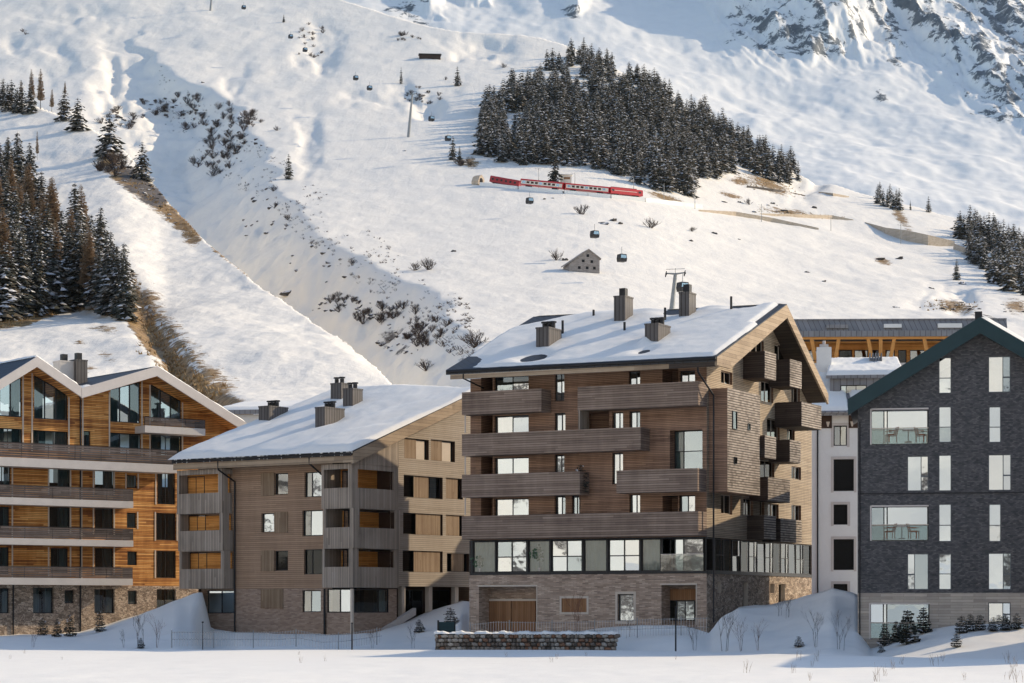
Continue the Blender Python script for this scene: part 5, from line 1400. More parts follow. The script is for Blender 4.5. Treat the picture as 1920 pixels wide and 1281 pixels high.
roof_s = MB().hexa([(uS0, -2.1, z(600, -2) - .02), (uS1, -2.1, z(600, -2) - .02), (uS1, 8, z(598, -2) + .1), (uS0, 8, z(598, -2) + .1), (uS0, -2.1, z(598, -2)), (uS1, -2.1, z(598, -2)), (uS1, 8, z(598, -2) + .25), (uS0, 8, z(598, -2) + .25)]).build('roof', M['zinc'], sr)
for (x0, x1, y0, y1) in ((1657, 1690, 608, 615), (1758, 1803, 607, 615), (1549, 1590, 609, 616)):
    r = S.frect(x0, y0, x1, y1, -2.3); MB().box(r[0], r[1], -2.55, -1.9, r[2], r[3]).build('skylight', M['plaster'] if x0 > 1600 else M['zinc'], roof_s)
for (y0, y1, v) in ((631.5, 636, -2.4), (640, 643, -1.2)): MB().box(uS0, uS1, v, v + .3, z(y1, v), z(y0, v)).build('timber_beam', M['timber'], sr)
for (xt, xb) in ((1521, 1531), (1573, 1564), (1627, 1637), (1651, 1651), (1677, 1667), (1732, 1742), (1780, 1770)):
    ut, ub_ = S.front(xt, 632, -2.2)[0], S.front(xb, 684, -2.2)[0]
    MB().tube((ub_, -2.2, z(687, -2.2)), (ut, -2.2, z(632, -2.2)), .22, .24, 4).build('timber_post', M['timber'], sr)
MB().box(uS0, uS1, -2.55, -2.5, z(676, -2.5), z(675, -2.5)).build('handrail', M['metal_dark'], sr)

# ================================================================== low roofs behind the left lodges
Hh = Frame_('low_hall', 430, 205.0, 12.0)
tag(Hh.root, 'low hall with grey roof and snow behind the taupe lodge', 'building')
hr_ = Hh.root
def hpt(px, py, v): u, z_ = Hh.front(px, py, v); return (u, v, z_)
a, b = Hh.front(400, 770, 0)[0], Hh.front(900, 770, 0)[0]
ze = Hh.front(480, 768, 0)[1]; zr2 = Hh.front(480, 755, 9)[1]
rr_ = roof_slab('roof', hr_, ((a, 0, ze), (b, 0, ze), (b, 9, zr2), (a, 9, zr2)), .4, M['zinc'])
roof_snow('roof_snow', rr_, ((a, 0, ze), (b, 0, ze), (b, 9, zr2), (a, 9, zr2)), lambda s, t: .25 - .5 * sstep(.8, .95, t), 60, 20, 26)
MB().box(a + .5, b - .5, .6, 10, 4, ze - .41).build('wall', M['plaster'], hr_)

# ================================================================== neighbouring house right of the picture: its shadow lies on the bank
N_ = Frame_('neighbour_house', 2370, 108.0, 10.0)   # chalet_out
tag(N_.root, 'gabled timber house standing to the right of the slate house', 'building')
nw, nd, nh, nt = 14.0, 16.0, 13.0, 17.5
mb = MB(); pr = [(0, -.6), (nw, -.6), (nw, nh), (nw / 2, nt), (0, nh)]
a_ = [(x, 0, z_) for x, z_ in pr]; b_ = [(x, nd, z_) for x, z_ in pr]
mb.face(a_); mb.face(b_[::-1])
for j in (0, 1, 4): mb.face([a_[j], a_[(j + 1) % 5], b_[(j + 1) % 5], b_[j]])
mb.build('wall', M['wood_lodge'], N_.root)
for s_ in (0, 1):
    e_ = (-.8 if s_ == 0 else nw + .8, -1, nh - .45); t_ = (nw / 2, -1, nt)
    rf_ = roof_slab('roof', N_.root, (e_, (e_[0], nd + 1, e_[2]), (t_[0], nd + 1, t_[2]), t_), .3, M['roof_dark'])
    roof_snow('roof_snow', rf_, (e_, (e_[0], nd + 1, e_[2]), (t_[0], nd + 1, t_[2]), t_), lambda s, t: .25 + 0 * s, 20, 14, 31)
for i in range(3):
    for j in range(3): window(N_.root, Face('f', 0.0), (1.5 + i * 4.2, 3.5 + i * 4.2, .8 + j * 3, 2.6 + j * 3), (1, 1), (1,), 'glass_mid', inset=-.08)
# ================================================================== vegetation
M['needle'] = plain('spruce_needles', (0.042, 0.047, 0.038), 0.8, 0.4, 0.8)
M['needle2'] = plain('spruce_needles_brownish', (0.105, 0.086, 0.058), 0.8, 0.35, 0.8)
M['frost'] = plain('snow_on_branches', (0.62, 0.62, 0.63), 0.8, 0.15, 1.5)
M['larch'] = plain('larch_twigs', (0.30, 0.225, 0.155), 0.85, 0.3, 0.7)
M['bark'] = plain('bark', (0.055, 0.042, 0.034), 0.9, 0.3, 4)
M['twig'] = plain('bare_twigs', (0.060, 0.042, 0.034), 0.9, 0.3, 3)
M['twig_pale'] = plain('pale_dry_twigs', (0.24, 0.17, 0.11), 0.9, 0.25, 3)
M['twig_red'] = plain('red_brown_twigs', (0.15, 0.075, 0.05), 0.9, 0.25, 3)
M['rock'] = plain('dark_rock', (0.075, 0.066, 0.060), 0.9, 0.4, 1.2, bump=0.4)
M['dry'] = plain('dry_grass_tuft', (0.34, 0.235, 0.12), 0.9, 0.3, 3)

def conifer_mesh(seed, h=15.0, r=2.9, whorls=17, per=8, clumps=2, frost=.3, brown=.25, droop=.45, larch=False, lean=1.0):
    """crown of many small drooping sprays round the stem, part of them with snow on the upper side"""
    rnd = random.Random(seed); mb = MB()
    base = h * (.06 if not larch else .22)
    for i in range(whorls):
        t = (i + rnd.uniform(-.3, .3)) / whorls; t = min(max(t, 0), .985)
        z = base + (h - base) * t
        R_ = r * (1 - t) ** (.60 * lean) * rnd.uniform(.78, 1.12) + .12
        n = max(4, int(per * (.45 + .75 * (1 - t))))
        a0 = rnd.uniform(0, 6.28)
        for j in range(n):
            a = a0 + 6.283 * j / n + rnd.uniform(-.3, .3); L = R_ * rnd.uniform(.6, 1.15)
            ca, sa = math.cos(a), math.sin(a)
            dz = -droop * L * rnd.uniform(.6, 1.2) + (.18 * L if larch else 0)
            for k in range(clumps):
                f0, f1 = k / clumps * .9 + .05, (k + 1) / clumps + .05
                wd = L * rnd.uniform(.20, .36) * (1.15 - .4 * f0) + .10
                x0, x1 = L * f0, L * f1
                z0, z1 = z + dz * f0 ** 1.3, z + dz * f1 ** 1.3
                lift = rnd.uniform(.05, .22) * L * .5 + .06
                off_ = rnd.uniform(-.25, .25) * wd
                def P(x, y, zz): return (ca * x - sa * y, sa * x + ca * y, zz)
                mid = (x0 + x1) / 2
                roll = rnd.uniform(-.5, .5) * wd
                q = [P(x0, off_, z0 + lift * .5), P(mid, off_ - wd, (z0 + z1) / 2 - lift + roll * .4), P(x1, off_ * 2, z1), P(mid, off_ + wd, (z0 + z1) / 2 - lift - roll * .4)]
                m_ = 0
                if larch: m_ = 0
                else:
                    u = rnd.random()
                    m_ = 2 if u < frost * (.6 + .5 * f1) else (1 if u < frost + brown else 0)
                mb.face([q[0], q[1], q[2]], m_); mb.face([q[0], q[2], q[3]], m_ if rnd.random() < .7 else 0)
    mats = [M['larch'], M['larch'], M['frost']] if larch else [M['needle'], M['needle2'], M['frost']]
    me = mb.mesh('crown', mats)
    tk = MB(); tk.tube((0, 0, -1.2), (0, 0, h * .55), .20 * h / 15, .11 * h / 15, 6, cap=False); tk.tube((0, 0, h * .55), (0, 0, h * .99), .11 * h / 15, .02, 5, cap=False)
    if larch:
        for i in range(26):
            zz = h * rnd.uniform(.2, .95); a = rnd.uniform(0, 6.28); L = r * (1 - zz / h) ** .8 * .9
            tk.tube((0, 0, zz), (math.cos(a) * L, math.sin(a) * L, zz + .05 * L), .035, .01, 3, cap=False)
    return me, tk.mesh('trunk', M['bark'])
SPR = [conifer_mesh(i, 15, 3.3 + .4 * (i % 3), 16, 9, 2, .27 + .06 * (i % 2), .34) for i in range(5)]
SPR_NEAR = [conifer_mesh(40 + i, 17, 2.9 + .35 * (i % 3), 28, 11, 3, .22 + .06 * (i % 3), .26, .5) for i in range(4)]
SPR_LONE = [conifer_mesh(60 + i, 12, 2.6, 15, 9, 2, .12, .3) for i in range(2)]
LARCH = [conifer_mesh(80 + i, 17, 2.6, 36, 12, 2, 0, 0, -.1, True) for i in range(3)]
PINE = [conifer_mesh(90 + i, 2.2, .66, 13, 7, 2, .08, .25, -.12, False, .9) for i in range(3)]
def tree(name, var, loc, h, base_h, label, cat='tree', group=None, rz=None, wid=1.0):
    e = empty(name, loc, random.uniform(0, 6.28) if rz is None else rz); s = h / base_h; e.scale = (s * wid, s * wid, s)
    e.rotation_euler[0] = random.uniform(-.025, .025); e.rotation_euler[1] = random.uniform(-.025, .025)
    link('crown', var[0], e); link('trunk', var[1], e)
    return tag(e, label, cat, group)
def inpoly(x, y, P):
    c = False; j = len(P) - 1
    for i in range(len(P)):
        if (P[i][1] > y) != (P[j][1] > y) and x < (P[j][0] - P[i][0]) * (y - P[i][1]) / (P[j][1] - P[i][1]) + P[i][0]: c = not c
        j = i
    return c
def scatter(P, n, mind, rnd, holes=()):
    xs = [p[0] for p in P]; ys_ = [p[1] for p in P]; pts = []; tries = 0
    while len(pts) < n and tries < n * 60:
        tries += 1; x, y = rnd.uniform(min(xs), max(xs)), rnd.uniform(min(ys_), max(ys_))
        if not inpoly(x, y, P) or any(inpoly(x, y, h) for h in holes): continue
        if any((x - a) ** 2 + (2.0 * (y - b)) ** 2 < mind ** 2 for a, b in pts): continue
        pts.append((x, y))
    return pts
rnd = random.Random(11)
# --- the forest above the railway
FOREST = [(893, 300), (890, 262), (905, 232), (915, 205), (948, 195), (952, 172), (1008, 152), (1012, 132), (1055, 128), (1062, 110), (1105, 106), (1180, 140), (1270, 188), (1330, 225), (1400, 268), (1462, 302), (1500, 330), (1500, 346), (1450, 344), (1408, 322), (1378, 300), (1372, 330), (1335, 338), (1305, 338), (1288, 370), (1240, 360), (1195, 345), (1130, 318), (1080, 312), (1010, 312), (940, 306)]
GAPS = [[(1068, 138), (1082, 132), (1120, 205), (1135, 196), (1140, 205), (1105, 212)], [(955, 215), (990, 205), (985, 240), (962, 250), (935, 232)]]
fp = scatter(FOREST, 560, 8.2, rnd, GAPS)
fp.sort(key=lambda p: -p[1])
def zone(x, y):
    if y > 296 and x < 1150: return 'bottom row right above the carriages'
    if x > 1360: return 'narrow right tail'
    if y > 320: return 'lower right corner above the locomotive'
    if x < 960: return 'left edge'
    return 'middle'
bulk = []
for i, (x, y) in enumerate(fp):
    p = hit(x, y, 'slope'); edge = 0.85 if y < 180 else 1.0; hh = rnd.uniform(10.5, 16.0) * edge; wd_ = rnd.uniform(1.05, 1.45)
    if i < 150:
        zn = zone(x, y)
        tree('spruce_tree', rnd.choice(SPR), p, hh, 15.0, 'snow-dusted spruce in the forest above the railway, ' + zn, group='forest spruces, ' + zn, wid=wd_)
    else: bulk.append((rnd.choice(SPR), p, hh / 15.0, wd_, rnd.uniform(0, 6.28)))
# the upper trees of the forest read as one mass
vs_, fs_, ms_ = [], [], []; nb_ = 0
for (var, p, sc_, wd_, a) in bulk:
    me = var[0]; n = len(me.vertices); co = np.empty(n * 3); me.vertices.foreach_get('co', co); co = co.reshape(-1, 3)
    ca, sa = math.cos(a) * sc_ * wd_, math.sin(a) * sc_ * wd_
    vs_.append(np.stack([co[:, 0] * ca - co[:, 1] * sa + p.x, co[:, 0] * sa + co[:, 1] * ca + p.y, co[:, 2] * sc_ + p.z], -1))
    m3 = len(me.polygons); ix = np.empty(m3 * 3, np.int32); me.loops.foreach_get('vertex_index', ix); fs_.append(ix.reshape(-1, 3) + nb_); nb_ += n
    mi = np.empty(m3, np.int32); me.polygons.foreach_get('material_index', mi); ms_.append(mi)
V_ = np.concatenate(vs_); F_ = np.concatenate(fs_); Mi = np.concatenate(ms_)
me = bpy.data.meshes.new('spruce_forest'); me.vertices.add(len(V_)); me.vertices.foreach_set('co', V_.ravel())
me.loops.add(F_.size); me.loops.foreach_set('vertex_index', F_.ravel().astype(np.int32)); me.polygons.add(len(F_)); me.polygons.foreach_set('loop_start', np.arange(0, F_.size, 3, dtype=np.int32))
me.update(calc_edges=True); me.polygons.foreach_set('material_index', Mi)
for k_ in ('needle', 'needle2', 'frost'): me.materials.append(M[k_])
o = link('spruce_forest', me); tag(o, 'dense snow-dusted spruce forest covering the upper shoulder of the slope', 'forest', kind='stuff')
# --- forest on the right edge
RF = [(1790, 445), (1806, 436), (1850, 440), (1925, 480), (1930, 556), (1900, 552), (1862, 540), (1835, 512), (1815, 480)]
for (x, y) in scatter(RF, 62, 8.5, rnd):
    tree('spruce_tree', rnd.choice(SPR), hit(x, y, 'slope'), rnd.uniform(10, 14.5), 15.0, 'dark spruce in the wood at the right edge of the slope', group='spruces in the wood at the right edge', wid=rnd.uniform(1.1, 1.4))
for (x, y) in ((1603, 355), (1612, 358), (1621, 362), (1645, 382), (1656, 386), (1664, 388), (1674, 392), (1686, 394), (1650, 374), (1668, 381), (1680, 388)):
    tree('spruce_tree', rnd.choice(SPR), hit(x, y, 'slope'), rnd.uniform(7, 11) * (1 if x > 1630 else .8), 15.0, 'spruce in the small clump right of the railway walls', group='spruces in the clump by the railway')
for (x, y, h, lb) in ((1741, 398, 8, 'lone spruce on the crest right of the small clump'), (1707, 394, 5, 'short columnar spruce right of the small clump'), (1793, 525, 8, 'small snowy spruce left of the right-hand wood'), (1041, 344, 15, 'brownish spruce standing just above the red carriages'),
                      (752, 157, 9.5, 'narrow dark spruce below the long upper hut'), (858, 161, 11, 'lone spruce with bare stem on the upper slope'), (541, 336, 11, 'lone dark spruce casting a long shadow beside the ravine'), (532, 42, 5, 'tiny spruce near the top of the slope'), (848, 300, 11, 'spruce left of the forest edge near the tunnel'), (862, 303, 7, 'low spruce at the forest edge near the tunnel')):
    tree('spruce_tree', rnd.choice(SPR_LONE), hit(x, y), h, 12.0, lb, wid=.6 if 'narrow' in lb or 'columnar' in lb else 1.05)
# --- the near wood on the left spur
LF = [(-40, 606), (30, 600), (100, 580), (160, 572), (215, 588), (238, 596), (236, 575), (205, 520), (160, 462), (120, 420), (70, 380), (20, 345), (-40, 320)]
lp = scatter(LF, 66, 17, rnd)
lp += [(228, 592), (214, 584), (200, 578), (236, 600), (185, 574), (168, 572), (150, 576), (130, 578), (100, 584), (70, 590), (40, 596), (10, 600)]
for (x, y) in lp:
    p = hit(x, y, 'spur'); right = x > 120 + (y - 400) * .35
    if (y < 460 and rnd.random() < .42) or rnd.random() < .10:
        tree('larch_tree', rnd.choice(LARCH), p, rnd.uniform(12, 17), 17, 'leafless brown larch in the near wood on the left', group='larches in the near left wood')
    else:
        tree('spruce_tree', rnd.choice(SPR_NEAR), p, rnd.uniform(12, 17) * (.85 if x > 190 else 1), 17, 'tall snow-flecked spruce in the near wood on the left', group='spruces in the near left wood', wid=rnd.uniform(1.1, 1.45))
for (x, y, h) in ((5, 196, 10), (22, 202, 10.5), (40, 206, 11), (58, 210, 9.5), (-8, 190, 10), (14, 206, 10), (32, 210, 9)):
    tree('spruce_tree', rnd.choice(SPR), hit(x, y + 2), h, 15, 'frosted spruce in the group at the left edge high on the spur', group='spruces high on the spur at the left edge', wid=1.3)
for (x, y, h) in ((60, 200, 13), (76, 205, 14), (97, 210, 12), (40, 190, 11), (122, 180, 8)):
    tree('larch_tree', rnd.choice(LARCH), hit(x, y), h, 17, 'thin leafless larch high on the spur', group='thin larches high on the spur', wid=.7)
for (x, y, h, lb) in ((120, 226, 11, 'round spruce on the spur crest, left of the pair'), (146, 246, 11, 'broad spruce on the spur crest, right of the pair'), (205, 294, 13.5, 'pointed spruce on the spur crest above the brown bank'), (266, 336, 11, 'small spruce at the lower end of the spur crest')):
    tree('spruce_tree', rnd.choice(SPR), hit(x, y), h, 15, lb, wid=1.45)
tree('larch_tree', LARCH[0], hit(70, 300, 'spur'), 9, 17, 'bare pole-like larch on the snow above the near wood', wid=.4)

# --- bare shrubs
def shrub_mesh(seed, h=3.0, stems=7, spread=.55, depth=3, mat='twig', r0=.05):
    rnd = random.Random(seed); mb = MB()
    def grow(p, d, L, r, k):
        q = p + d * L
        mb.tube(p, q, r, r * .65, 3, cap=False)
        if k == 0: return
        for _ in range(rnd.choice((2, 3, 3))):
            e = (d + Vector((rnd.uniform(-1, 1), rnd.uniform(-1, 1), rnd.uniform(-.3, .7))) * .55).normalized()
            grow(p + d * L * rnd.uniform(.55, 1), e, L * rnd.uniform(.5, .75), r * .6, k - 1)
    for i in range(stems):
        a = rnd.uniform(0, 6.28); d = Vector((math.cos(a) * spread * rnd.random(), math.sin(a) * spread * rnd.random(), 1)).normalized()
        grow(Vector((rnd.uniform(-.2, .2), rnd.uniform(-.2, .2), -.2)), d, h * rnd.uniform(.35, .5), r0, depth)
    return mb.mesh('twigs', M[mat])
SHR = [shrub_mesh(200 + i, 2.4, 16, 1.7, 3, 'twig', .055) for i in range(5)]
SHR_P = [shrub_mesh(210 + i, 3.0, 8, .7, 3, 'twig_pale', .06) for i in range(2)]
SAP = [shrub_mesh(220 + i, 3.0, 3, .25, 4, ('twig', 'twig_red')[i % 2], .017) for i in range(4)]
GRASS = [shrub_mesh(230 + i, 1.0, 5, .5, 1, 'twig_pale', .008) for i in range(3)]
def shrub(px, py, h, label, group=None, var=None, name='bare_shrub', where='main'):
    p = hit(px, py, where) if py < 790 else ghit(px, py)
    o = link(name, rnd.choice(var or SHR)); o.location = p; o.rotation_euler = (0, 0, rnd.uniform(0, 6.28)); s = h / 3.0; o.scale = (s * rnd.uniform(.9, 1.3), s * 1.1, s * rnd.uniform(.8, 1.15))
    return tag(o, label, 'shrub', group)
def ghit(px, py, far=200):
    Y, Z = column('snow_ground', px); k_ = (Y > 40) & (Y < far); Y, Z = Y[k_], Z[k_]; d = Z - (CH + (HOR - py) / F * Y)
    i = np.nonzero(d >= 0)[0]; i = int(i[0]) if len(i) else len(Y) - 1
    t = d[i - 1] / (d[i - 1] - d[i]) if i else 0.0; yy = Y[i - 1] + t * (Y[i] - Y[i - 1]); zz = Z[i - 1] + t * (Z[i] - Z[i - 1])
    return Vector(((px - 960) / F * float(yy), float(yy), float(zz)))
# alder thickets in the ravine and on its rim
THICK = [(350, 195, 30, 22, 13, 'at the head of the ravine, left'), (440, 212, 40, 14, 13, 'along the ravine rim under the open slope'), (425, 262, 42, 34, 32, 'in the densest thicket on the shaded bank'), (400, 310, 36, 22, 18, 'at the lower end of the densest thicket'), (365, 228, 32, 20, 13, 'left of the densest thicket'), (470, 232, 24, 12, 9, 'at the rim right of the densest thicket'),
         (790, 180, 46, 16, 20, 'in the hollow behind the tall pylon'), (765, 72, 28, 8, 10, 'on the dark patch above the long hut'), (580, 78, 34, 34, 18, 'in the furrow below the upper gondola cabins'), (230, 225, 44, 18, 14, 'behind the spur crest at the upper left'), (290, 205, 30, 14, 9, 'above the spur crest near the ravine head'), (690, 600, 30, 16, 10, 'in the lower ravine, middle'), (800, 625, 46, 26, 24, 'in the lower ravine next to the brown lodge roof'), (745, 585, 40, 12, 10, 'under the lower ravine rim'), (640, 570, 40, 16, 12, 'at the lower ravine, left'), (205, 315, 24, 18, 10, 'on the bare spur crest'), (870, 305, 24, 8, 7, 'at the forest corner by the tunnel')]
for (cx, cy, rx, ry, n, wh) in THICK:
    for i in range(n):
        a = rnd.uniform(0, 6.28); q = math.sqrt(rnd.random())
        shrub(cx + rx * q * math.cos(a), cy + ry * q * math.sin(a), rnd.uniform(1.8, 4.2) * (1.45 if cy < 330 and cx < 500 else 1.0), 'leafless alder bush ' + wh, 'alder bushes ' + wh)
for (x, y, h, lb) in ((803, 506, 5.5, 'dark leafless bush in the middle of the slope'), (777, 507, 4, 'thinner leafless bush left of the dark bush mid-slope'), (1092, 402, 6, 'leafless bush below the second carriage'), (1218, 427, 7, 'wide leafless bush below the locomotive'), (1297, 434, 3.5, 'small leafless bush right of the wide bush below the train'), (1044, 488, 5, 'leafless bush beside the stone hut'), (1405, 384, 4, 'pale leafless bush above the railway wall'), (945, 127, 4.5, 'leafless bush on the upper slope left of the forest'),
                      (893, 650, 6.5, 'dark leafless bush behind the left roof edge of the brown lodge'), (800, 694, 3.6, 'small bush in the ravine above the taupe lodge'), (515, 390, 4, 'bush in the ravine below the lone spruce'), (541, 412, 4, 'second bush in the ravine below the lone spruce'), (520, 245, 3.6, 'bush on the ravine rim left of the ski track'), (513, 358, 4, 'bush just below the lone spruce by the ravine'), (660, 495, 3, 'faint bush at the ravine rim mid-slope'), (835, 150, 3, 'low bush by the hollow on the upper slope'), (44, 60, 4, 'bush at the top left of the slope'), (48, 65, 3, 'second bush at the top left of the slope')):
    shrub(x, y, h, lb)
# --- rocks breaking through the snow
def rock_mesh(seed):
    rr = random.Random(seed); bm = bmesh.new(); bmesh.ops.create_icosphere(bm, subdivisions=2, radius=1.0)
    for v in bm.verts:
        n = v.co.normalized(); k = 1 + .35 * math.sin(n.x * 3 + seed) * math.cos(n.y * 4 + seed * 2) + rr.uniform(-.22, .22)
        v.co = Vector((n.x * k * 1.3, n.y * k, n.z * k * .6))
    for f in bm.faces:
        f.material_index = 1 if f.normal.z > .62 and rr.random() < .8 else 0
    me = bpy.data.meshes.new('rock'); bm.to_mesh(me); bm.free(); me.materials.append(M['rock']); me.materials.append(M['frost'])
    return me
RK = [rock_mesh(300 + i) for i in range(5)]
def rock(px, py, w, label, group=None, where='main'):
    p = hit(px, py, where); o = link('rock', rnd.choice(RK)); o.location = p; s = w * p.y / F / 2.6; o.scale = (s, s, s * rnd.uniform(.7, 1.1)); o.rotation_euler = (rnd.uniform(-.3, .5), rnd.uniform(-.3, .3), rnd.uniform(0, 6.28))
    return tag(o, label, 'rock', group)
for (cx, cy, rx, ry, n, wh) in ((650, 572, 40, 16, 14, 'in the lower ravine, left cluster'), (695, 580, 40, 18, 16, 'in the lower ravine, middle cluster'), (720, 630, 30, 24, 12, 'low in the ravine above the taupe lodge'), (760, 640, 40, 30, 14, 'low in the ravine beside the brown lodge roof'), (605, 575, 22, 16, 8, 'at the ravine bottom near the spur ridge'), (440, 260, 60, 46, 20, 'among the alder thickets'), (330, 210, 60, 18, 10, 'at the head of the ravine'), (215, 310, 36, 40, 14, 'beside the pointed spruce on the spur'), (490, 400, 60, 50, 14, 'on the shaded bank in mid-ravine'), (600, 500, 60, 40, 12, 'on the shaded bank under the rim'), (230, 222, 40, 14, 9, 'behind the spur crest'), (300, 195, 40, 20, 7, 'on the snow above the ravine head')):
    for i in range(n):
        a = rnd.uniform(0, 6.28); q = math.sqrt(rnd.random())
        rock(cx + rx * q * math.cos(a), cy + ry * q * math.sin(a), rnd.uniform(4, 12), 'dark rock poking out of the snow ' + wh, 'rocks ' + wh)
for (x, y, w, lb) in ((850, 472, 12, 'round boulder right of the dark bush mid-slope'), (540, 550, 30, 'flat dark ledge at the spur ridge in the ravine'), (1132, 420, 18, 'boulder in the hollow below the train, left one'), (1150, 414, 16, 'boulder in the hollow below the train, upper one'), (1163, 420, 14, 'boulder in the hollow below the train, right one'), (1340, 438, 12, 'rock right of the small bush below the train'), (1385, 449, 8, 'small rock on the slope under the railway wall'), (1650, 487, 18, 'rock outcrop on the right slope, left one'), (1685, 486, 16, 'reddish rock outcrop on the right slope'), (1514, 511, 12, 'rock with bush on the lower right slope'), (1545, 528, 10, 'small dark rock on the lower right slope'), (1747, 541, 14, 'flat rock above the timber station'), (1805, 533, 18, 'rounded rock by the small snowy spruce'), (1680, 577, 12, 'rock just above the timber station roof'), (1060, 488, 14, 'brown boulder left of the stone hut'), (1295, 452, 10, 'low rock under the small bush'), (1020, 374, 8, 'rock under the first carriage, left'), (1036, 372, 7, 'rock under the first carriage, right'), (758, 283, 8, 'brown rock below the lift pylon'), (380, 155, 8, 'dark rock on the open upper slope')):
    rock(x, y, w, lb)
for (cx, cy, rx, ry, n) in ((1800, 574, 40, 8, 12), (1900, 580, 24, 10, 8), (1560, 335, 26, 6, 5), (1470, 395, 60, 6, 6), (1400, 382, 60, 4, 6)):
    for i in range(n): rock(cx + rx * rnd.uniform(-1, 1), cy + ry * rnd.uniform(-1, 1), rnd.uniform(5, 12), 'brown rock in the stony patches on the right of the slope', 'stones on the right slope')
for i in range(26):
    t = rnd.random(); rock(215 + 120 * t + rnd.uniform(-14, 14), 300 + 115 * t + rnd.uniform(-12, 10), rnd.uniform(5, 12), 'rock on the bare brown spur crest', 'rocks on the spur crest')

# tufts of dry grass where the snow has gone
vs_, fs_ = [], []; nb_ = 0
def tuft(px_, py_, wh, sz):
    global nb_
    p = hit(px_, py_, wh)
    for j in range(5):
        a = rnd.uniform(0, 6.28); l = sz * rnd.uniform(.6, 1.3); w_ = sz * .22; dx, dy = math.cos(a), math.sin(a)
        bx, by = p.x + rnd.uniform(-.5, .5) * sz, p.y + rnd.uniform(-.5, .5) * sz
        vs_.extend([(bx - dy * w_, by + dx * w_, p.z - .1), (bx + dy * w_, by - dx * w_, p.z - .1), (bx + dx * l * .7, by + dy * l * .7, p.z + l * .8)]); fs_.append((nb_, nb_ + 1, nb_ + 2)); nb_ += 3
def along_(pts, t):
    n = len(pts) - 1; i = min(int(t * n), n - 1); f = t * n - i; return pts[i][0] + (pts[i + 1][0] - pts[i][0]) * f, pts[i][1] + (pts[i + 1][1] - pts[i][1]) * f
for (pts, w_, n, wh) in (([(238, 535), (262, 590), (300, 650), (345, 700), (405, 745)], 24, 330, 'spur'), ([(-10, 612), (40, 603), (110, 578), (170, 572), (240, 592)], 9, 160, 'spur'), ([(200, 300), (250, 342), (300, 382), (340, 412), (362, 442)], 12, 130, 'spur'), ([(1390, 340), (1440, 348), (1500, 362)], 16, 120, 'slope'), ([(1425, 396), (1500, 402), (1580, 408)], 6, 90, 'slope'), ([(1740, 572), (1830, 578)], 14, 110, 'slope')):
    for i in range(n):
        x, y = along_(pts, rnd.random()); tuft(x + rnd.gauss(0, w_ * .6), y + rnd.gauss(0, w_ * .35), wh, rnd.uniform(.35, .8))
me = bpy.data.meshes.new('dry_grass_tufts'); me.from_pydata(vs_, [], fs_); me.materials.append(M['dry'])
tag(link('dry_grass_tufts', me), 'tufts of brown dry grass on the snow-free banks', 'grass', kind='stuff')
# low scrub and stones that cover the shaded ravine bank
SC_ = [shrub_mesh(250 + i, 1.2, 7, 1.8, 1, 'twig', .05) for i in range(3)]
vs_, fs_ = [], []; nb_ = 0; tries = 0; cnt = 0
while cnt < 620 and tries < 6000:
    tries += 1; t = rnd.random(); x = 300 + 590 * t; y = 190 + 460 * t + rnd.uniform(-70, 50)
    if rnd.random() > 1.7 * (float(vnoise(x / 42, y / 30, 77)) - .34): continue
    p = hit(x, y)
    if float(z_spur(np.array([p.x]), np.array([p.y]))[0]) > p.z - .5: continue
    me = SC_[cnt % 3]; n = len(me.vertices); co = np.empty(n * 3); me.vertices.foreach_get('co', co); co = co.reshape(-1, 3) * rnd.uniform(.5, 1.6)
    vs_.append(co + np.array(p)); fs_ += [tuple(v + nb_ for v in q.vertices) for q in me.polygons]; nb_ += n; cnt += 1
me = bpy.data.meshes.new('ravine_scrub'); me.from_pydata(np.concatenate(vs_).tolist(), [], fs_); me.materials.append(M['twig'])
tag(link('ravine_scrub', me), 'low dark scrub dotted over the shaded ravine bank', 'scrub', kind='stuff')
# ================================================================== railway
M['red'] = plain('red_rail_paint', (0.50, 0.018, 0.020), .35, .08, .5, spec=.5)
M['red_dull'] = plain('dull_and_shadow_red', (0.34, 0.030, 0.034), .5, .15, .5)  # duller red; on the tunnel car it stands in for shadow
M['cream'] = plain('cream_paint', (0.70, 0.64, 0.54), .45, .06, .5)
M['steel'] = plain('galvanised_steel', (0.26, 0.27, 0.27), .5, .12, 1, .3)
M['wall_stone'] = masonry('railway_wall', [(0.42, 0.34, 0.25), (0.52, 0.43, 0.33), (0.60, 0.51, 0.40)], (0.38, 0.31, 0.24), 1.2, .5, .03)
M['hut_stone'] = masonry('hut_wall', [(0.22, 0.19, 0.17), (0.31, 0.275, 0.25), (0.40, 0.36, 0.33)], (0.22, 0.20, 0.18), .6, .3, .04)
def trainpt(px, py): return hit(px, py, 'slope')
TP = [(918, 348), (975, 354), (1057, 362), (1141, 370), (1203, 376)]
RAISE = 0.9
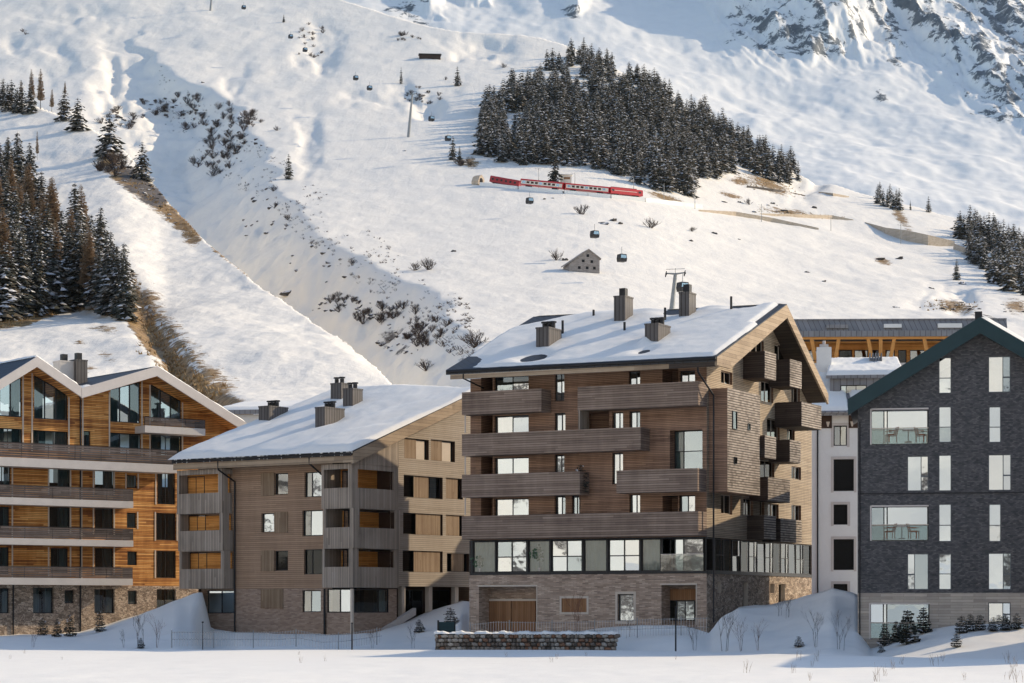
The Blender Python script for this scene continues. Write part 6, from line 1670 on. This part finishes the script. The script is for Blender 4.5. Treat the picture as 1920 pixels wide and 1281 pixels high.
def vehicle(name, i, label, kind):
    p, q = trainpt(*TP[i]), trainpt(*TP[i + 1]); p.z += RAISE; q.z += RAISE
    if i == 0: q.y = (p.y + q.y) / 2
    d = q - p; L = d.length - .5; mid = (p + q) / 2
    e = empty(name, mid); e.rotation_euler = (0, -math.asin(d.z / d.length), math.atan2(d.y, d.x))
    tag(e, label, 'train car' if kind != 'loco' else 'locomotive', 'cars of the red train')
    h, wd = 3.1, 1.35; x = L / 2
    prof = [(-wd, .55), (-wd, h - .55), (-wd * .82, h - .15), (-wd * .4, h), (wd * .4, h), (wd * .82, h - .15), (wd, h - .55), (wd, .55)]
    mb = MB(); A_ = [(-x, y, z) for y, z in prof]; B_ = [(x, y, z) for y, z in prof]
    mb.face(A_[::-1]); mb.face(B_)
    for j in range(8): mb.face([A_[j], A_[(j + 1) % 8], B_[(j + 1) % 8], B_[j]])
    mb.build('body', M['red'] if kind != 'old' else M['red_dull'], e)  # tunnel car gets the portal's shadow as a darker red
    if kind == 'coach':
        MB().box(-x + .3, x - .3, -wd - .02, -wd - .004, .95, 2.35).build('side_band', M['cream'], e)
        n = 9
        for j in range(n):
            a = -x + .9 + (2 * x - 1.8) * j / n; b_ = a + (2 * x - 1.8) / n * .66
            MB().box(a, b_, -wd - .04, -wd - .022, 1.35, 2.15).build('window_pane', M['brown_dark'] if j % 4 else M['glass_mid'], e)
    elif kind == 'loco':
        MB().box(-x + .4, x - 3.0, -wd - .03, -wd - .004, 1.75, 1.95).build('pale_stripe', M['cream'], e)
        for a in (x - 2.2, -x + .5): MB().box(a, a + 1.2, -wd - .03, -wd - .004, 1.5, 2.3).build('cab_window', M['frame_dark'], e)
        MB().box(-x + .8, x - 2.6, -.7, .7, h, h + .25).build('roof_gear', M['red_dull'], e)
    else:
        for j in range(6):
            a = -x + .8 + j * (2 * x - 1.2) / 6; MB().box(a, a + .9, -wd - .03, -wd - .004, 1.4, 2.2).build('window_pane', M['frame_dark'], e)
    for a in (-x * .62, x * .62): MB().box(a - 1.1, a + 1.1, -1.0, 1.0, .0, .55).build('bogie', M['metal_dark'], e)
vehicle('train_car', 0, 'shadow-darkened red train car just leaving the tunnel mouth', 'old'); vehicle('train_car', 1, 'red and cream carriage behind the tunnel car', 'coach'); vehicle('train_car', 2, 'red and cream carriage coupled to the locomotive', 'coach'); vehicle('locomotive', 3, 'bright red locomotive at the right end of the train', 'loco')
# track bed
pts = [trainpt(x, y) for x, y in ((905, 347), (940, 350), (975, 354), (1016, 358), (1057, 362), (1100, 366), (1141, 370), (1203, 376), (1260, 382), (1310, 388))]
mb = MB()
for p, q in zip(pts, pts[1:]):
    d = (q - p); n_ = Vector((-d.y, d.x, 0)).normalized()
    a, b, c_, d_ = p - n_ * 2.2, q - n_ * 2.2, q + n_ * 2.2, p + n_ * 2.2
    mb.hexa([(a.x, a.y, p.z - 2), (b.x, b.y, q.z - 2), (c_.x, c_.y, q.z - 2), (d_.x, d_.y, p.z - 2), (a.x, a.y, p.z + .75), (b.x, b.y, q.z + .75), (c_.x, c_.y, q.z + .75), (d_.x, d_.y, p.z + .75)])
o = mb.build('railway_bed', M['snow']); o['kind'] = 'structure'
# tunnel portal
p = hit(900, 346, 'slope'); d_ = (trainpt(940, 350) - p); ang = math.atan2(d_.y, d_.x)
e = empty('tunnel_portal', (p.x, p.y, p.z - .3), ang); e.scale = (.62, .62, .62); tag(e, 'pale stone tunnel portal at the left end of the train', 'tunnel')
mb = MB()
prof = [(-3.2, 0), (3.4, 0), (3.4, 4.5), (.8, 6.8), (-1.6, 5.6), (-3.2, 2.6)]
a_ = [(-4.5, y, z_) for y, z_ in prof]; b_ = [(1.0, y, z_) for y, z_ in prof]
mb.face(a_[::-1]); mb.face(b_)
for j in range(6): mb.face([a_[j], a_[(j + 1) % 6], b_[(j + 1) % 6], b_[j]])
mb.build('portal_wall', M['wall_stone'], e)
mb = MB(); arc = [(-1.7, .6), (1.7, .6)] + [(1.7 * math.cos(t), 3.0 + 1.6 * math.sin(t)) for t in np.linspace(0, math.pi, 8)]
mb.face([(1.03, y, z_) for y, z_ in arc]); mb.build('tunnel_mouth', M['black'], e, fix=False)
# retaining walls along the line
def retwall(pts, h, label, mat='wall_stone', th=.6):
    P = [hit(x, y, 'slope') for x, y in pts]; e = empty('retaining_wall', P[0]); tag(e, label, 'wall')
    mb = MB()
    for i, (p, q) in enumerate(zip(P, P[1:])):
        p, q = p - P[0], q - P[0]; h0 = h[i]; h1 = h[i + 1]
        mb.hexa([(p.x, p.y, p.z - 1.5), (q.x, q.y, q.z - 1.5), (q.x, q.y + th, q.z - 1.5), (p.x, p.y + th, p.z - 1.5), (p.x, p.y, p.z + h0), (q.x, q.y, q.z + h1), (q.x, q.y + th, q.z + h1), (p.x, p.y + th, p.z + h0)])
    mb.build('wall_face', M[mat], e)
retwall([(1310, 396), (1380, 405), (1450, 417), (1535, 431)], [.6, 1.8, 1.8, .8], 'long low railway retaining wall left of the path')
retwall([(1425, 402), (1500, 408), (1560, 411), (1600, 413)], [.4, 1.5, 1.7, .3], 'upper railway wall beside the reddish bank')
retwall([(1535, 362), (1562, 368), (1592, 370)], [.6, 1.5, .5], 'short pale wall below the end of the forest')
retwall([(1622, 418), (1660, 438), (1700, 452), (1740, 460), (1790, 462)], [.3, 2.6, 4.6, 4.4, 2.2], 'tall curved railway wall at the right')
retwall([(1788, 468), (1810, 476), (1828, 488)], [2.6, 2.6, 2.0], 'grey wall section in front of the right-hand wood')
retwall([(1400, 352), (1450, 360), (1510, 368)], [1.0, 1.5, .5], 'dark avalanche gallery wall under the lower forest edge', 'rock')
# catenary masts
for i, (x, y, h) in enumerate(((1245, 381, 8), (1303, 392, 8), (1428, 416, 7.5), (1558, 433, 6), (1689, 458, 8.5), (1010, 352, 8), (1078, 361, 8), (1188, 372, 8), (1550, 340, 6), (1577, 345, 6), (1720, 380, 5), (623, 233, 0))):
    if not h: continue
    p = hit(x, y, 'slope'); e = empty('catenary_mast', p)
    tag(e, 'thin overhead-line mast along the railway', 'mast', 'masts along the railway')
    MB().tube((0, 0, -1), (0, 0, h), .14, .09, 6).build('pole', M['steel'], e)
    MB().tube((0, 0, h - .6), (-1.6, -.8, h - .4), .05, .05, 4).build('bracket', M['steel'], e)
# line-side building
p = hit(1062, 348, 'slope'); e = empty('signal_hut', (p.x, p.y + 6, p.z)); tag(e, 'small pale signal hut with brown shutters above the carriages', 'hut')
MB().box(-2.2, 2.2, -1.5, 2, -1, 5.2).build('wall', M['cream'], e); MB().box(-2.6, 2.6, -2, 2.4, 5.2, 5.5).build('roof', M['snow'], e)
MB().box(-.9, 1.6, -1.56, -1.5, 3.4, 4.3).build('shutter', M['wood_door'], e)
# stone hut
p = hit(1090, 508, 'slope'); e = empty('stone_hut', p, .25); tag(e, 'small grey stone hut with snow roof on the open slope', 'hut')
L_, Wd = 4.6, 3.4; q = 4.2
mb = MB(); pr = [(-L_, -1.0), (L_, -1.0), (L_, 3.2), (1.2, 5.6), (-L_, 1.5)]
a_ = [(x, -Wd, z_) for x, z_ in pr]; b_ = [(x, Wd, z_) for x, z_ in pr]
mb.face(a_); mb.face(b_[::-1])
for j in range(5): mb.face([a_[j], a_[(j + 1) % 5], b_[(j + 1) % 5], b_[j]])
mb.build('wall', M['hut_stone'], e)
mb = MB(); mb.hexa([(-L_ - .6, -Wd - .4, 1.25), (1.2, -Wd - .4, 5.62), (1.2, Wd + .4, 5.62), (-L_ - .6, Wd + .4, 1.25), (-L_ - .6, -Wd - .4, 1.6), (1.2, -Wd - .4, 6.0), (1.2, Wd + .4, 6.0), (-L_ - .6, Wd + .4, 1.6)])
mb.hexa([(1.2, -Wd - .4, 5.62), (L_ + .4, -Wd - .4, 2.95), (L_ + .4, Wd + .4, 2.95), (1.2, Wd + .4, 5.62), (1.2, -Wd - .4, 6.0), (L_ + .4, -Wd - .4, 3.3), (L_ + .4, Wd + .4, 3.3), (1.2, Wd + .4, 6.0)]); mb.build('roof', M['hut_stone'], e)
for (x, z_) in ((-1.6, 0), (.8, 0), (3.0, 0), (1.0, 3.6), (-.4, 2.0), (2.2, 1.9)): MB().box(x - .4, x + .4, -Wd - .03, -Wd + .05, z_, z_ + .8).build('window', M['black'], e)
# long upper hut
p = hit(806, 110, 'slope'); e = empty('long_hut', p, .1); tag(e, 'long low dark hut with flat roof high on the slope', 'hut')
MB().box(-6, 6, -1.5, 2.2, -1, 1.9).build('wall', M['brown_dark'], e); MB().box(-6.5, 6.5, -2.2, 2.6, 1.9, 2.3).build('roof', M['metal_dark'], e); MB().box(-6.4, 6.4, -1.8, 2.5, 2.3, 2.5).build('roof_snow', M['snow'], e)
for x in (-4.5, -1.5, 1.5, 4.5): MB().box(x - .1, x + .1, -2.0, -1.8, -1, 1.9).build('post', M['bark'], e)

# ================================================================== gondola lift
def pylon(px, py, h, label, lean=.10):
    p = hit(px, py); e = empty('lift_pylon', p, 0); tag(e, label, 'pylon', 'gondola pylons')
    top = Vector((lean * h, 0, h))
    MB().tube((0, 0, -2), top, .75, .42, 10).build('mast', M['steel'], e)
    for s in (-1, 1):
        c = MB(); c.tube(top, top + Vector((s * 2.2, -.6 * s, .25)), .22, .16, 6); arm = c.build('crossarm', M['steel'], e)
        m_ = MB(); b = top + Vector((s * 2.2, -.6 * s, .1))
        for k in range(-4, 5): m_.tube((b.x - .12, b.y + k * .45, b.z - abs(k) * .06), (b.x + .12, b.y + k * .45, b.z - abs(k) * .06), .24, .24, 8)
        m_.box(b.x - .08, b.x + .08, b.y - 2, b.y + 2, b.z + .2, b.z + .4); m_.build('roller_battery', M['metal_dark'], arm)
    MB().tube(top, top + Vector((0, 0, 1.4)), .06, n=5).tube(top + Vector((-2.2, .5, 1.2)), top + Vector((2.2, -.5, 1.2)), .06, n=5).build('service_frame', M['steel'], e)
    return p + top
T1_ = pylon(1256, 600, 11.0, 'steel lift pylon with roller arms just above the brown lodge roof', .12)
T2_ = pylon(765, 257, 20, 'tall leaning lift pylon in the middle of the upper slope', .10)
T3_ = pylon(394, 20, 16, 'lift pylon cut off by the top edge of the picture', .10)
def cabin_mesh():
    e = empty('gondola_cabin')
    pr = [(-1.0, 0), (1.0, 0), (1.15, .9), (.95, 2.1), (-.95, 2.1), (-1.15, .9)]
    mb = MB(); a_ = [(x, -1.0, z_) for x, z_ in pr]; b_ = [(x, 1.0, z_) for x, z_ in pr]
    mb.face(a_); mb.face(b_[::-1])
    for j in range(6): mb.face([a_[j], a_[(j + 1) % 6], b_[(j + 1) % 6], b_[j]])
    mb.build('cabin_body', M['metal_dark'], e)
    for y in (-1.02, 1.01): MB().hexa([(-.95, y, .95), (.95, y, .95), (.95, y + .01, .95), (-.95, y + .01, .95), (-.82, y, 1.85), (.82, y, 1.85), (.82, y + .01, 1.85), (-.82, y + .01, 1.85)]).build('cabin_window', M['glass_mid'], e)
    MB().tube((0, 0, 2.1), (0, 0, 4.2), .07, n=6).build('hanger', M['steel'], e)
    return e
cab0 = cabin_mesh(); first = True
for (x, y, s, lb) in ((1166, 485, 1.0, 'gondola cabin right of the stone hut'), (1115, 440, 1.0, 'gondola cabin above the stone hut'), (993, 376, 1.0, 'gondola cabin just below the first carriage'), (840, 258, 1, 'gondola cabin beside the spruce left of the forest'), (809, 221, 1, 'gondola cabin right of the tall leaning pylon'), (693, 163, 1, 'gondola cabin left of the tall pylon, lower of two'), (667, 144, 1, 'gondola cabin left of the tall pylon, upper of two'), (572, 91, 1, 'gondola cabin near the upper bushes, lower of two'), (545, 66, 1, 'gondola cabin near the upper bushes, upper of two'), (457, 11, 1, 'gondola cabin beside the topmost pylon'), (1280, 541, 1.0, 'gondola cabin half hidden by the chimney under the pylon')):
    # distance along the cable, interpolated between the pylons
    if x >= 765: f = (x - 765) / (1256 - 765); Yc_ = T2_.y * (1 - f) + T1_.y * f
    else: f = (765 - x) / (765 - 394); Yc_ = T2_.y * (1 - f) + T3_.y * f
    P = world(x, y + 6, Yc_)
    g = float(z_slope(np.array([P.x]), np.array([P.y]))[0])
    while P.z < g + 2.5 and Yc_ > 300:
        Yc_ -= 4; P = world(x, y + 6, Yc_); g = float(z_slope(np.array([P.x]), np.array([P.y]))[0])
    c = cab0 if first else copy_tree(cab0); first = False
    c.location = P; c.rotation_euler = (0, 0, .5); tag(c, lb, 'gondola', 'gondola cabins')

# ================================================================== foreground
# rubble wall at the field's edge, stone by stone
w0 = ghit(815, 1219); YW = 131.5
e = empty('boundary_wall', (0, YW, 0)); tag(e, 'low dry-stone wall capped with snow at the edge of the field', 'wall')
M['st'] = [plain('wall_stone_%d' % i, c, .9, .3, 3, bump=.3) for i, c in enumerate(((.10, .085, .07), (.17, .14, .115), (.25, .215, .18), (.36, .33, .29), (.22, .12, .075)))]
stm = []
for i in range(10):
    rr = random.Random(500 + i); bm = bmesh.new(); bmesh.ops.create_icosphere(bm, subdivisions=1, radius=.5)
    for v in bm.verts: v.co = v.co * rr.uniform(.85, 1.15); v.co.x = max(-.5, min(.5, v.co.x * 1.25)); v.co.z = max(-.5, min(.5, v.co.z * 1.2))
    me = bpy.data.meshes.new('stone'); bm.to_mesh(me); bm.free(); me.materials.append(M['st'][(i * 3) % 5 if i < 9 else 3]); stm.append(me)
xa, xb = (815 - 960) * YW / F, (1157 - 960) * YW / F; z0_, z1_ = -.35, .86
rows_ = 5
for r_ in range(rows_):
    h_ = (z1_ - z0_) / rows_; x = xa + rnd.uniform(0, .1)
    while x < xb - .1:
        wd_s = rnd.uniform(.18, .42)
        o = link('stone', rnd.choice(stm), e); o.location = (x + wd_s / 2, rnd.uniform(-.03, .03), z0_ + (r_ + .5) * h_ + rnd.uniform(-.02, .02)); o.scale = (wd_s * 1.04, .45, h_ * rnd.uniform(.98, 1.18)); o.rotation_euler = (0, rnd.uniform(-.2, .2), 0)
        x += wd_s
MB().box(xa + .05, xb - .05, .02, .5, z0_, z1_ - .04).build('wall_core', M['st'][0], e)
mb = MB(); n = 60
for i in range(n):
    x0, x1 = xa - .05 + (xb - xa + .1) * i / n, xa - .05 + (xb - xa + .1) * (i + 1) / n
    a0, a1 = [.10 + .05 * math.sin(k * .9) + .03 * math.sin(k * 2.3) for k in (i, i + 1)]
    mb.face([(x0, -.22, z1_ + .02), (x1, -.22, z1_ + .02), (x1, -.14, z1_ + a1), (x0, -.14, z1_ + a0)]); mb.face([(x0, -.14, z1_ + a0), (x1, -.14, z1_ + a1), (x1, .7, z1_ + a1 + .05), (x0, .7, z1_ + a0 + .05)])
mb.build('snow_cap', M['snow'], e, smooth=True)
# picket fences
def fence(pts, h, label, post_every=2.6):
    """pts: (px, py of the foot, distance)"""
    P = [world(x, y, Y) for x, y, Y in pts]
    e = empty('picket_fence', P[0]); tag(e, label, 'fence', 'thin metal fences')
    pk = MB(); rl = MB(); acc = 0.0; nxt = 0.0; nextp = 0.0
    for p, q in zip(P, P[1:]):
        L = (q - p).length; n = max(1, int(L / .16))
        for i in range(n):
            a = p.lerp(q, i / n) - P[0]
            pk.box(a.x - .012, a.x + .012, a.y - .012, a.y + .012, a.z - .3, a.z + h)
            acc += L / n
            if acc >= nextp:
                MB().box(a.x - .03, a.x + .03, a.y - .03, a.y + .03, a.z - .4, a.z + h + .08).build('post', M['steel'], e); nextp += post_every
        for zz in (h - .06, .12): rl.tube(p - P[0] + Vector((0, 0, zz)), q - P[0] + Vector((0, 0, zz)), .018, n=4)
    o = pk.build('pickets', M['concrete'], e); o['kind'] = 'stuff'
    rl.build('rail', M['steel'], e)
fence([(322, 1203, 139), (420, 1203, 139), (520, 1203, 139), (560, 1200, 139), (602, 1208, 139), (640, 1207, 139), (716, 1196, 140)], .62, 'thin metal picket fence in front of the taupe lodge')
fence([(882, 1192, 136.5), (930, 1187, 136), (985, 1188, 135.5), (1060, 1188, 135), (1160, 1185, 134.5), (1240, 1182, 134), (1330, 1180, 134)], .72, 'thin metal picket fence in front of the brick base')
# dark bin-like gate panel at the end of the wall
p = world(837, 1196, 134); e = empty('gate_panel', p, .5); tag(e, 'dark slanted gate panel at the left end of the dry-stone wall', 'gate')
MB().box(-.5, .5, -.04, .04, -.3, .95).build('panel', M['teal'], e); 
for s in (-1, 1): MB().box(s * .55 - .04, s * .55 + .04, -.05, .05, -.4, 1.05).build('post', M['metal_dark'], e)
# lamp posts / marker poles
for (x, yb, yt, Y, lb) in ((660, 1219, 1170, 130, 'dark marker pole in front of the taupe lodge'), (1267, 1220, 1140, 128.5, 'dark marker pole in front of the brick base entrance'), (380, 1216, 1168, 131, 'thin marker pole left of the taupe lodge fence')):
    p = world(x, yb, Y); top = world(x, yt, Y)
    e = empty('marker_pole', p); tag(e, lb, 'pole')
    MB().tube((0, 0, -.5), (0, 0, top.z - p.z), .05 if x != 380 else .025, .04 if x != 380 else .02, 8).build('pole', M['metal_dark'], e); MB().tube((0, 0, top.z - p.z), (0, 0, top.z - p.z + .08), .07, .05, 8).build('cap', M['metal_dark'], e)
# young trees and pines
def sapling(px, py, h, label, i=None, group=None):
    p = ghit(px, py); e = empty('sapling', p, rnd.uniform(0, 6.28)); s = h / 3.1; e.scale = (s, s, s); link('twigs', SAP[i if i is not None else rnd.randrange(4)], e)
    return tag(e, label, 'sapling', group)
for (x, y, h, lb, i) in ((262, 1214, 3.0, 'bare sapling left of the taupe lodge fence', 0), (290, 1214, 2.4, 'reddish bare sapling right of its twin by the snow ramp', 1), (232, 1214, 1.4, 'low bare sapling on the snow ramp', 2), (60, 1214, 1.6, 'reddish twiggy sapling before the rubble base', 3), (697, 1216, 1.6, 'small bare sapling below the stair cheek', 0), (775, 1216, 1.8, 'bushy bare sapling left of the dry-stone wall', 2),
                         (1302, 1219, 2.2, 'spreading bare sapling right of the marker pole', 2), (1362, 1220, 3.2, 'tall bare sapling before the snow mound', 0), (1390, 1220, 2.4, 'bare sapling on the right of the tall one before the mound', 3), (1425, 1219, 2.0, 'thin sapling at the foot of the mound', 1), (1531, 1213, 2.6, 'single-stemmed dark sapling on the big mound', 0), (1577, 1219, 2.6, 'thin sapling beside the slate house corner', 2), (1463, 1155, 1.6, 'sapling near the top of the mound, left', 2), (1477, 1158, 1.6, 'sapling near the top of the mound, right', 0), (1087, 1195, 3.6, 'bare young tree in front of the brown shutter', 3), (1178, 1195, 2.0, 'bare young tree in front of the narrow bright window', 0)):
    sapling(x, y, h, lb, i)
def pine(px, py, h, label, wid=1.0):
    p = ghit(px, py); tree('young_pine', rnd.choice(PINE), p, h, 2.2, label, wid=wid)
for (x, y, h, lb, wd_) in ((80, 1192, 1.3, 'young pine before the rubble base, left of three', 1.1), (106, 1195, 1.3, 'young pine before the rubble base, middle of three', .9), (187, 1185, 1.5, 'dark young pine by the rubble base right of the pipe', .9), (132, 1194, 1.6, 'reddish young pine beside the pipe', .9), (264, 1216, .7, 'tiny pine at the foot of the snow ramp', 1.2), (786, 1186, .9, 'snowy little pine below the stairs', 1.4), (845, 1172, 1.2, 'snowy young pine by the gate panel', 1.5),
                           (1658, 1212, 1.3, 'young pine in front of the ground-floor window, leftmost', .9), (1700, 1208, 1.9, 'largest young pine in front of the slate house', 1.1), (1732, 1188, 1.5, 'tall young pine right of the largest one', 1.0), (1680, 1204, 1.2, 'small young pine beside the leftmost one', 1.0), (1794, 1214, .8, 'cone-shaped little pine on the snow bank', 1.3), (1803, 1188, 1.0, 'young pine on the bank, first of the row by the stone wall', 1.2), (1820, 1184, 1.0, 'young pine on the bank, second of the row', 1.2), (1838, 1182, .9, 'young pine on the bank, third of the row', 1.2), (1862, 1184, .8, 'young pine on the bank under the small window', 1.4), (1885, 1182, .9, 'young pine on the bank right of the small window', 1.4), (1906, 1180, .9, 'young pine on the bank at the right edge', 1.2), (1498, 1213, .6, 'dark little pine at the foot of the big mound', 1.6), (1652, 1224, .4, 'tuft-like pine at the field edge by the slate house', 1.8)):
    pine(x, y, h, lb, wd_)
pine(1088, 906, 1.6, 'x'); o = [q for q in COL.objects if q.get('label') == 'x'][0]
u, z_ = C.front(1088, 906, -.8); P = C.O + C.U * u + C.V * -.8; o.location = (P.x, P.y, C.front(1088, 925, -.8)[1]); o.scale = (.8, .8, .85); tag(o, 'dark potted conifer on a balcony of the brown lodge', 'shrub')
# dry stalks on the lit field
for i, (x, y) in enumerate(((18, 1236), (48, 1226), (115, 1237), (566, 1243), (560, 1228), (610, 1240), (948, 1232), (1032, 1242), (1046, 1236), (1098, 1230), (1267, 1237), (1394, 1262), (1485, 1262), (1515, 1276), (1525, 1250), (1530, 1240), (1642, 1278), (1660, 1268), (1675, 1255), (1690, 1246), (1755, 1248), (1770, 1240), (1806, 1275), (1890, 1275), (1900, 1262), (1905, 1250), (1912, 1280), (1895, 1244), (1500, 1238))):
    p = ghit(x, y); o = link('dry_stalks', rnd.choice(GRASS)); o.location = p; s = rnd.uniform(.35, .75) * (1.6 if x > 1380 else .9); o.scale = (s * .7, s * .7, s); o.rotation_euler = (0, 0, rnd.uniform(0, 6.28))
    tag(o, 'thin dry plant stalks sticking out of the sunlit field', 'plant', 'dry stalks on the field')
# indoor plants behind the glass of the brown lodge
M['leaf'] = plain('house_plant_leaf', (0.05, 0.11, 0.06), .5, .3, 3)
def houseplant(px, py, s, label):
    u, z_ = C.front(px, py, .22); P = C.O + C.U * u + C.V * .22
    e = empty('house_plant', (P.x, P.y, z_gl0 + .02)); tag(e, label, 'plant'); H_ = z_ - z_gl0
    MB().tube((0, 0, 0), (0, 0, .3), .09, .11, 8).build('pot', M['concrete'], e)
    MB().tube((0, 0, .3), (0, 0, H_), .015, .01, 4).build('stem', M['bark'], e)
    mb = MB(); rr = random.Random(px)
    for i in range(60):
        c_ = Vector((rr.gauss(0, .26 * s), rr.uniform(-.03, .04), H_ + rr.gauss(0, .22 * s))); a = rr.uniform(0, 6.28); l = .13
        mb.face([c_, c_ + Vector((math.cos(a) * l, 0, math.sin(a) * l)), c_ + Vector((math.cos(a + .6) * l * 1.5, .01, math.sin(a + .6) * l * 1.5)), c_ + Vector((math.cos(a + 1.1) * l, 0, math.sin(a + 1.1) * l))])
    o = mb.build('foliage', M['leaf'], e, fix=False)
houseplant(1012, 1038, 1.0, 'green house plant behind the third glazed panel'); houseplant(900, 1052, .9, 'green house plant behind the leftmost glazed panel')

# ================================================================== the air of the valley
k = NT('valley_haze'); pv = k.n('ShaderNodeVolumePrincipled', {'Color': (0.70, 0.86, 1.0, 1), 'Density': 0.000014, 'Anisotropy': 0.2}); k.t.links.new(pv.outputs[0], k.out.inputs['Volume'])
o = MB().box(-2600, 2600, -1600, 4400, -30, 1750).build('haze', k.mat); o['kind'] = 'stuff'
